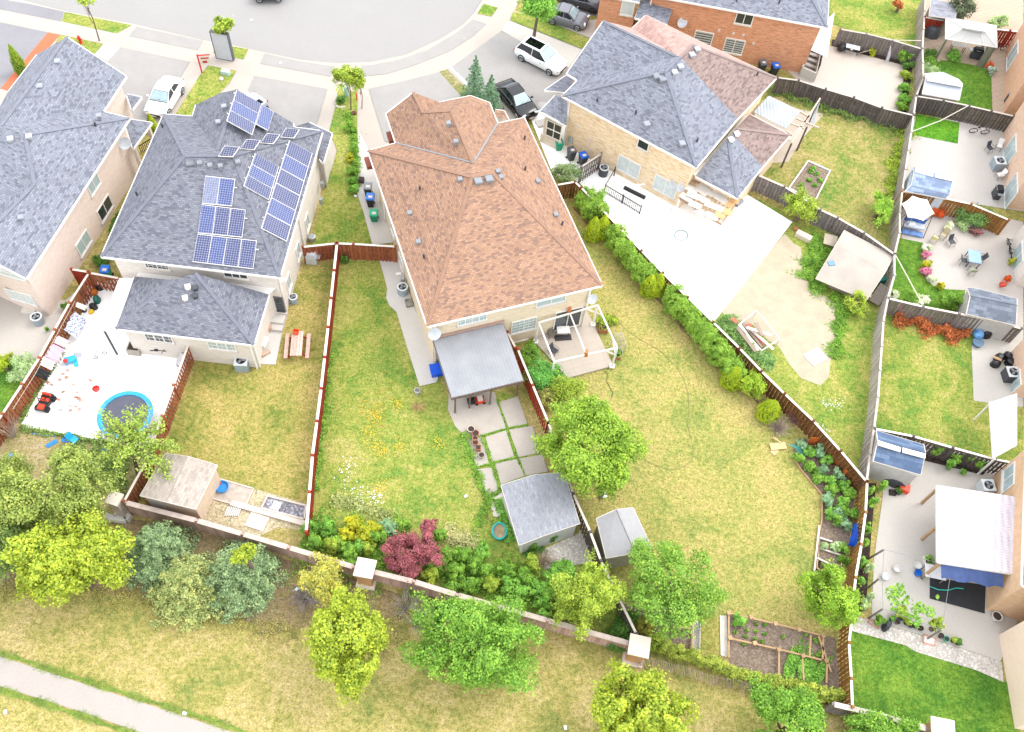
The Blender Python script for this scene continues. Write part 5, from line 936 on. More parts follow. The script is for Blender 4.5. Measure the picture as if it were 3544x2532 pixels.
tree('airy dark green fruit tree over the clutter beside the grey resin shed', Q(950, 480), 3.4, 160, 178, leaf('7e963c', '618234', '42642a', .3), 11000, .16, 34, seed=7, lr=.28, spread=.78)
tree('upright yellowish green shrubby tree left of the airy fruit tree', Q(290, 570), 2.6, 120, 130, YGREEN, 9000, .15, 26, seed=8, lr=.3, spread=.76)
tree('rounded green tree beside the golden brown fence and vegetable frame', R(405, 620), 2.8, 108, 112, leaf('849c34', '6b882c', '4d6e26', .3), 8000, .15, 24, seed=9, lr=.32, spread=.74)
tree('lime yellow maple cut by the bottom edge in front of the snow fence', Q(720, 1480), 3.8, 165, 145, LIME, 13000, .2, 28, seed=10, lr=.32, spread=.74)
tree('fresh green tree at the bottom edge below the yellow leaved hedge', Q(1850, 1570), 3.0, 145, 140, LIMEG, 12000, .17, 28, seed=11, lr=.32, spread=.74)
tree('low green shrub along the bottom edge in front of the grey plank wall', R(790, 1630), 1.4, 135, 70, LIMEG, 8000, .15, 24, seed=12, lr=.34, spread=.74, cat='shrub', name='shrub')
tree('large olive green pine filling the lower left corner behind the wall', J(430, 1310), 3.6, 190, 165, PINE, 18000, .17, 44, seed=13, lr=.26, spread=.8, name='pine_tree')
tree('second olive pine cut by the left edge', J(-60, 1300), 3.4, 120, 200, PINE, 12000, .17, 34, seed=14, lr=.26, spread=.8, name='pine_tree')
tree('grey green pine boughs at the left edge beside the lime maple', N(20, 180), 2.6, 100, 130, OLIVE, 7000, .16, 24, seed=15, lr=.3, spread=.76, name='pine_tree')
tree('crimson leaved Japanese style maple behind the low wall', O(925, 250), 1.7, 100, 70, REDL, 8000, .12, 26, seed=16, lr=.28, spread=.8, tr=.09)
tree('crimson side branch of small red maple reaching up the bed', O(1060, 70), 2.0, 30, 48, REDL, 1800, .12, 8, seed=17, tr=.05, cat='shrub', name='shrub')
tree('yellow tipped loose shrub at the wall left of the first pillar', O(270, 450), 1.7, 88, 98, leaf('b0a648', '909048', '66744a', .3), 6000, .13, 22, seed=18, lr=.3, cat='shrub', name='shrub')
tree('dark green street tree at the top edge over the parked cars', C(650, -10), 4.2, 84, 66, GREENT, 7000, .2, 22, seed=19)
tree('thin pale green street tree behind the side garden', B(1005, 665), 3.4, 56, 50, YGREEN, 2600, .17, 16, seed=20, tr=.06, lr=.34)
tree('small pale street tree right of the thin street tree', B(1110, 720), 2.6, 28, 26, YGREEN, 500, .18, 8, seed=21, tr=.04)
tree('small round street tree behind the grey upright panel', A(1915, 215), 3.4, 40, 34, YGREEN, 1000, .2, 12, seed=22, tr=.06)
tree('bare young street tree at the top left with a few leaves', A(720, -20), 4.2, 45, 22, YGREEN, 300, .2, 10, seed=23, tr=.06)
tree('leafy pear shaped shrub against the weathered fence by the white patio', I(950, 270), 1.9, 66, 62, YGREEN, 3200, .16, 18, seed=24, lr=.32, cat='shrub', name='shrub')
tree('straggly bright green shrub along the silvery fence in the dry yard', I(1620, 290), 1.2, 46, 82, leaf('90a83e', '74943a', '54782e', .3), 3600, .14, 22, seed=25, lr=.28, cat='shrub', name='shrub')
tree('bright young green shrub below the large flat shed', I(1420, 1120), 1.0, 40, 46, YGREEN, 1800, .14, 14, seed=26, cat='shrub', name='shrub')
tree('grey green rounded bush beside the weathered picket piece', C(905, 1500), 1.3, 56, 40, leaf('7f8f66', '66784e', '4b5d3a', .25), 3200, .12, 18, seed=27, cat='bush', name='bush')
tree('bright green bush behind the tiled terrace next to grey fence', L(700, 230), 1.1, 70, 62, leaf('6fa04a', '568a40', '3c6c34', .3), 5000, .12, 22, seed=28, cat='bush', name='bush')
tree('yellow green rose bush between terrace and round maple', L(900, 360), 1.1, 82, 50, YGREEN, 4500, .12, 22, seed=29, cat='bush', name='bush')
tree('small bush beside the low basement window', L(590, 60), .8, 36, 42, LIMEG, 1800, .12, 14, seed=30, cat='bush', name='bush')
tree('rosy leaved bush just left of the round maple', L(760, 430), .8, 40, 40, leaf('a39a5a', '8a8c4c', '6a7440', .3), 1800, .12, 14, seed=31, cat='bush', name='bush')
tree('pale variegated round bush left of the laundry fence', J(200, 180), .9, 52, 56, PALEG, 4200, .11, 18, seed=32, cat='bush', name='bush')
tree('yellow green round bush at the left edge', J(20, 130), .9, 34, 42, leaf('a0a82a', '86962a', '607a24', .3), 2200, .12, 14, seed=33, cat='bush', name='bush')
tree('dark green low bushes in the narrow gap between two houses', E(880, 740), .4, 26, 40, DARKG, 1400, .12, 14, seed=34, cat='bush', name='bush')
tree('dark narrow bush strip beside the left eave of the solar house', E(1000, 420), .4, 14, 56, DARKG, 1200, .12, 14, seed=35, cat='bush', name='bush')
tree('rounded green shrub at the corner of the curved lawn', T(740, 1080), .8, 46, 40, LIMEG, 2400, .13, 16, seed=36, cat='bush', name='bush')
tree('long mixed flowering bed planting below the orange brown fence', T(960, 370), .9, 100, 44, leaf('6f8a4a', '55703e', '3c5636', .3), 6500, .13, 34, seed=37, cat='bush', name='bush', lr=.22)
tree('dark purple green tree at the top right corner beside the shed', S(820, 60), 2.4, 52, 46, leaf('5c6a4a', '4a503e', '3a3836', .2), 2600, .18, 16, seed=38)
tree('pale feathery shrub by the street at the top right', S(1150, 190), .8, 44, 24, PALEG, 1500, .14, 14, seed=39, cat='shrub', name='shrub')
tree('leafy vine climbing the dark fence behind the beige patio', D(1825, 480), .8, 30, 26, LIMEG, 700, .15, 12, seed=40, cat='vine', name='vine')
tree('rusty conifer lying over the top fence of the upper lawn', D(1780, 40), .8, 18, 26, RUST, 900, .13, 10, seed=41, cat='shrub', name='shrub')
def sparse():
    t = thing('tree', 'sparse leafy fruit tree leaning over the trampoline', 'tree', W(J(1180, 1110), 0)); base = W(J(1195, 1110), 0); c = W(J(1150, 830), 2.6); rg = np.random.default_rng(50); mb = MB(); mb.tube([base, base.lerp(c, .5) + Vector((0, 0, .5)), c], [.13, .1, .07], 7); P = []; Nn = []
    for i, k in enumerate([(880, 560), (960, 640), (1100, 560), (1210, 540), (1280, 500), (830, 760), (1400, 640), (1520, 840), (1400, 700), (1450, 1020), (1480, 1130), (1300, 1110), (920, 700), (1330, 860), (1100, 720), (860, 960), (1000, 1020), (1030, 660), (1180, 640), (1550, 880), (1370, 1000), (1240, 760), (940, 860), (1130, 900)]):
        e = W(J(*k), 3.2 + rg.uniform(-.6, .6)); mb.tube([c.lerp(base, .3 * rg.random()), c.lerp(e, .5) + Vector((0, 0, .2)), e], [.05, .035, .012], 4)
        m = 190; s = rg.random((m, 1)) * .75 + .3; p = np.array(c)[None] * (1 - s) + np.array(e)[None] * s + rg.normal(size=(m, 3)) * .17; P.append(p); q = rg.normal(size=(m, 3)); q[:, 2] += .8; Nn.append(q)
    obj('trunk', mb, BARK, t); P = np.concatenate(P) - np.array(ORG[t.name]); put('crown', leaf_mesh('crown', P, np.concatenate(Nn), .15, leaf('94a34c', '7c9040', '5c7434', .3), seed=51), t, (0, 0, 0))
sparse()
def spruce(label, q, zc, r, h, mat, n=6500, seed=1, group=None, slim=False, size=.13):
    c = W(q, zc); k = ppm(c); Rm = r / k; rg = np.random.default_rng(seed); t = thing('spruce_tree', label, 'conifer', (c.x, c.y, 0), group=group); P = []; Nn = []; tiers = 11
    for i in range(tiers):
        f = i / (tiers - 1); z = h * (.08 + .9 * f); rr = Rm * (1 - f) ** .8 + .08; sp = max(4, int(12 * (1 - f) + 3))
        for s in range(sp):
            a = 2 * pi * (s + rg.random() * .7) / sp + i; m = int(n / tiers / sp * (1.7 - 1.2 * f)) + 4; u = rg.random(m) ** .55; L_ = rr * rg.uniform(.68, 1.2)
            x = cos(a) * u * L_; y = sin(a) * u * L_; zz = z - .28 * u * L_ * .6 + (rg.random(m) - .5) * .16; w_ = (1 - u * .7) * L_ * .2 * rg.normal(size=m); P.append(np.stack([x - sin(a) * w_, y + cos(a) * w_, zz], 1)); q_ = rg.normal(size=(m, 3)) * .6; q_[:, 2] += .7; q_[:, 0] += cos(a) * .5; q_[:, 1] += sin(a) * .5; Nn.append(q_)
    P = np.concatenate(P); put('crown', leaf_mesh('crown', P, np.concatenate(Nn), size, mat, .55, seed=seed), t, (0, 0, 0)); obj('trunk', MB().tube([(c.x, c.y, 0), (c.x, c.y, h)], [.12 if not slim else .07, .02], 7), BARK, t)
    return t
spruce('blue green spruce under the plank wall, leftmost of three', N(1210, 235), 1.5, 142, 4.2, SPRUCE, 20000, 60)
spruce('spruce with bleached yellow tips, the lowest of three', N(1440, 500), 1.4, 150, 3.8, leaf('9c9a5e', '7f8a56', '5f764c', .15), 20000, 61)
spruce('broad spruce overgrown with a lime climber, rightmost of three', N(1840, 410), 1.6, 165, 4.4, SPRUCE, 24000, 62)
tree('lime green climber tangled in the top of a spruce', N(1880, 280), 4.4, 40, 52, LIME, 1500, .14, 12, seed=63, cat='climber', name='climber', rz=.5)
spruce('dark slender spruce by the driveway, larger of a pair', C(110, 720), 1.8, 44, 4.6, leaf('6f8a70', '587558', '415c44', .15), 4500, 64, slim=True)
spruce('dark slender spruce by the driveway, smaller of a pair', C(245, 840), 1.5, 44, 3.8, leaf('6f8a70', '587558', '415c44', .15), 4500, 65, slim=True)
def cedar(label, q, h, r, mat, n=5000, seed=1, group=None, size=.075, name='cedar_shrub', lean=0):
    b = W(q, 0) if True else None; rg = np.random.default_rng(seed); t = thing(name, label, 'cedar shrub', b, group=group); u = rg.random(n); a = rg.random(n) * 2 * pi; z = u * h; prof = r * np.sin(np.clip(u * .93 + .07, 0, 1) ** .62 * pi) ** .75 * (1 - .25 * u) + .02
    bump = 1 + .10 * np.sin(a * 7 + z * 3) * np.sin(z * 9 + a * 3); rr = prof * bump * (1 - .16 * rg.random(n)); P = np.stack([rr * np.cos(a), rr * np.sin(a), z], 1); Nn = np.stack([np.cos(a), np.sin(a), .35 + .9 * (u - .3)], 1) + rg.normal(size=(n, 3)) * .35
    put('foliage', leaf_mesh('foliage', P, Nn, size, mat, .6, seed=seed), t, (0, 0, 0)); s = MB().lathe([(max(.01, .82 * r * math.sin((k / 10 * .93 + .07) ** .62 * pi) ** .75 * (1 - .25 * k / 10)), h * k / 10 * .95) for k in range(11)], b, 12); obj('inner_twigs', s, plain('3c4a1c', .9, .2), t); return t
CG = 'clipped golden green cone cedars along the brown fence'
cedar('slim golden green thuja beside the red brick strip', A(200, 640), 3.0, .55, leaf('6f7f1e', '5c7420', '43601c', .1), 4500, 70, None)
cedar('lone clump of thuja between the leftmost house and white sedan', A(1335, 1130), 1.8, .4, EMER, 2500, 71)
for i, (q, h, lab) in enumerate(((H(1120, 560), 2.5, 'clipped cone cedar near the top of the hedge, its left one'), (H(1200, 545), 2.5, 'clipped cone cedar near the top of the hedge, its right one'), (H(1600, 1040), 2.3, 'clipped cone cedar halfway down the hedge, its left one'), (H(1670, 1030), 2.3, 'clipped cone cedar halfway down the hedge, its right one'),
    (M(315, 315), 2.1, 'clipped cone cedar at the lower end of the long hedge'), (M(630, 600), 2.1, 'last clipped cone cedar beside the dead twigs'))): cedar(lab, q, h, .66 if i < 4 else .86, EMER, 7000 if i >= 4 else 5500, 72 + i, CG)
HG = 'bushy cedars of the long hedge behind the terracotta roofed house'
hp = [(1030, 230), (1070, 320), (1110, 230), (1150, 330), (1300, 530), (1330, 600), (1360, 640), (1430, 720), (1500, 800), (1540, 860), (1590, 900), (1800, 1070), (1830, 1120), (1870, 1160), (1950, 1250), (2040, 1350), (2120, 1440), (2200, 1540), (2280, 1640), (2340, 1700), (1395, 680), (1465, 760), (1910, 1200), (1995, 1300), (2080, 1395), (2160, 1490), (2240, 1590)]
for i, (x, y) in enumerate(hp): tree('bushy bright green cedar of the long hedge', H(x + 25 + (i * 37 % 13) - 6, y - 10), 1.0 + .05 * (i * 29 % 6), 41 + i * 17 % 7, 42, CEDAR, 3800, .1, 22, rz=.9 + .05 * (i * 23 % 7), seed=90 + i, group=HG, cat='hedge plant', name='hedge_shrub', lr=.34, tr=.05)
tree('loose yellow tipped shrub between the two lowest cone cedars', M(530, 310), 1.0, 54, 54, leaf('9aa63a', '7c942e', '557626', .3), 3800, .12, 18, seed=110, cat='shrub', name='shrub')
# shrubs of the wild bed behind the plank wall
WGp = 'wild shrubs crowding the bottom of the middle yard'
for i, (x, y, r, m) in enumerate([(180, 60, 58, GREENT), (200, 170, 56, LIMEG), (300, 60, 50, GREENT), (470, 250, 46, LIMEG), (560, 120, 50, YELLOW), (430, 90, 50, YELLOW), (650, 70, 46, YELLOW), (500, 20, 50, YELLOW), (620, 130, 40, YELLOW), (380, 160, 50, LIMEG), (330, 200, 50, YGREEN), (520, 200, 44, GREENT), (700, 120, 46, LIMEG), (760, 40, 52, GREYG), (890, 50, 36, LIMEG), (1150, 120, 40, LIMEG), (600, 210, 46, YGREEN), (480, 320, 34, LIMEG),
    (1200, 260, 56, LIMEG), (1330, 260, 58, LIMEG), (1130, 330, 50, LIMEG), (1280, 400, 58, LIMEG), (1430, 330, 56, LIMEG), (1100, 430, 48, YGREEN), (1400, 480, 56, LIMEG), (1520, 400, 56, LIMEG), (1250, 500, 40, LIMEG), (1560, 500, 58, YGREEN), (1660, 380, 58, LIMEG), (1700, 500, 58, GREENT), (1480, 250, 46, GREENT), (1800, 430, 58, LIMEG), (1790, 560, 56, GREENT), (1890, 510, 60, GREENT), (1960, 640, 60, GREENT), (2040, 430, 58, GREENT), (2000, 560, 58, LIMEG), (1880, 330, 44, YGREEN), (1860, 180, 36, DARKG), (2020, 120, 30, DARKG), (2120, 650, 60, GREENT), (1960, 740, 46, GREENT)]):
    tree({0: 'leafy green shrub of the wild bed', 1: 'yellow flowering shrub of the wild bed'}[m is YELLOW], O(x + (i * 37 % 17) - 8, y + (i * 53 % 15) - 7), .7, r * (.56 + .012 * (i * 29 % 11)), r * (.5 + .012 * (i * 31 % 9)), m, 2300, .12, 12, rz=.45 + .04 * (i * 17 % 9), seed=120 + i, group=WGp if m is not YELLOW else 'yellow flowering shrubs of the wild bed', cat='shrub', name='shrub', tr=.03)
for i, (q, r, m, lb) in enumerate([(Q(560, 900), 70, DARKG, 'dark green shrub at the foot of the second pillar'), (Q(110, 400), 60, GREENT, 'dark green shrub beside the gravel corner'), (Q(820, 930), 50, YGREEN, 'yellow green shrub right of the second pillar'), (Q(740, 820), 44, leaf('8a8438', '74722e', '525a28', .3), 'low olive shrub above the second pillar'), (Q(620, 760), 50, DARKG, 'dark shrub behind the fence above the second pillar')]):
    tree(lb, q, .6, r * .8, r * .7, m, 3000, .13, 16, rz=.6, seed=170 + i, cat='shrub', name='shrub', tr=.03)
YH = 'yellow green plants of the informal hedge behind the lath fence'
for i, (x, y) in enumerate([(900, 960), (1000, 1010), (1110, 1040), (1210, 1080), (1310, 1120), (1400, 1160), (1500, 1190), (1600, 1210), (1700, 1230), (1800, 1250), (1900, 1270), (2010, 1290), (2110, 1330), (2190, 1340)]):
    tree('yellow green plant of the informal hedge behind the lath fence', Q(x, y + 6), .6, 36 + i * 17 % 7, 23, leaf('989c46', '7f8c3c', '5c7030', .25), 1900, .12, 12, rz=.7, seed=180 + i, group=YH, cat='hedge plant', name='hedge_shrub', tr=.03)
# vegetable plants
VG = 'leafy vegetable plants of the lush bed by the golden fence'
for i, (x, y, r) in enumerate([(950, 840, 44), (1000, 900, 44), (900, 960, 40), (1090, 900, 46), (1150, 970, 46), (1010, 1040, 46), (1120, 1060, 36), (1180, 1150, 46), (1080, 1130, 40), (1270, 1110, 50), (1300, 1190, 46), (1200, 1240, 46), (1170, 1330, 52), (1290, 1340, 52), (1350, 1270, 44), (1250, 1430, 52), (1180, 1440, 44), (1330, 1430, 46), (1310, 1530, 46), (1410, 1450, 44), (1240, 1500, 40)]):
    tree('leafy green vegetable plant in the lush bed', M(x, y), .4, r * .5, r * .5, [GREYG, GREENT, LIMEG][i % 3], 800, .17, 9, rz=.4, seed=200 + i, group=VG, cat='vegetable plant', name='vegetable_plant', tr=.02)
for i, (x, y, r, m) in enumerate([(430, 190, 56, PALEG), (480, 220, 50, LIMEG), (490, 310, 46, LIMEG), (340, 200, 30, PALEG)]): tree('squash leaves spilling over the divided bed', R(x, y), .3, r * .42, r * .42, m, 500, .2, 8, rz=.3, seed=230 + i, group='squash plants of the divided bed', cat='vegetable plant', name='vegetable_plant', tr=.02)
tree('big leaved squash plant in the corner of the framed bed', Q(1455, 775), .35, 26, 20, GREENT, 420, .24, 8, rz=.3, seed=240, cat='vegetable plant', name='vegetable_plant', tr=.02)
rgx = np.random.default_rng(9)
SG = 'seedlings scattered over the framed bed'
for i, (x, y) in enumerate([(1435, 860), (1520, 840), (1590, 850), (1580, 910), (1515, 890), (1650, 870), (1650, 800), (1590, 790), (1795, 890), (1970, 880), (1640, 930), (2055, 930), (2060, 1030), (1500, 950)]): tree('small green seedling in the framed bed', Q(x, y), .15, 9 if i not in (11, 12) else 16, 7 if i not in (11, 12) else 14, LIMEG, 60, .14, 4, rz=.12, seed=250 + i, group=SG, cat='seedling', name='seedling', tr=.01)
GG = 'vines and potted greens along the right-hand terrace'
for i, (q, r, zc, m) in enumerate([(U(30, 1250), 34, .9, LIMEG), (U(140, 1200), 30, 1.0, LIMEG), (U(60, 1340), 30, .8, GREENT), (R(660, 60), 34, .9, LIMEG), (R(650, 170), 34, .9, LIMEG), (R(630, 320), 34, .8, GREENT), (R(690, 360), 30, .8, PALEG), (R(620, 460), 30, .6, GREENT), (R(640, 640), 34, .6, PALEG), (R(690, 590), 24, .6, PALEG), (U(600, 900), 40, .9, LIMEG), (U(700, 880), 34, .9, LIMEG), (U(780, 960), 40, .9, LIMEG), (U(880, 960), 40, .9, LIMEG), (U(720, 1020), 30, .6, GREENT), (U(990, 1010), 30, .9, LIMEG), (U(830, 1080), 20, .3, GREENT)]):
    tree('leafy vine along the right-hand terrace beds', q, zc, r * .5, r * .5, m, 420, .18, 8, rz=zc * .8, seed=270 + i, group=GG, cat='vine', name='vine', tr=.02)
for i, (q, r, m, lb) in enumerate([(S(545, 470), 30, DARKG, 'dark hosta clump below the covered grill'), (S(560, 540), 34, LIMEG, 'bright leafy plants beside the white resin shed'), (S(530, 600), 34, PALEG, 'grey green cabbage like plant above the white resin shed'), (S(770, 485), 32, GREENT, 'low green planter bush under the gazebo edge'), (T(230, 1050), 26, WHITEF, 'white flowering bush at the silvery fence'), (T(400, 1080), 30, LIMEG, 'leafy bush above the dark grey fence'), (T(480, 1100), 30, WHITEF, 'white flowering bush above the dark grey fence'),
    (D(1550, 455), 17, YELLOW, 'bright yellow potted bush on the beige patio'), (D(1850, 560), 22, DARKG, 'dark bush with a red flower at the patio corner'), (D(1840, 650), 22, YGREEN, 'yellowish plant at the upper end of the flower bed'), (D(1830, 760), 24, GREENT, 'green plant in the middle of the flower bed'), (D(1815, 850), 26, GREENT, 'green plant at the lower middle of the flower bed'), (D(1800, 920), 26, LIMEG, 'bright plant at the bottom of the flower bed'),
    (T(520, 640), 20, WHITEF, 'white flower clump at the top of the curved lawn edge'), (T(515, 705), 18, PINK, 'pink flower clump below the white one'), (T(515, 778), 20, YELLOW, 'round yellow flower clump on the lawn edge'), (T(510, 850), 20, PINK, 'mauve flower clump below the yellow one'), (T(560, 910), 18, WHITEF, 'cream flower clump at the lawn bend'), (T(630, 965), 18, YELLOW, 'pale yellow flower clump lowest on the lawn edge'),
    (T(625, 330), 30, ORANGEF, 'orange flowering planter beside the parasol'), (T(840, 450), 24, PALEG, 'variegated hosta at the foot of the flower bed'), (T(940, 495), 24, leaf('a05a70', '7a5a50', '5a6a40', .3), 'purple flowers at the foot of the flower bed'), (T(715, 455), 22, WHITEF, 'white flowers in the round planter'), (T(1218, 910), 14, ORANGEF, 'orange potted flowers by the steps'), (T(1165, 960), 12, leaf('c05a4a', 'a04a3e', '6a7a4a', .3), 'red potted flowers by the steps'), (T(1250, 760), 12, YELLOW, 'yellow potted flowers at the right margin'),
    (S(1050, 560), 16, ORANGEF, 'orange potted flowers on the paver patio'), (S(1080, 605), 18, leaf('c0c8c8', '8a9a88', '5a6a58', .3), 'white potted flowers on the paver patio'), (H(1255, 1260), 36, YGREEN, 'leafy potted shrub beside the pergola'), (H(1350, 1545), 14, DARKG, 'small potted shrub below the trellis'), (E(560, 1160), 16, DARKG, 'weedy bush outside the brown fence corner'), (F(985, 745), 14, DARKG, 'dark weed clump at the foot of the cross fence'), (E(405, 1343), 6, LIMEG, 'tiny bright weed on the neighbour patio'),
    (B(945, 860), 18, DARKG, 'dark low bush at the foot of the thin street tree'), (F(1050, 60), 20, GREENT, 'green bushy plant beside the dark flower pot'), (F(1060, 130), 20, GREENT, 'second bushy plant at the lane edge'), (B(1020, 1100), 24, LIMEG, 'tall grassy clump halfway along the side garden'), (B(1060, 1280), 20, LIMEG, 'green bush on the lane edge of the side garden'), (B(1020, 1360), 18, YELLOW, 'yellowish bush on the side garden'), (B(1060, 1480), 24, LIMEG, 'leafy bush low on the side garden'), (J(1280, 1330), 8, RUST, 'reddish weed by the tan shed')]):
    tree(lb, q, .35, r, r * .85, m, int(60 * r), .12, 10, rz=.35, seed=300 + i, cat='plant', name='plant', tr=.02)
def strip(label, name, fn, xy, mat, wdt, n, size=.12, h=.5, cat='ground cover', kind=None, seed=400, group=None):
    p = P2(fn, *xy); rg = np.random.default_rng(seed); segs = [(a, b, (b - a).length) for a, b in zip(p, p[1:])]; tot = sum(s[2] for s in segs); P = []
    for a, b, l in segs:
        m = int(n * l / tot); u = rg.random((m, 1)); q = np.array(a)[None] * (1 - u) + np.array(b)[None] * u; d = np.array((b - a).normalized()); nn = np.array([-d[1], d[0], 0]); w_ = rg.normal(size=(m, 1)) * wdt * .5 * (.6 + .4 * np.sin(u * l * 3)); q = q + nn * w_; q[:, 2] = h * rg.random(m) * np.clip(1.2 - np.abs(w_[:, 0]) / wdt, .15, 1) * (.7 + .4 * np.sin(u[:, 0] * l * 4 + 1)) + .03; P.append(q)
    P = np.concatenate(P); Nn = rg.normal(size=P.shape) * .6; Nn[:, 2] += 1; me = leaf_mesh(name, P, Nn, size, mat, .6, seed=seed); o = bpy.data.objects.new(name, me); COL.objects.link(o)
    if kind: o['kind'] = kind
    tag(o, label, cat, group); return o
strip('long dead hedge of rust brown leaves below the dark grey fence', 'dead_hedge', T, (230, 1230, 450, 1310, 650, 1380, 860, 1410), RUST, 1.0, 6500, .14, .7, 'dead hedge', seed=401)
strip('weeds growing along the dark leaning fence', 'weeds', D, (650, 770, 800, 830, 950, 870, 1100, 930, 1300, 1000, 1500, 1040, 1780, 1110), OLIVE, .9, 5000, .14, .4, 'weeds', 'stuff', 402)
strip('weeds along the silvery fence of the dry lawn', 'weeds', D, (1850, 1130, 1800, 1250, 1740, 1400, 1720, 1560, 1680, 1700), YGREEN, .9, 4500, .14, .35, 'weeds', 'stuff', 403)
strip('green creeping vine patch beside the flat tan shed', 'ground_vine', I, (1000, 600, 1120, 640, 1050, 760, 1010, 860, 1000, 930, 1100, 960, 1160, 990), LIMEG, 1.2, 6000, .15, .3, 'vine', 'stuff', 404)
strip('low weeds on the grassy side of the bare yard', 'weeds', I, (1180, 1050, 1300, 1150, 1260, 1280, 1240, 1500, 1200, 1600), LIMEG, .8, 3500, .13, .25, 'weeds', 'stuff', 405)
strip('weeds round the pile of lumber by the hedge', 'weeds', I, (270, 1240, 330, 1360, 450, 1500, 560, 1600, 700, 1650), leaf('7f9a5a', '66844c', '4a6a3c', .3), 1.0, 4500, .13, .35, 'weeds', 'stuff', 406)
strip('weeds along the kerb side of the side garden path', 'weeds', B, (1010, 980, 1060, 1180, 1080, 1400, 1090, 1624), LIMEG, .5, 2600, .14, .35, 'weeds', 'stuff', 407)
strip('weeds along the left fence foot of the middle lawn', 'weeds', K, (850, 60, 820, 480, 790, 640, 750, 950, 725, 1250), LIMEG, .5, 2600, .13, .25, 'weeds', 'stuff', 408)
strip('weeds growing in the joints between the concrete slabs', 'weeds', L, (300, 455, 335, 560, 385, 705, 430, 840, 480, 970, 540, 1110), LIMEG, .12, 900, .09, .1, 'weeds', 'stuff', 409)
strip('weeds in the cross joint nearer the house', 'weeds', L, (150, 778, 260, 745, 385, 712, 560, 675), LIMEG, .12, 550, .09, .1, 'weeds', 'stuff', 410)
strip('weeds in the cross joint farther from the house', 'weeds', L, (130, 1045, 270, 1005, 400, 975, 480, 955), LIMEG, .12, 500, .09, .1, 'weeds', 'stuff', 411)
strip('weeds between the narrow slabs and the wide ones', 'weeds', L, (170, 790, 200, 860, 240, 960, 270, 1050, 310, 1200, 325, 1260, 250, 1290), LIMEG, .2, 900, .1, .15, 'weeds', 'stuff', 412)
strip('weedy growth down the edge of the slab path', 'weeds', L, (10, 740, 60, 900, 120, 1080, 180, 1260, 260, 1310, 180, 1420, 140, 1560), LIMEG, .5, 2000, .12, .2, 'weeds', 'stuff', 413)
strip('dark weeds at the side of the grey shingled shed', 'weeds', L, (330, 1320, 360, 1430, 400, 1560, 440, 1680), GREENT, .6, 1800, .13, .35, 'weeds', 'stuff', 414)
strip('greens growing at the foot of the laundry fence', 'weeds', J, (550, 10, 480, 130, 400, 270, 320, 380, 230, 540, 170, 650), OLIVE, .35, 1800, .12, .25, 'weeds', 'stuff', 415)
strip('weeds along the lower edge of the white patio', 'weeds', J, (180, 700, 320, 730, 560, 770, 800, 820, 1000, 870), OLIVE, .35, 1800, .12, .25, 'weeds', 'stuff', 416)
strip('weeds on the grass below the trampoline', 'weeds', J, (560, 920, 760, 960, 950, 980, 1050, 1100, 950, 1180), OLIVE, 1.5, 5000, .13, .2, 'weeds', 'stuff', 417)
strip('bed of leafy crops in the lower framed plot', 'crop_bed', Q, (1820, 1090, 1900, 1130, 2050, 1150, 2110, 1190), GREENT, 1.3, 3500, .14, .25, 'crops', 'stuff', 418)
strip('green ground cover under the wild shrubs', 'ground_cover', O, (130, 100, 400, 200, 700, 250, 1000, 330, 1300, 420, 1600, 500, 1900, 600), LIMEG, 3.0, 14000, .14, .3, 'ground cover', 'stuff', 419)
strip('dry tan grasses at the upper edge of the wild bed', 'dry_grass', K, (860, 1320, 1000, 1340, 1150, 1390, 1300, 1450, 1380, 1500), leaf('8f8f5a', '7c8450', '666e40', .2), .6, 1500, .14, .2, 'dry grass', 'stuff', 420)
strip('dry tan grass tufts beside the crimson maple', 'dry_grass', O, (1180, 90, 1260, 120, 1340, 180, 1440, 210), leaf('a09870', '8a8a5c', '6c7448', .2), .8, 1200, .14, .3, 'dry grass', 'stuff', 421)
strip('ivy like weeds at the foot of the shed by the gravel', 'weeds', O, (1790, 240, 1880, 220, 1940, 180), DARKG, .5, 1400, .12, .3, 'weeds', 'stuff', 422)
def specks(label, fn, xy, mat, n, spread, seed, name='flowers', size=.07, cat='flowers'):
    rg = np.random.default_rng(seed); P = []
    for k in range(0, len(xy), 2): p = W(fn(xy[k], xy[k + 1])); P.append(np.array(p)[None] + np.concatenate([rg.normal(size=(n, 2)) * spread, np.full((n, 1), .07)], 1))
    P = np.concatenate(P); Nn = rg.normal(size=P.shape) * .3; Nn[:, 2] += 1; me = leaf_mesh(name, P, Nn, size, mat, .9, seed=seed); o = bpy.data.objects.new(name, me); COL.objects.link(o); o['kind'] = 'stuff'; tag(o, label, cat)
YF = plain('d6b52a', .8); WF = plain('e6e6e2', .8)
specks('yellow wildflowers dotting the middle lawn', K, (1225, 850, 1305, 920, 1455, 850, 1300, 1225, 1240, 610, 1200, 740, 1440, 490, 1780, 830), YF, 60, .27, 430)
specks('scattered orange yellow blooms of the upper middle lawn', K, (1230, 560, 1290, 550, 1250, 640, 1110, 570, 1330, 400, 1130, 480, 1290, 680), plain('c99a2e', .8), 26, .35, 431)
specks('white daisies near the bottom of the middle lawn', K, (1100, 1250, 1170, 1290, 1230, 1310, 1280, 1300, 980, 1140, 1000, 1030), WF, 22, .35, 432, size=.08)
specks('white daisies in the green triangle of lawn', M, (1170, 510, 1250, 490, 1100, 700), WF, 30, .3, 433, size=.07)
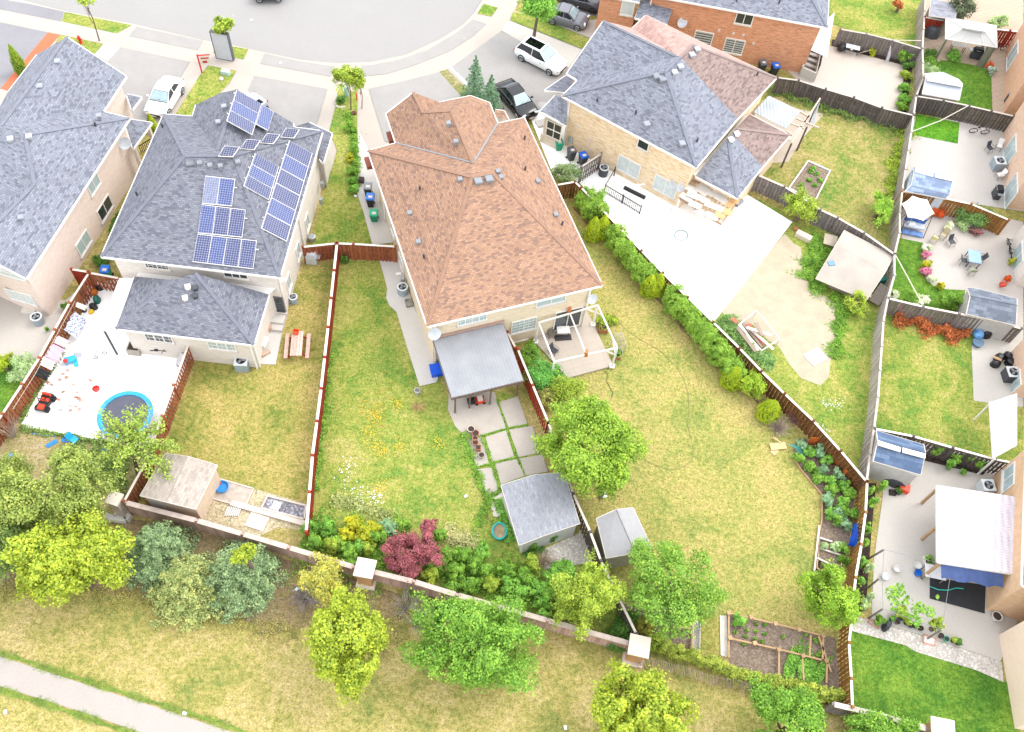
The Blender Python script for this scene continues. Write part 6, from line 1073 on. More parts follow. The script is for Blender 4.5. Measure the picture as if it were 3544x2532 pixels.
# bare twiggy shrubs
def twigs(label, q, r, h, mat, n=60, seed=1, group=None):
    b = W(q); rg = random.Random(seed); t = MB()
    for k in range(n):
        a = rg.uniform(0, 2 * pi); e = b + Vector((cos(a) * r * rg.random(), sin(a) * r * rg.random(), h * rg.uniform(.3, 1))); m = b.lerp(e, .5) + Vector((rg.uniform(-.1, .1), rg.uniform(-.1, .1), .15)); t.tube([b + Vector((cos(a) * .1, sin(a) * .1, 0)), m, e], [.015, .011, .005], 3, False)
        t.tube([m, m + (e - m) * .7 + Vector((rg.uniform(-.3, .3), rg.uniform(-.3, .3), .1))], [.009, .004], 3, False)
    one('bare_shrub', label, 'bare shrub', t, mat, group)
twigs('tangle of bare pinkish twigs beside the last cone cedar', M(720, 720), 1.1, 1.0, plain('9a8a80', .9), 130, 1)
twigs('second tangle of reddish bare twigs against the brown fence', M(860, 650), .9, 1.0, plain('8f6f6a', .9), 100, 2)
twigs('leafless grey shrub in the park strip below the wall', O(890, 680), 1.1, 1.9, plain('9a948c', .9), 60, 3)
twigs('grey bare branches on the left flank of the wide green tree', O(1000, 800), 1.6, 2.4, plain('8f8c86', .9), 90, 4)
twigs('grey twiggy brush under the yellow tipped shrub', O(130, 600), 1.3, .5, plain('8d8486', .9), 130, 5)
twigs('dead bare sapling at the corner of the laundry fence', J(120, 780), 1.1, 2.6, plain('a89c90', .9), 34, 6)
twigs('small pile of brush at the pillar beside the shed gravel', O(1970, 330), 1.1, .4, plain('94806e', .9), 80, 7)
twigs('heap of dry stalks fallen from the grey bucket', K(1620, 520), .7, .12, plain('b39868', .9), 60, 8)

strip('fresh green grass edge along the upper side of the park path', 'grass_edge', N, (-50, 1000, 0, 1018, 400, 1148, 720, 1250, 1310, 1440, 1650, 1548, 1900, 1636), leaf('76883c', '637a36', '4d662e', .2), .3, 7000, .06, .05, 'grass edge', 'stuff', 440)
strip('fresh green grass edge along the lower side of the park path', 'grass_edge', N, (-50, 1290, 0, 1305, 300, 1396, 640, 1506, 1060, 1656), leaf('76883c', '637a36', '4d662e', .2), .3, 5000, .06, .05, 'grass edge', 'stuff', 441)
strip('ragged dry grass at the edge of the mulch under the spruces', 'grass_edge', N, (0, 520, 500, 545, 900, 600, 1300, 640, 1700, 740, 2050, 880, 2300, 880), leaf('8f8550', '7c7844', '5f6636', .2), 1.3, 9000, .09, .08, 'grass edge', 'stuff', 442)
strip('ragged dry grass at the edge of the mulch right of the lime maple', 'grass_edge', O, (640, 1000, 760, 920, 900, 780, 1000, 650, 1100, 560), leaf('8f8550', '7c7844', '5f6636', .2), 1.2, 4000, .09, .08, 'grass edge', 'stuff', 443)
for i, (x, y) in enumerate([(1040, 1450), (1070, 1500), (1100, 1560), (1020, 1480), (1000, 1560), (1050, 1600), (930, 1600)]): tree('low vegetable plant in the white railed plot', D(x, y), .25, 12, 10, GREENT, 160, .14, 6, rz=.2, seed=520 + i, group='vegetable plants in the white railed plot', cat='vegetable plant', name='vegetable_plant', tr=.01)
# ------------------------------------------------------------ cars
def carpaint(c, rough=.25): return plain(c, rough, .03, .0, .6)
def car(label, q_front, q_rear, paint, kind='sedan', W_=1.82, sunroof=False, z=.03):
    """front and rear middle of the car on the ground in the photograph; length from real life"""
    f, r = W(q_front, 0), W(q_rear, 0); d = (f - r).normalized(); m = (f + r) / 2; L_ = (f - r).length; rz = math.atan2(d.y, d.x); suv = kind == 'suv'
    t = thing('parked_car', label, 'car', (m.x, m.y, z), rz); hw = W_ / 2; H0 = 1.68 if suv else 1.44; hood = 1.02 if suv else .86; deck = 1.1 if suv else .98
    # stations along x: (x, half width at sill, z bottom, shoulder z, half width at shoulder, top z, half width top)
    st = [(-.5, .78, .38, .62, .80, .72, .72), (-.485, .9, .30, .80, .93, .95, .84), (-.42, .97, .24, .88, 1.0, deck, .9), (-.28, 1, .2, .9, 1.0, deck + .02, .93), (0, 1, .2, .88, 1.0, .97, .95), (.2, 1, .2, .84, 1.0, hood + .04, .93), (.33, .99, .2, .78, .99, hood, .88), (.44, .95, .22, .70, .95, hood - .1, .8), (.485, .84, .28, .58, .86, hood - .24, .7), (.5, .68, .34, .5, .7, .58, .6)]
    mb = MB(); n = 10
    for x, a, zb, zs, b, zt, c in st:
        prof = [(-a * .9, zb), (-a, zb + .1), (-b, zs), (-c, zt - .03), (-c * .7, zt), (c * .7, zt), (c, zt - .03), (b, zs), (a, zb + .1), (a * .9, zb)]; mb.v += [(x * L_, y * hw, zz) for y, zz in prof]
    for i in range(len(st) - 1):
        for j in range(n): mb.f.append((i * n + j, (i + 1) * n + j, (i + 1) * n + (j + 1) % n, i * n + (j + 1) % n))
    mb.f.append(tuple(range(n))); mb.f.append(tuple((len(st) - 1) * n + j for j in range(n))[::-1]); body_ = obj('body', mb, paint, t, local=True, smooth=False)
    for p in body_.data.polygons: p.use_smooth = True
    # cabin: glass all round with a painted roof
    xr, xb, xf, xw = (-.46, -.38, .04, .23) if suv else (-.37, -.2, .03, .24); zc = deck if suv else .95
    def ring(x0, x1, y, zz): return [(x0 * L_, -y * hw, zz), (x1 * L_, -y * hw, zz), (x1 * L_, y * hw, zz), (x0 * L_, y * hw, zz)]
    cb = MB(); cb.hexa(ring(xr, xw, .9, zc - .1) + ring(xb, xf, .68, H0 - .04)); obj('windows', cb, glassy('24292e', .06), t, local=True)
    for nm, xa, xc in (('windshield', xw, xf), ('rear_window', xr, xb)):
        e = .012 if nm == 'windshield' else -.012; P_ = lambda x, y, z: Vector(((x + e / L_ * 1.5) * L_, y * hw, z)); a, b = (zc - .02, H0 - .09); k = .1; q = [(xa + (xc - xa) * k, -.8, a), (xa + (xc - xa) * k, .8, a), (xa + (xc - xa) * (1 - k), .62, b), (xa + (xc - xa) * (1 - k), -.62, b)]; q = [P_(*c) + Vector((0, 0, .03)) for c in q]
        obj(nm, MB().hexa([p - Vector((0, 0, .015)) for p in q] + q), plain('8ea6ad' if nm == 'windshield' else '59646b', .08, .15, 0, .8), t, local=True)  # pale blue of the windshield has the sky's reflection painted in
    rf = MB(); rf.hexa(ring(xb - .012, xf + .012, .69, H0 - .045) + ring(xb + .03, xf - .03, .6, H0)); r_o = obj('roof', rf, paint, t, local=True)
    for y in (-1, 1):
        pl = MB()
        for a, b in (((xr + .0) * L_, xb * L_), (xw * L_, xf * L_)): pl.beam((a, y * .895 * hw, zc - .08), (b, y * .68 * hw, H0 - .03), .07, .05)
        mx = (xr + xw) / 2 * L_; pl.beam((mx, y * .9 * hw, zc - .08), (mx, y * .68 * hw, H0 - .03), .07, .04); pl.beam((xb * L_, y * .68 * hw, H0 - .03), (xf * L_, y * .68 * hw, H0 - .03), .06, .04)
        obj('window_pillars', pl, paint, t, local=True)
    if sunroof: obj('sunroof', MB().hexa(ring(xb + .05, xf - .03, .5, H0 - .01) + ring(xb + .05, xf - .03, .5, H0 + .012)), glassy('0c0e10', .04), r_o, local=True)
    for x in (-.31, .315):
        for y in (-1, 1):
            w = MB(); k = 18; R_ = .34 if suv else .32
            for yy in (0, .2):
                for j in range(k): w.v.append((x * L_ + R_ * cos(2 * pi * j / k), y * (hw - .17 + yy), R_ + R_ * sin(2 * pi * j / k)))
            for j in range(k): w.f.append((j, (j + 1) % k, k + (j + 1) % k, k + j))
            w.f.append(tuple(range(k))); w.f.append(tuple(range(2 * k - 1, k - 1, -1))); wo = obj('wheel', w, TYRE, t, local=True); rm_ = MB(); c_ = Vector((x * L_, y * (hw + .035), R_))
            for j in range(5): a = 2 * pi * j / 5; rm_.beam(c_, c_ + Vector((cos(a), 0, sin(a))) * R_ * .62, .07, .03)
            rm_.tube([c_ + Vector((cos(2 * pi * j / 14), 0, sin(2 * pi * j / 14))) * R_ * .62 for j in range(15)], .03, 4); obj('rim', rm_, METAL if 'dark grey' not in label else DGREY, wo, local=True)
    for y in (-1, 1):
        obj('headlight', MB().box((.472 * L_, y * .68 * hw, .6), (.16, .36, .14), y * -.3), plain('c9d0d6', .1), t, local=True); obj('tail_light', MB().box((-.482 * L_, y * .74 * hw, .72), (.14, .32, .16), y * .25), plain('8e1c18', .2), t, local=True)
        obj('mirror', MB().box((.16 * L_, y * (hw + .09), .95), (.12, .2, .13)), paint, t, local=True); obj('door_trim', MB().box((-.02 * L_, y * (hw - .005), .26), (L_ * .46, .03, .06)).box((-.1 * L_, y * (hw - .0), .8), (.16, .03, .03)).box((.1 * L_, y * (hw - .0), .8), (.16, .03, .03)), DGREY if suv else paint, t, local=True)
    obj('grille', MB().box((.497 * L_, 0, .34), (.05, 1.0, .2)), BLACK, t, local=True); obj('number_plate', MB().box((.522 * L_, 0, .38), (.015, .42, .11)), OFFW, t, local=True)
    obj('wipers', MB().beam((xw * L_ + .01, -.5, zc - .06), (xw * L_ - .18, .1, zc + .08), .02, .02).beam((xw * L_ + .01, 0, zc - .06), (xw * L_ - .18, .55, zc + .08), .02, .02), BLACK, t, local=True); return t
car('white compact suv with a dark panoramic sunroof on the wide driveway', C(868, 640), C(488, 448), carpaint('e4e6e8'), 'suv', 1.86, True)
car('white sedan parked nose towards the cream house', A(1345, 1035), A(1530, 740), carpaint('e8e8ea'), 'sedan', 1.82)
car('black hatchback parked beside the slender spruces', C(590, 1050), C(350, 770), carpaint('07090d', .1), 'sedan', 1.8)
car('grey sedan half under the street tree, nearer of two', C(1075, 235), C(735, 145), carpaint('6d6f78', .22), 'sedan', 1.84)
car('dark grey suv cut by the top edge', C(1215, 90), C(830, -10), carpaint('4a4a52', .25), 'suv', 1.86)
car('dark car on the street cut by the top edge', B(200, -30), B(460, -38), carpaint('2a2833', .25), 'sedan', 1.84)
car('grey car almost hidden behind the roof solar panels', B(100, 1020), B(270, 905), carpaint('9aa0a6', .25), 'sedan', 1.8)
# ------------------------------------------------------------ yard things
def ac(label, q, s=.8, h=.8, round_=False, m=None):
    p = W(q); t = thing('air_conditioner', label, 'air conditioner', p, .1); m = m or plain('8e9aa2', .5)
    if round_: obj('casing', MB().lathe([(s * .46, 0), (s * .5, .05), (s * .5, h - .05), (s * .46, h)], (0, 0, 0), 20), m, t, local=True)
    else: obj('casing', MB().box((0, 0, 0), (s, s, h)), m, t, local=True)
    obj('top_panel', MB().box((0, 0, h), (s * 1.04, s * 1.04, .05)) if not round_ else MB().lathe([(s * .52, h), (s * .52, h + .05)], (0, 0, 0), 20), plain('c3c8cb', .5), t, local=True); f = obj('fan_guard', MB().lathe([(s * .38, h + .051), (s * .36, h + .075)], (0, 0, 0), 18), BLACK, t, local=True); b = MB()
    for k in range(3): a = 2 * pi * k / 3; b.beam((0, 0, h + .09), (cos(a) * s * .32, sin(a) * s * .32, h + .09), .16, .02)
    obj('fan_blades', b, GREY, f, local=True)
ac('square grey air conditioner at the corner of the low extension', J(2105, 175), .85, .85)
ac('round grey air conditioner beside the curving side path', F(1485, 1035), .75, .75, True)
ac('white topped air conditioner on the neighbour patio behind the leftmost house', E(345, 1290), .75, .7, True)
ac('small silver air conditioner beside the leafy yellowing side lawn', F(545, 1110), .6, .6, True)
ac('blue grey air conditioner on the right-hand white patio', S(1110, 1450), .85, .85)
ac('black and white air conditioner among rubbish bags', U(1215, 270), .85, .85, m=DGREY)
ac('dark cylindrical air conditioner by the stair railing', C(1215, 1510), .75, .8, True, DGREY)
ac('white air conditioner by the peach latticed window', U(1000, 1240), .8, .8, m=plain('c3c8cb', .5))
def bin_(label, q, bm, lm, rz=0, h=1.05, group=None):
    t = thing('wheelie_bin', label, 'bin', W(q), rz, group); b = MB(); w0, w1, d0, d1 = .2, .29, .22, .34; b.hexa([(-w0, -d0, .05), (w0, -d0, .05), (w0, d0, .05), (-w0, d0, .05), (-w1, -d1, h - .08), (w1, -d1, h - .08), (w1, d1, h - .08), (-w1, d1, h - .08)]); obj('body', b, bm, t, local=True)
    l = obj('lid', MB().box((0, 0, h - .08), (.64, .74, .1), 0, .1), lm, t, local=True); obj('lid_label', MB().box((.02, -.08, h + .021), (.3, .24, .004)), OFFW, l, local=True)
    for x in (-.26, .26): obj('wheel', MB().tube([(x - .03, d0 + .05, .1), (x + .03, d0 + .05, .1)], .1, 10), TYRE, t, local=True)
    obj('handle', MB().tube([(-.25, d1 + .05, h - .06), (.25, d1 + .05, h - .06)], .02, 6), bm, t, local=True)
GB = plain('2f3338', .5)
bin_('green kitchen waste bin by the glazed porch', C(830, 1290), TEAL, TEAL, .3, .85)
bin_('grey wheelie bin by the tan brick wall', C(935, 1380), GB, plain('50545c', .5), .5, 1.15)
bin_('blue lidded dark bin by the tan brick wall', C(1035, 1425), GB, BLUE, .5, 1.15)
bin_('blue lidded bin beside the terracotta roofed house', F(1210, 280), BLACK, plain('2f6fc4', .45), .1, 1.1)
bin_('grey lidded bin behind the blue lidded one, beside the terracotta roofed house', F(1190, 190), GB, plain('7d8288', .5), .1, 1.1)
bin_('green bin on the path beside the terracotta roofed house', F(1240, 405), plain('12805c', .5), plain('1f9a70', .5), .1, .9)
bin_('blue lidded bin in the gap behind the cream extension', E(940, 900), plain('1b9a62', .5), plain('2366c8', .45), .1, 1.0)
bin_('grey bin against the red brick wall', D(575, 620), GB, plain('5a5e66', .5), .3, 1.1)
bin_('bright blue lidded bin against the red brick wall', D(685, 645), GB, BLUE, .3, 1.1)
def trampoline():
    c = W(J(1110, 640)); t = thing('trampoline', 'round trampoline with a bright blue pad on the white patio', 'trampoline', c); R_ = (W(J(1325, 560), .8) - W(J(835, 620), .8)).length / 2; c2 = W(J(1082, 582), .8) - c; h = .8; o = Vector((c2.x, c2.y, 0))
    mb = MB(); k = 40
    for r, z in ((R_ * .82, h - .03), (R_ * .83, h + .04), (R_ * .95, h + .05), (R_, h), (R_ * .98, h - .05)):
        for j in range(k): mb.v.append((o.x + r * cos(2 * pi * j / k), o.y + r * sin(2 * pi * j / k), z + .012 * sin(j * 2.3)))
    for i in range(4):
        for j in range(k): mb.f.append((i * k + j, i * k + (j + 1) % k, (i + 1) * k + (j + 1) % k, (i + 1) * k + j))
    obj('safety_pad', mb, plain('2a93c9', .5, .15), t, local=True); obj('jumping_mat', MB().lathe([(R_ * .83, h - .03), (R_ * .4, h - .05)], o, 40), plain('4b4d5a', .6, .12), t, local=True)
    for j in range(4):
        a = pi / 4 + j * pi / 2; p = o + Vector((cos(a), sin(a), 0)) * R_ * .96; q = o + Vector((cos(a + .35), sin(a + .35), 0)) * R_ * .96; obj('leg', MB().tube([(p.x, p.y, h - .05), (p.x, p.y, .03), (q.x, q.y, .03), (q.x, q.y, h - .05)], .03, 6), METAL, t, local=True)
    l = MB(); b = W(J(1105, 310)) - c
    for s in (-.2, .2): l.tube([(b.x + s, b.y, .03), (b.x + s * .9, b.y - .7, h)], .02, 5)
    for k_ in range(3): f = (k_ + 1) / 4; l.beam((b.x - .2, b.y - .7 * f, h * f), (b.x + .2, b.y - .7 * f, h * f), .06, .03)
    obj('ladder', l, METAL, t, local=True)
trampoline()
def toy_truck():
    t = thing('toy_truck', 'red and black ride-on toy truck on the white patio', 'toy car', W(J(405, 500)), 1.45); obj('body', MB().box((0, 0, .2), (1.25, .66, .25)).box((.42, 0, .45), (.4, .6, .12), 0, .1), BLACK, t, local=True)
    obj('hood', MB().box((-.42, 0, .45), (.4, .42, .1), 0, .2), plain('d8401f', .4), t, local=True); obj('seats', MB().box((.2, -.15, .4), (.42, .22, .12)).box((.2, .15, .4), (.42, .22, .12)).box((.42, 0, .5), (.1, .55, .3)), plain('d8401f', .4), t, local=True)
    obj('windshield_frame', MB().tube([(-.12, -.3, .45), (-.05, -.28, .8), (-.05, .28, .8), (-.12, .3, .45)], .03, 6), BLACK, t, local=True)
    for x in (-.42, .42):
        for y in (-.36, .36): obj('wheel', MB().tube([(x, y - .07, .2), (x, y + .07, .2)], .2, 14), TYRE, t, local=True)
toy_truck()
one('toy_bucket', 'red round bowl in the middle of the white patio', 'bowl', MB().lathe([(.2, 0), (.24, .16), (.22, .17), (.17, .04)], W(J(835, 368), .05), 16), plain('d2322a', .4))
def water_table():
    t = thing('play_table', 'bright blue plastic water table on the white patio', 'toy table', W(J(620, 135)), .5); obj('tray', MB().box((0, 0, .3), (.7, .45, .14)).box((.3, -.28, .2), (.25, .6, .12)), BRIGHTBLUE, t, local=True); obj('bowl', MB().ball((-.25, -.1, .48), .16, 12, 6), plain('d2322a', .4), t, local=True)
    for x, y in ((-.28, -.18), (.28, -.18), (.28, .18), (-.28, .18)): obj('leg', MB().box((x, y, .02), (.06, .06, .3)), BRIGHTBLUE, t, local=True)
    one('mat', 'grey foam mat beside the blue water table', 'mat', MB().box(W(J(672, 70), .055), (.55, .4, .03), .3), plain('a9aeb6', .7))
water_table()
def bike(label, q, rz, m, lean=.15, s=1.0, flat=False):
    t = thing('bicycle', label, 'bicycle', W(q, .05), rz); ly = lambda z: z * math.sin(lean); P = lambda x, z: (x * s, ly(z) * s, z * s * math.cos(lean))
    for x in (-.5, .5):
        w = obj('wheel', MB().tube([P(x + .33 * cos(2 * pi * j / 20), .34 + .33 * sin(2 * pi * j / 20)) for j in range(21)], .036 * s, 5, False), TYRE, t, local=True); sp = MB()
        for j in range(8): sp.tube([P(x, .34), P(x + .32 * cos(pi * j / 4), .34 + .32 * sin(pi * j / 4))], .005, 3, False)
        obj('spokes', sp, METAL, w, local=True)
    f = MB()
    for a, b in (((-.5, .34), (-.12, .3)), ((-.12, .3), (-.25, .75)), ((-.25, .75), (.3, .78)), ((-.12, .3), (.3, .72)), ((-.5, .34), (-.24, .7)), ((.3, .85), (.5, .34))): f.tube([P(*a), P(*b)], .028 * s, 6)
    obj('frame', f, m, t, local=True); a = P(.28, .95); obj('handlebar', MB().tube([P(.3, .8), a], .02, 5).tube([(a[0] - .1, a[1] - .27 * s, a[2]), a, (a[0] - .1, a[1] + .27 * s, a[2])], .02, 5), BLACK, t, local=True)
    a = P(-.27, .86); obj('saddle', MB().box((a[0], a[1], a[2]), (.26 * s, .14 * s, .06), 0, .3).tube([P(-.25, .75), a], .02, 5), BLACK, t, local=True); return t
bike('dark bicycle leaning on the cream extension wall', E(1420, 1555), .05, plain('4a3a38', .4), -.35)
bike('white bicycle against the dark brown fence', S(955, 1150), .0, plain('c9c6c0', .4), -.3)
bike('dark bicycle lying upper against the right-hand wall', T(1225, 640), 1.6, plain('3a3a3a', .4), .35, .8)
bike('dark bicycle lower against the right-hand wall', T(1240, 720), 1.5, plain('4a4644', .4), .35, .8)
bike('reddish bicycle behind the gazebo', S(1130, 430), .1, plain('6a3a34', .4), -.2, .8)
def trike():
    t = thing('tricycle', 'small grey tricycle on the white patio', 'tricycle', W(J(870, 70), .05), .4)
    for x, y in ((-.3, -.22), (-.3, .22), (.3, 0)): obj('wheel', MB().tube([(x + .14 * cos(2 * pi * j / 14), y, .15 + .14 * sin(2 * pi * j / 14)) for j in range(15)], .025, 5, False), GREY, t, local=True)
    obj('frame', MB().tube([(-.3, -.22, .15), (-.3, .22, .15)], .02, 5).tube([(-.3, 0, .15), (.2, 0, .35), (.3, 0, .15)], .025, 5).box((-.2, 0, .3), (.2, .18, .05)), OFFW, t, local=True); obj('handlebar', MB().tube([(.2, 0, .35), (.18, 0, .55)], .015, 5).tube([(.15, -.18, .55), (.15, .18, .55)], .018, 5), METAL, t, local=True)
trike()
def laundry():
    t = W(E(640, 1095), 1.9); a = [W(E(650, 1100), 1.6), W(E(400, 1560), 1.6), W(J(300, 240), 1.6), W(J(110, 540), 1.6)]
    one('clothes_line', 'thin washing line strung beside the left brown fence', 'clothes line', MB().tube([p for p in a], .015, 4, False), OFFW)
    def cloth(label, fn, quad, m, seed):
        rg = random.Random(seed); p = [W(fn(quad[0], quad[1]), 1.6), W(fn(quad[2], quad[3]), 1.6)]; l = (p[1] - p[0]); mb = MB(); dr = quad[4]; n = 10; G = []
        for i in range(n + 1):
            b = p[0] + l * i / n; G.append([b + Vector((.05 * sin(i * 1.7) + .12 * j, .02 * j, -dr * j / 4 * (1 if i % 3 else .86))) for j in range(5)])
        for i in range(n):
            for j in range(4): mb.poly([G[i][j], G[i + 1][j], G[i + 1][j + 1], G[i][j + 1]])
        one('hanging_laundry', label, 'laundry', mb, m)
    pt = NT('printed_cloth'); v = pt.N('TexVoronoi'); pt.L(pt.pos(), v.inputs['Vector']); v.inputs['Scale'].default_value = 9; cl = pt.ramp(v.outputs['Distance'], [(.25, lin('3c4668')), (.5, lin('c5cad8'))]); pm = pt.done(cl, .8)
    cloth('blue and white patterned sheet hanging by the fence', E, (640, 1190, 555, 1350, 1.1), pm, 1); cloth('white top hanging at the upper end of the line', E, (665, 1110, 655, 1150, .5), WHITE, 2); cloth('pale pink cloth hanging in the middle of the line', E, (500, 1400, 465, 1460, .7), plain('d3b9c8', .8), 3)
    cloth('longer pink cloth hanging below the pale one', E, (455, 1470, 395, 1580, .8), plain('cfa5bb', .8), 4); cloth('white towel hanging near the lower end of the line', J, (375, 80, 345, 150, .8), WHITE, 5); cloth('black trousers hanging near the lower end of the line', J, (335, 175, 300, 240, .8), BLACK, 6)
laundry()
def picnic():
    c = W(K(580, 20)); t = thing('picnic_table', 'picnic table with peeling whitish red planks on the yellowing lawn', 'picnic table', c, .0); a = W(F(575, 1450), .7) - c; b = W(K(560, 130), .7) - c; d = (a - b); d.z = 0; d.normalize(); n = Vector((d.y, -d.x, 0)); wm = wood('c9bdb4', 'a8695a', 2); h = .74; Lh = 1.0
    tp = MB()
    for k in range(4): o = n * (-.3 + k * .2); p, q = o - d * Lh, o + d * Lh; tp.beam((p.x, p.y, h), (q.x, q.y, h), .18, .04)
    obj('table_top', tp, wm, t, local=True)
    for s in (-1, 1): o = n * s * .72; p, q = o - d * Lh, o + d * Lh; obj('bench', MB().beam((p.x, p.y, .44), (q.x, q.y, .44), .26, .04), wm, t, local=True)
    for s in (-1, 1):
        l = MB(); o = d * s * .7; l.beam(o + n * -.75 + Vector((0, 0, .4)), o + n * .75 + Vector((0, 0, .4)), .06, .1); l.beam(o + n * -.3 + Vector((0, 0, h - .04)), o + n * -.65, .06, .08); l.beam(o + n * .3 + Vector((0, 0, h - .04)), o + n * .65, .06, .08); obj('leg_frame', l, plain('9a3a26', .6), t, local=True)
    p = c + d * .85 - n * .1; one('crate', 'orange plastic crate on the picnic table', 'crate', MB().box((p.x, p.y, h + .021), (.36, .36, .03)).box((p.x - .17, p.y, h + .05), (.02, .36, .18)).box((p.x + .17, p.y, h + .05), (.02, .36, .18)).box((p.x, p.y - .17, h + .05), (.34, .02, .18)).box((p.x, p.y + .17, h + .05), (.34, .02, .18)), plain('d2502a', .5))
picnic()
def pot(label, q, r, h, m, plant=None, z=.05, group=None, name='plant_pot', sq=False):
    c = W(q, z); t = thing(name, label, 'plant pot', c, 0, group)
    if sq: obj('pot', MB().box((0, 0, 0), (2 * r, 2 * r, h)), m, t, local=True)
    else: obj('pot', MB().lathe([(r * .7, 0), (r, h * .9), (r * 1.08, h * .9), (r * 1.08, h), (r * .9, h), (r * .86, h - .05)], (0, 0, 0), 14), m, t, local=True)
    obj('soil', MB().lathe([(r * .86, h - .045), (r * .5, h - .03)], (0, 0, 0), 12) if not sq else MB().box((0, 0, h), (1.7 * r, 1.7 * r, .01)), plain('3a2f28', .9), t, local=True)
    if plant: rg = np.random.default_rng(int(q[0])); P, Nn = cloud([((0, 0, h + r * .6), (r * 1.1, r * 1.1, r * .8))], 160, 3); put('leaves', leaf_mesh('leaves', P, Nn, .1, plant), t, (0, 0, 0))
PTG = 'plant pots lined up on the slab path'; TC = plain('a86b50', .7)
for i, (x, y, r, m, lb, sq) in enumerate([(75, 725, .24, plain('b9afa0', .7), 'whitish pot at the upper end of the slab path row', 0), (113, 762, .22, plain('8f4f40', .7), 'dark red pot second in the slab path row', 0), (110, 805, .18, plain('a87462', .7), 'small reddish pot third in the slab path row', 0), (112, 842, .2, TC, 'terracotta pot fourth in the slab path row', 0), (137, 885, .17, TC, 'square terracotta planter on the slab path', 1), (165, 950, .2, plain('9c8f82', .7), 'greyish pot lowest on the slab path', 0)]): pot(lb, L(x, y), r, .3, m, None, group=PTG, sq=bool(sq))
pot('square dark pot beside the lane bushes', F(1128, 70), .2, .35, plain('4a4440', .8), sq=True)
pot('large stone planter on the white patio by the extension', E(1180, 1530), .42, .6, plain('a39a90', .8), sq=True)
pot('brown wooden planter box beside the pergola', H(1215, 1355), .32, .45, plain('9a6844', .7), YGREEN, 0, sq=True); pot('small brown planter box below the trellis', H(1335, 1590), .24, .35, plain('9a6844', .7), GREENT, 0, sq=True)
PG2 = 'black nursery pots on the terrace edge'
for i, (x, y, r, m, pl) in enumerate([(893, 725, .12, BLACK, 0), (917, 757, .17, plain('3c5a58', .5), 0), (893, 788, .15, plain('5a5450', .6), 0), (850, 763, .16, BLACK, GREENT), (965, 790, .2, BLACK, YGREEN), (997, 815, .14, BLACK, 0), (1032, 815, .17, BLACK, GREENT), (1072, 836, .15, BLACK, 0), (1227, 893, .16, BLACK, 0), (1268, 917, .17, TEAL, 0), (1322, 928, .17, BLACK, YGREEN), (1357, 943, .19, BLACK, DARKG)]):
    pot(['black nursery pot on the terrace edge', 'black nursery pot holding a plant on the terrace edge', 'dull teal pot among black ones on the terrace edge', 'brown grey pot among black ones on the terrace edge', 'bright teal pot on the gravel edge'][1 if pl else 2 if i == 1 else 3 if i == 2 else 4 if i == 9 else 0], R(x, y), r, .22, m, pl or None, group=PG2 if i not in (1, 2, 9) else None)
pot('rectangular white planter of herbs by the patio cover', R(1127, 318), .26, .3, WHITE, GREENT, sq=True); pot('white round pot at the foot of the beige wall corner', R(1645, 750), .3, .4, plain('bdbab4', .6)); pot('small black nursery tray by the orange box', U(218, 1262), .2, .1, BLACK, None, sq=True); pot('green potted bush beside the orange box', U(265, 1260), .22, .2, BLACK, DARKG)
for i, (x, y, c, lb) in enumerate([(1050, 412, '1c63b8', 'blue bowl on the terrace'), (798, 438, 'd8dade', 'white bucket nearer the fence on the terrace'), (888, 380, 'c9c8c6', 'pale round tub on the upper terrace'), (1048, 355, 'd3d2d0', 'whitish tub right beside the herb planter')]): one('bucket', lb, 'bucket', MB().lathe([(.18, 0), (.24, .25), (.22, .26), (.17, .08)], W(R(x, y), .03), 14), plain(c, .5))
def planks(label, fn, xy, mat, w, h, z=.0, name='plank', cat='plank'):
    mb = MB(); p = P2(fn, *xy, z=z + h / 2 + .002)
    for a, b in zip(p[::2], p[1::2]): mb.beam(a, b, w, h)
    one(name, label, cat, mb, mat)
BP = plain('1d74c2', .5, .15)
for xy, lb in (((402, 862, 492, 810), 'blue pool slat lying below the patio, second from left'), ((535, 800, 620, 815), 'blue pool slat at the patio edge beside the folded chair'), ((880, 905, 950, 855), 'blue pool slat nearest to the trampoline'), ((75, 990, 92, 920), 'blue pool slat farthest left on the bare ground'), ((275, 748, 480, 775), 'long thin blue rail at the patio edge')): planks(lb, J, xy, BP, .28 if 'rail' not in lb else .06, .05)
def folded(label, q, m, rz, cat='chair', name='folding_chair'):
    t = thing(name, label, cat, W(q), rz); obj('seat', MB().box((0, 0, .42), (.44, .42, .04)), m, t, local=True); obj('backrest', MB().hexa([(-.22, .2, .44), (.22, .2, .44), (.22, .23, .44), (-.22, .23, .44), (-.22, .36, .9), (.22, .36, .9), (.22, .39, .9), (-.22, .39, .9)]), m, t, local=True)
    for x in (-.21, .21):
        for y in (-.19, .19): obj('leg', MB().tube([(x, y, .42), (x * 1.1, y * 1.3, .03)], .015, 5), DGREY, t, local=True)
    for x in (-.24, .24): obj('armrest', MB().tube([(x, -.2, .42), (x, -.2, .64), (x, .26, .66)], .016, 5), DGREY, t, local=True)
    return t
folded('light blue folded chair frame lying at the patio edge', J(660, 830), BRIGHTBLUE, 1.2)
folded('dark chair alone on the round concrete patio', T(715, 620), DGREY, .4); folded('tan chair facing the flower planter', T(645, 560), plain('a39878', .6), -.7); folded('pale yellow chair nearest the curved lawn', T(570, 590), plain('cfc78a', .6), 2.6); folded('dark chair left of the blue glass table', T(820, 780), DGREY, 1.5)
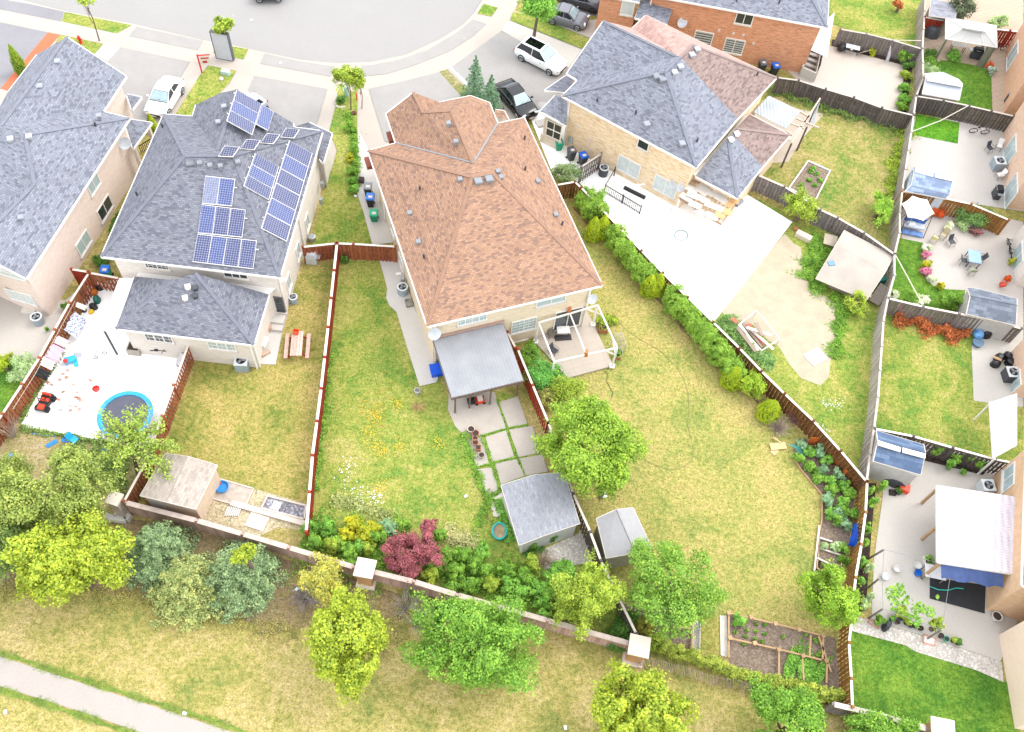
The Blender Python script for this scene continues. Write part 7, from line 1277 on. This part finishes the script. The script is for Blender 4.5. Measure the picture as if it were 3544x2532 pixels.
folded('dark chair right of the blue glass table', T(960, 760), DGREY, -1.5); folded('grey green chair in front of the blue glass table', T(890, 865), plain('8f9478', .6), 3.1); folded('black and white chair on the right-hand white patio', S(1045, 1310), DGREY, .5); folded('white plastic chair beside the blue grey air conditioner', S(1125, 1290), WHITE, -.3); folded('white plastic chair below the blue grey air conditioner', S(1130, 1540), WHITE, -1.2)
folded('grey slatted chair beside the tiled terrace table', H(765, 1420), plain('6d645c', .6), .3); folded('dark chair at the lower side of the tiled terrace', H(790, 1560), DGREY, 1.0); folded('white chair behind the tan shed by the wall', J(1365, 1400), plain('c5c9d0', .5), .5)
def table(label, q, w, d, h, m, rz=0, name='garden_table', legm=None):
    t = thing(name, label, 'table', W(q), rz); obj('table_top', MB().box((0, 0, h), (w, d, .04)), m, t, local=True)
    for x in (-1, 1):
        for y in (-1, 1): obj('leg', MB().box((x * (w / 2 - .08), y * (d / 2 - .08), .03), (.05, .05, h - .03)), legm or DGREY, t, local=True)
table('blue glass topped table on the round concrete patio', T(893, 770), .95, 1.25, .72, plain('7f9dbd', .1), -.1); table('white topped table on the tiled terrace', H(865, 1400), .9, .6, .7, WHITE, .2); table('pale garden table against the dark grey fence', D(1355, 460), 1.25, .6, .7, plain('bfc4cc', .4), -.2); table('white table under the gazebo', S(770, 440), 1.3, .55, .7, WHITE, -.1); table('pale folding table beside the blue tarpaulin', R(1150, 430), 1.25, .85, .75, plain('d5d6da', .5), -.1, legm=GREY)
one('floor_mat', 'black and white checked mat under the terrace table', 'mat', MB().box(W(H(870, 1420), .165), (1.2, .5, .02), .22), plain('3a3636', .8)); one('chair_board', 'tan board leaning by the dark grey fence', 'board', MB().beam(W(D(1440, 455), .1), W(D(1500, 440), .75), .8, .03), plain('b5a692', .7))
one('drum', 'white drum standing on the pale garden table', 'drum', MB().lathe([(.13, 0), (.15, .25), (.1, .3)], W(D(1368, 425), .75), 12), WHITE); one('covered_barbecue', 'small black covered thing beside the pale garden table', 'barbecue', MB().ball(W(D(1280, 410), .4), .38, 10, 6, .9), BLACK)
def grill(label, q, rz, m=None, w=1.3):
    t = thing('barbecue', label, 'barbecue', W(q), rz); obj('cabinet', MB().box((0, 0, .05), (w * .6, .5, .75)), m or DGREY, t, local=True); obj('hood', MB().box((0, .02, .8), (w * .6, .5, .3), 0, .25), BLACK if not m else m, t, local=True)
    for s in (-1, 1): obj('side_shelf', MB().box((s * w * .4, 0, .78), (w * .2, .45, .03)), METAL, t, local=True)
    obj('handle', MB().tube([(-.25, -.27, .95), (.25, -.27, .95)], .02, 5), METAL, t, local=True)
grill('black barbecue on the patio by the lower patio door', T(1105, 200), -1.6); grill('black open barbecue under the gazebo', S(930, 500), -.15, None, 1.6); grill('white topped barbecue trolley on the slab by the lawn', F(705, 770), .0, plain('b9bdc0', .4)); grill('black barbecue by the peach wall below the patio door', S(1215, 900), -1.5)
def cover(label, q, r, h, m, sy=.7, rz=0, name='covered_barbecue', cat='covered barbecue'):
    c = W(q); one(name, label, cat, MB().lathe([(r, 0), (r * .98, h * .5), (r * .85, h * .8), (r * .5, h), (.05, h * 1.02)], c, 9, 1, sy, rz), m)
cover('dark grey covered grill by the bright red fence', S(550, 310), .75, 1.1, plain('4a4e54', .6), .7, -.2); cover('black tarpaulin over garden gear below the blue grey shed', U(210, 1150), 1.1, 1.0, plain('3c3d42', .7), .5, -.35, 'tarpaulin', 'tarpaulin'); cover('black bagged thing beside the terrace gravel', R(805, 820), .38, .6, plain('2c2e36', .4), .6, 1.0, 'rubbish_bag', 'bag')
for i, (x, y, r, lb) in enumerate([(1100, 160, .36, 'black rubbish bag at the left of the pile'), (1130, 110, .42, 'black rubbish bag with a board on top'), (1205, 95, .38, 'black rubbish bag at the top of the pile'), (1235, 150, .46, 'largest black rubbish bag nearest the wall')]): cover(lb, U(x, y), r, .55, plain('1c1c20', .25), .8, i, 'rubbish_bag', 'bag')
planks('tan board lying on the rubbish bags', U, (1095, 85, 1165, 115), WTAN, .2, .05, .6)
one('storage_box', 'orange plastic box beside the black tarpaulin', 'box', MB().box(W(U(308, 1235)), (.65, .5, .45), -.3), plain('d8452a', .5)); one('storage_bag', 'pale blue heap of pool toys by the dark grey fence', 'toys', MB().ball(W(T(965, 1390), .4), .4, 9, 6), plain('5f92c4', .5, .5)); one('wheelbarrow_tub', 'dark tub beside the pool toys', 'tub', MB().lathe([(.3, 0), (.42, .35), (.38, .36)], W(T(945, 1480)), 12), plain('4e6880', .5)); cover('black bag by the pool toys', T(1020, 1410), .38, .7, BLACK, .7, 0, 'rubbish_bag', 'bag')
def parasol():
    b = W(T(440, 430)); t = thing('parasol', 'open cream parasol over the hot tub', 'parasol', b); c = W(T(445, 300), 2.5) - b; tip = Vector((c.x, c.y, 2.7)); mb = MB(); rim = [W(T(*k), 2.15) - b for k in ((395, 192), (525, 228), (585, 345), (490, 408), (355, 378), (302, 262))]; mb.v = [tuple(tip)]
    k = 0
    for i in range(6):
        a, d = rim[i], rim[(i + 1) % 6]; m = (a + d) / 2 * .94 + tip * .06; n = len(mb.v); mb.v += [tuple(a), tuple(m), tuple(d)]; mb.f += [(0, n, n + 1), (0, n + 1, n + 2)]
    obj('canopy', mb, plain('e3d3c2', .7, .04), t, local=True); obj('pole', MB().tube([(c.x, c.y, 0), (c.x, c.y, 2.6)], .03, 8), METAL, t, local=True); r = MB()
    for p in rim: r.tube([tip - Vector((0, 0, .05)), p - Vector((0, 0, .05))], .012, 4)
    obj('ribs', r, OFFW, t, local=True)
parasol()
def swing():
    c = W(T(385, 480)); t = thing('swing_sofa', 'garden swing sofa with blue and white cushions beneath the parasol', 'swing sofa', c, -.12); obj('seat', MB().box((0, 0, .4), (1.6, .6, .15)), plain('b9c0cc', .7), t, local=True); obj('backrest', MB().box((0, .32, .5), (1.6, .15, .55)), plain('3f66a8', .7, .4), t, local=True)
    obj('foot_panel', MB().box((0, -.55, .1), (1.6, .5, .1)), plain('5f7fb4', .7, .4), t, local=True); obj('cushion', MB().box((-.25, 0, .55), (.7, .4, .12), .1, .1), plain('d6dae2', .7), t, local=True)
    for x in (-.9, .9): obj('side_frame', MB().tube([(x, -.75, .03), (x, .1, 1.7), (x, .75, .03)], .03, 6), DGREY, t, local=True)
    obj('top_bar', MB().tube([(-.9, .1, 1.7), (.9, .1, 1.7)], .03, 6), DGREY, t, local=True)
swing()
def hydrant():
    t = thing('fire_hydrant', 'red fire hydrant on the small front lawn', 'hydrant', W(A(700, 372))); obj('barrel', MB().lathe([(.16, 0), (.17, .05), (.11, .08), (.11, .55), (.15, .58), (.15, .62), (.11, .66), (.03, .8)], (0, 0, 0), 12), plain('c4261c', .4), t, local=True)
    for s in (-1, 1): obj('nozzle', MB().tube([(0, 0, .45), (s * .2, 0, .45)], .06, 8), plain('c4261c', .4), t, local=True)
hydrant()
def sale_sign():
    b = W(A(1748, 630)); t = thing('yard_sign', 'red post with a hanging white and red sale board', 'sign', b); obj('post', MB().box((0, 0, 0), (.1, .1, 1.9)).beam((0, 0, 1.8), (.95, .28, 1.8), .08, .08), plain('c8312a', .5), t, local=True)
    o = obj('board', MB().beam((.12, .035, 1.3), (.88, .26, 1.3), .03, .75), OFFW, t, local=True); obj('board_print', MB().beam((.2, .04, 1.5), (.8, .216, 1.5), .034, .12).beam((.3, .07, 1.13), (.62, .165, 1.13), .034, .22), plain('b03038', .5), o, local=True)
sale_sign()
def mail_unit():
    b = W(A(1950, 508)); t = thing('mailbox_unit', 'tall flat grey community mailbox seen from behind', 'mailbox', b, -.1); obj('cabinet', MB().box((0, 0, .06), (1.4, .3, 2.6)), plain('b0b4ba', .45, .05), t, local=True); obj('frame', MB().box((0, .02, 0), (1.5, .36, .07)).box((.745, .02, .07), (.07, .36, 2.6)).box((-.745, .02, .07), (.07, .36, 2.6)).box((0, .02, 2.665), (1.56, .36, .07)), plain('54585f', .5), t, local=True)
mail_unit()
one('utility_box', 'pale green flat utility box on the green front lawn', 'utility box', MB().box(W(A(1955, 640)), (.75, .45, .4), -.1, .08), plain('a7bcb4', .5)); one('utility_box', 'small round topped white pedestal beside the flat utility box', 'utility pedestal', MB().ball(W(A(1915, 680), .15), .17, 10, 6), WHITE)
one('utility_box', 'mint green upright pedestal by the thin street tree', 'utility pedestal', MB().box(W(B(1000, 830)), (.28, .28, 1.0)), plain('9cc0b4', .5)); one('marker_post', 'orange marker post leaning near the lane', 'marker', MB().beam(W(B(1090, 862)), W(B(1080, 800), 1.0), .12, .08), plain('d2502a', .5))
one('rock_ring', 'ring of pale stones round the little bush', 'stones', (lambda m: [m.ball(W(B(x, y), .05), .12, 7, 4, .7) for x, y in ((915, 915), (935, 925), (958, 926), (975, 920))] and m)(MB()), PALE); one('leaf_heap', 'small dark red leaf heap by the lane', 'leaf heap', MB().ball(W(B(1063, 975), .08), .25, 8, 5, .6), plain('5e3a34', .9, .3))
# bottles, bags and tools on the slab behind the canopy, mower under it
def mower():
    t = thing('lawn_mower', 'red lawn mower half under the metal canopy', 'lawn mower', W(K(2150, 470), .05), .35); obj('deck', MB().box((0, 0, .1), (.62, .5, .18), 0, .1), plain('d23a1c', .4), t, local=True); obj('engine', MB().box((0, 0, .28), (.34, .34, .2)), OFFW, t, local=True); obj('grass_bag', MB().box((-.6, 0, .15), (.5, .42, .32), 0, .2), BLACK, t, local=True); obj('handle', MB().tube([(-.2, -.2, .3), (-.95, -.22, .95), (-.95, .22, .95), (-.2, .2, .3)], .015, 5), BLACK, t, local=True)
    for x in (-.26, .26):
        for y in (-.27, .27): obj('wheel', MB().tube([(x, y - .02, .1), (x, y + .02, .1)], .1, 10), TYRE, t, local=True)
mower()
one('plastic_tub', 'bright blue square tub beside the canopy corner', 'tub', MB().box(W(K(1775, 215), .02), (.8, .85, .4), .35, -.06), plain('0f4fc4', .4)); one('bucket', 'grey bucket tipped over on the middle lawn', 'bucket', MB().lathe([(.17, 0), (.22, .4), (.18, .41), (.15, .1)], W(K(1610, 400)), 14), plain('a9a9a6', .5))
one('garden_hose', 'turquoise hose ring around dry stalks by the shed', 'hose', MB().tube([W(O(1617 + 52 * cos(a), 82 + 62 * sin(a)), .25) for a in [2 * pi * k / 24 for k in range(25)]], .07, 6), plain('1f9f9a', .5)); one('tub', 'low round tub of dry stalks inside the turquoise ring', 'tub', MB().lathe([(.5, 0), (.55, .22), (.3, .2)], W(O(1617, 90)), 16), plain('9a8468', .9, .4))
one('hose', 'thin dark hose snaking across the large yellow lawn', 'hose', MB().tube([W(q, .03) for q in (H(1360, 1290), H(1440, 1370), H(1550, 1440), H(1650, 1500), H(1750, 1560), L(1660, 0), L(1740, 60), L(1840, 160), L(1910, 270), L(1950, 380), L(1960, 480), L(1965, 560), L(1945, 650), L(1965, 740), L(1995, 860), L(1995, 960), L(1930, 1030), L(1800, 1065), L(1700, 1035), L(1600, 990), L(1530, 930))], .016, 4, False), plain('8a8658', .7))
one('hose', 'dark hose curling below the tiled terrace', 'hose', MB().tube([W(q, .03) for q in (L(1230, 205), L(1255, 240), L(1250, 300), L(1275, 350), L(1302, 395), L(1290, 440))], .02, 4, False), plain('3f5a3c', .7)); one('hose', 'grey hose coiled on the bright white patio', 'hose', MB().tube([W(H(1893 + (62 - k * .15) * cos(k * .35), 533 + (48 - k * .12) * sin(k * .35)), .07 + k * .0008) for k in range(56)], .02, 5, False).tube([W(q, .06) for q in (H(1830, 500), H(1800, 400), H(1788, 340), H(1815, 300))], .016, 4, False).tube([W(q, .06) for q in (H(1950, 540), H(1990, 515), H(2050, 570), H(2120, 600), H(2249, 605), I(150, 600), I(420, 580), I(620, 520), I(700, 470), I(780, 500))], .012, 4, False), plain('8fa2a6', .6))
one('drain_cover', 'worn reddish grey square patch on the bright white patio', 'cover', MB().box(W(H(1767, 642), .042), (.75, .75, .008), .6), plain('bfb0aa', .8, .25)); one('panel_board', 'white square panel lying on the sandy ground', 'panel', MB().box(W(M(1055, 85), .03), (1.35, 1.1, .05), .65), plain('e6e6e6', .5))
def lumber():
    t = thing('lumber_frame', 'white metal frame full of scrap lumber beside the hedge', 'frame', W(I(560, 1380))); p = [W(I(*k), z) for k, z in (((390, 1310), .9), ((545, 1185), .9), ((745, 1430), .9), ((590, 1530), .9))]; f = MB()
    for a, b in zip(p, p[1:] + p[:1]): f.beam(a, b, .07, .07)
    for a in p: f.beam(a, (a.x, a.y, 0), .06, .06)
    obj('frame', f, plain('cfcac4', .5), t)
    for i, (a, b) in enumerate((((400, 1300), (560, 1530)), ((430, 1290), (600, 1500)), ((470, 1300), (620, 1480)), ((500, 1350), (690, 1520)), ((380, 1330), (540, 1540)), ((330, 1250), (380, 1290)), ((460, 1330), (680, 1400)), ((540, 1290), (600, 1400)))): obj('scrap_board', MB().beam(W(I(*a), .2 + .07 * i), W(I(*b), .15 + .08 * i), .22 + .05 * (i % 3), .05), [plain('d2cbc3', .6), wood('a39184', '7d6d62'), plain('a8604a', .7)][i % 3 if i != 2 else 2], t)
lumber()
one('storage_chest', 'pale long wooden box beside the leafy shrub', 'box', MB().beam(W(I(890, 510), .2), W(I(1015, 575), .2), .5, .4), plain('c4b6a8', .7)); one('cloth_sheet', 'creased grey board leaning beside the flat shed', 'board', MB().beam(W(I(1130, 560), .6), W(I(1240, 590), .6), 1.1, .04), plain('a79c8c', .8)); one('plant_pot', 'terracotta pot at the end of the pale long box', 'plant pot', MB().lathe([(.12, 0), (.18, .25), (.14, .26)], W(I(880, 490)), 12), TC)
one('roof_object', 'small blue and white box on the roof of the flat shed', 'box', MB().box(W(I(1190, 780), 2.62), (.5, .4, .1), .3), plain('5f7f9a', .5)); one('teal_tarp', 'teal crate behind the flat shed by the silvery fence', 'crate', MB().box(W(I(1600, 945)), (.7, .5, .6), .4), plain('167a72', .5)); one('board_stack', 'grey boards leaning on the silvery fence', 'boards', MB().beam(W(I(1560, 1120), .3), W(I(1660, 970), .9), .8, .08), wood('8a8076', '6a625a')); one('tub', 'tan drum lying below the flat shed', 'drum', MB().tube([W(I(1515, 1075), .25), W(I(1560, 1060), .25)], .2, 12), plain('c7b596', .6))
one('cushion', 'grey rolled pad hanging off the low slate roof corner', 'pad', MB().tube([W(I(370, 275), 1.0), W(I(420, 235), 1.0)], .2, 10), plain('7a7d85', .6)); 
def raised(label, fn, xy, fm, sm, h=.25, name='raised_bed'):
    p = P2(fn, *xy); t = thing(name, label, 'raised bed', sum(p, Vector()) / len(p)); mb = MB()
    for a, b in zip(p, p[1:] + p[:1]): mb.beam(a + Vector((0, 0, h / 2)), b + Vector((0, 0, h / 2)), .09, h)
    obj('border', mb, fm, t); obj('soil', MB().prism([(q.x, q.y) for q in p], .01, h * .6), sm, t)
raised('white railed vegetable plot in the dry lawn yard', D, (985, 1405, 1175, 1490, 1120, 1600, 1040, 1760, 820, 1640), plain('d9d9d6', .5), SOIL)
raised('bed of dark gravel in the walled terrace corner', K, (320, 1300, 652, 1385, 635, 1500, 265, 1405), plain('c3b8ac', .8), STONEC)
raised('pale planter border beside the tan shed', J, (1900, 1145, 2195, 1230, 2120, 1390, 1820, 1310), plain('bdb0a4', .8), plain('a89c90', .9, .2), .12, 'paved_bed')
planks('long pale curb running across the walled terrace', K, (0, 1350, 640, 1530), plain('c3b8ac', .8), .35, .2, name='stone_curb', cat='curb'); one('paving_stone', 'white square tray on the dark gravel bed', 'tray', MB().box(W(K(390, 1375), .17), (.5, .55, .04), -.2), WHITE); one('scrap_sheet', 'white board with tan stains on the walled terrace', 'board', MB().box(W(K(225, 1510), .05), (1.2, .95, .03), -.2), plain('dccfc0', .7, .15)); one('metal_rack', 'white slatted rack lying on the walled terrace', 'rack', (lambda m: [m.beam(W(J(1945 + k * 16, 1460), .12), W(J(1975 + k * 16, 1380), .12), .06, .03) for k in range(8)] and m)(MB()), plain('cfcfcc', .6))
one('basin', 'blue ringed basin of white things beside the tan shed', 'basin', MB().lathe([(.35, 0), (.42, .22), (.38, .24), (.3, .08)], W(J(1925, 1220), .08), 18), plain('2b78b8', .5)); one('ball', 'orange red ball behind the blue basin', 'ball', MB().ball(W(J(1898, 1175), .15), .15, 10, 7), plain('c4502e', .5)); one('tool_cart', 'white and black toy slide leaning on the brown fence', 'toy slide', MB().beam(W(J(1540, 150), .3), W(J(1585, 60), .9), .45, .08).beam(W(J(1530, 160), .1), W(J(1560, 130), .3), .3, .1), plain('b8b4b4', .5, .4))
for i, (x, y, r, m, lb) in enumerate([(725, 1055, .3, BLACK, 'black round grill by the brown fence corner'), (820, 1040, .28, plain('b8651c', .5), 'orange tub by the brown fence corner'), (845, 1105, .32, plain('1c5e50', .5), 'dark green heap of garden gear'), (815, 1165, .3, BLACK, 'black box of gear on the white patio'), (795, 1205, .2, plain('d8b020', .5), 'yellow scoop on the white patio'), (735, 1190, .2, DGREY, 'small dark box under the laundry'), (865, 1000, .26, BLACK, 'black frame folded at the cross fence')]): cover(lb, E(x, y), r, r * 1.6, m, .8, i, 'garden_gear', 'garden gear')
for i, (x, y) in enumerate([(545, 240), (575, 270), (520, 290), (785, 292), (640, 330), (555, 390), (665, 400), (680, 450), (700, 470), (510, 460), (605, 510), (660, 520), (525, 550), (610, 555), (690, 545), (415, 310), (450, 330), (590, 205), (540, 400), (655, 440)]): one('clay_stain', 'flat rusty scrap of dried mud on the white patio', 'mud', MB().prism([(W(J(x + 1.5 * (14 + 7 * sin(k * 2.7 + i)) * cos(k * pi / 4), y + 1.5 * (9 + 5 * cos(k * 1.9 + i)) * sin(k * pi / 4))).x, W(J(x + 1.5 * (14 + 7 * sin(k * 2.7 + i)) * cos(k * pi / 4), y + 1.5 * (9 + 5 * cos(k * 1.9 + i)) * sin(k * pi / 4))).y) for k in range(8)], .051, .06), plain('b07a68' if i % 2 else 'ab948a', .9, .3), 'mud scraps scattered on the white patio')
one('tank', 'white water heater tank standing by the extension wall', 'tank', MB().tube([W(F(260, 1500), .55), W(F(300, 1420), .55)], .26, 14), plain('d6d2cc', .5)); one('scrap_metal', 'heap of odd white and copper parts by the french door steps', 'scrap', MB().box(W(F(325, 1350), .1), (.5, .4, .4), .3).box(W(F(300, 1560), .05), (.6, .3, .2), .8), plain('b59a88', .6, .3))
planks('stepping slabs leading off the steps', F, (250, 1500, 290, 1500), PALE, .3, .03)
def railing():
    p = [W(q, .9) for q in (H(1240, 100), H(1395, 190), H(1548, 285))]; t = thing('stair_railing', 'black iron railing around the sunken side stair', 'railing', (p[0].x, p[0].y, 0)); r = MB().beam(p[0], p[2], .05, .05).beam(p[0] - Vector((0, 0, .7)), p[2] - Vector((0, 0, .7)), .04, .04)
    q = W(C(1325, 1450), .9); r.beam(p[0], q, .05, .05)
    for k in range(22): a = p[0].lerp(p[2], k / 21); r.box((a.x, a.y, .05), (.03, .03, .85))
    obj('rails', r, plain('2c2a2a', .5), t)
    for a in p + [q]: obj('post', MB().box((a.x, a.y, .03), (.08, .08, .98)), BLACK, t)
    d = W(H(1500, 190), 1.0); one('rolled_mesh', 'black rolled awning leaning over the iron railing', 'roll', MB().tube([W(H(1400, 120), 1.0), W(H(1580, 210), 1.0)], .16, 8), BLACK); one('ladder', 'white ladder like bracket on the tan brick wall', 'bracket', MB().beam(W(H(1465, 100), 1.6), W(H(1580, 92), 1.6), .12, .06).beam(W(H(1480, 90), 1.6), W(H(1540, 108), 1.6), .1, .05), WHITE)
railing()
one('clothes_line', 'white cable from the silvery fence to the dark brown fence', 'cable', MB().tube([W(S(380, 1140), 1.8), W(S(640, 1040), 1.65), W(S(885, 908), 1.85)], .035, 5, False), OFFW); one('clothes_line', 'pale rope over the curved lawn', 'rope', MB().tube([W(T(245, 700), 1.8), W(T(350, 890), 1.7), W(T(490, 1150), 1.8)], .04, 5, False), plain('c9c3ae', .7)); one('clothes_line', 'pale cable across the upper grey fence', 'cable', MB().tube([W(D(1500, 290), 2.2), W(D(1730, 345), 2.1), W(S(470, 350), 2.2)], .03, 5, False), OFFW)
one('beach_umbrella', 'closed grey umbrella standing on the beige patio', 'umbrella', MB().tube([W(D(1672, 530)), W(D(1690, 480), .8), W(D(1705, 400), 2.0)], [.16, .13, .03], 8), plain('c0c4ca', .6)); one('black_mat', 'large black mat on the terrace under the blue tarpaulin', 'mat', MB().prism([(p.x, p.y) for p in P2(R, 1148, 440, 1575, 500, 1568, 718, 1146, 602)], .045, .06), plain('26282c', .7, .2)); one('hose', 'turquoise hose lying on the black mat', 'hose', MB().tube([W(R(*k), .09) for k in ((1150, 508), (1210, 532), (1290, 537), (1350, 520), (1408, 525))], .03, 5, False), plain('2fb3a4', .5))
def wires():
    t = thing('vine_trellis', 'wire trellis on slanting posts over the terrace vegetables', 'trellis', W(R(700, 740))); mb = MB(); z = 2.0; pts = [W(R(*k), z) for k in ((797, 225), (785, 440), (790, 680), (1240, 840), (1320, 350))]
    for a, b in ((0, 1), (1, 2), (2, 3), (3, 4), (0, 4)): mb.tube([pts[a], pts[b]], .015, 4, False)
    obj('wires', mb, GREY, t)
    for k, b in (((797, 225), (690, 290)), ((760, 447), (680, 515)), ((790, 680), (680, 752)), ((1240, 840), (1130, 910))): obj('post', MB().beam(W(R(*b)), W(R(*k), z), .09, .09), plain('7f7a76', .8), t)
    rg = np.random.default_rng(3); P = []
    for x, y, r in ((930, 640, 95), (870, 560, 60), (1050, 730, 70), (910, 520, 40), (1150, 700, 45), (1210, 590, 12), (1080, 670, 40)):
        for k in range(int(r * 1.1)): a, u = rg.random() * 6.28, rg.random() ** .5; P.append(W(R(x + r * u * cos(a), y + r * u * sin(a)), z - .05 - .5 * rg.random()))
    P = np.array([np.array(p) for p in P]); Nn = rg.normal(size=P.shape) * .4; Nn[:, 2] += 1; put('vine_leaves', leaf_mesh('vine_leaves', P - np.array(ORG[t.name]), Nn, .2, LIMEG), t, (0, 0, 0)); g = MB()
    obj('vine_bush', MB(), LIMEG, t) if False else None
wires()
tree('bushy green vine base among the nursery pots', R(935, 710), .5, 26, 22, LIME, 700, .13, 8, rz=.4, seed=500, cat='vine', name='vine'); tree('yellow green vine climbing the post beside the white tray', R(1215, 800), 1.0, 24, 26, YGREEN, 600, .13, 8, rz=.6, seed=501, cat='vine', name='vine'); tree('leafy tomato plant left of the black bag', R(760, 770), .5, 22, 18, LIMEG, 600, .14, 8, rz=.4, seed=502, cat='vegetable plant', name='vegetable_plant')
raised('small square brick bordered plot at a trellis post', R, (668, 780, 690, 762, 758, 800, 750, 832), plain('b98a78', .8), GRAVELM, .08, 'bordered_plot'); raised('brick bordered square plot with a white tray', R, (1100, 880, 1190, 908, 1185, 965, 1095, 940), plain('b98a78', .8), plain('d9d6d2', .7), .08, 'bordered_plot')
def bluetarp():
    p = [W(R(595, 20), 1.7), W(R(600, 120), 1.7), W(R(590, 205), .9), W(R(520, 195), .1), W(R(545, 110), .3), W(R(560, 30), .6)]; one('tarpaulin', 'crumpled blue tarpaulin hung on the golden brown fence', 'tarpaulin', MB().poly(p[:3] + p[3:4]).poly([p[0], p[1], p[4], p[5]]).poly([p[1], p[2], p[3], p[4]]), plain('1b52c4', .4, .25))
bluetarp()
one('net', 'teal netting spread over the top of the vegetable bed', 'net', (lambda m: [m.tube([W(M(815 + 18 * k, 840 + 2 * k), .05), W(M(880 + 12 * k, 870 - k), .45), W(M(930 + 8 * k, 960 - 3 * k), .05)], .02, 3, False) for k in range(9)] and m)(MB()), plain('3fa89a', .6)); one('scrap_boards', 'tan boards and a clear pane beside the bare twigs', 'boards', MB().beam(W(M(665, 865), .15), W(M(800, 850), .15), .5, .05).beam(W(M(690, 780), .3), W(M(760, 830), .2), .1, .05).box(W(M(700, 905), .03), (.5, .4, .05), .8), plain('c2a678', .7))
def orange_sheet():
    for i, (xy, lb) in enumerate((((1000, 790, 1090, 750, 1115, 850, 1040, 850), 'orange brown board against the fence, upper one'), ((1180, 910, 1290, 950, 1290, 1080, 1200, 1060), 'orange brown board against the fence, middle one'), ((1290, 1070, 1370, 1075, 1370, 1150, 1320, 1140), 'orange brown board against the fence, lower one'))):
        a, b = W(M(xy[4] - 15, xy[5] - 30), .5), W(M(xy[0] + 15, xy[1] + 30), .5); one('leaning_board', lb, 'board', MB().beam(W(M(xy[0], xy[1] + 20), .55), W(M(xy[4], xy[5] - 30), .55), .05, .95), plain('b05a22', .7))
orange_sheet()
for i, (q, lb) in enumerate([(A(1720 + 455, 172), 'white scrap of paper on the road, upper one'), (B(428, 543), 'white scrap of paper on the gray apron'), (N(42, 1472), 'pale blue scrap of litter at the lower left grass'), (N(1418, 1483), 'pale blue bag scrap beside the park path'), (O(60, 530), 'white scrap of paper among grey twigs'), (Q(125, 1592), 'white scrap at the bottom grass edge'), (F(1075, 195), 'white scrap on the side garden path edge'), (L(30, 1290), 'pale stone on the middle lawn near the weedy path')]): one('litter', lb, 'litter', MB().box(W(q, .03 if i > 1 else -.13 + .16 * i), (.22, .16, .04), i), plain('d5dde4', .6))
for i, (x, y) in enumerate([(275, 1320), (330, 1300), (285, 1350), (290, 1395), (300, 1440), (330, 1360)]): one('stepping_stone', 'irregular pale stepping stone beside the grey shed', 'stone', MB().lathe([(.3, 0), (.31, .05), (.27, .06)], W(L(x, y), .01), 7, 1, .8, i), plain('b9b2a8', .8), 'stepping stones beside the grey shed')
one('step_block', 'pale doorstep block at the porch of the glazed entry', 'step', MB().box(W(C(690, 1075)), (1.0, .7, .25), .5), PALE); one('manhole', 'round grey manhole cover on the driveway', 'manhole', MB().lathe([(.42, 0), (.42, .012)], W(C(695, 908), .062), 20), plain('a3a09e', .8)); one('bush_mirror', 'small round steel kettle on the lawn by the maple', 'pot', MB().lathe([(.2, 0), (.24, .2), (.1, .25)], W(L(1215, 1290)), 12), CHROME)
one('vent_pipe', 'white pipe elbow sticking out above the side path', 'pipe', MB().tube([W(F(1468, 865), .6), W(F(1425, 868), .6)], .09, 10), WHITE); one('gas_meter', 'grey gas meter low on the terracotta roofed house', 'meter', MB().box(W(F(1485, 930), .3), (.25, .3, .4)).tube([W(F(1485, 940), .1), W(F(1490, 980), .1)], .04, 6), METAL); one('window_well', 'mottled window well cover beside the side path', 'window well', MB().beam(W(F(1530, 1090), .12), W(F(1545, 1150), .12), .5, .2), plain('7d7a72', .8, .5)); one('window_well', 'white window well rim at the foot of the extension', 'window well', MB().box(W(J(1775, 75), .0), (1.0, .45, .2)), plain('d3cfc8', .6)); one('window_well', 'basement window well on the neighbour patio', 'window well', MB().box(W(E(255, 1190), 0), (.9, .5, .2)), OFFW)
one('washing_tub', 'round white drum by the cross fence foot', 'drum', MB().lathe([(.25, 0), (.28, .5), (.2, .52)], W(F(705, 580)), 12), METAL)
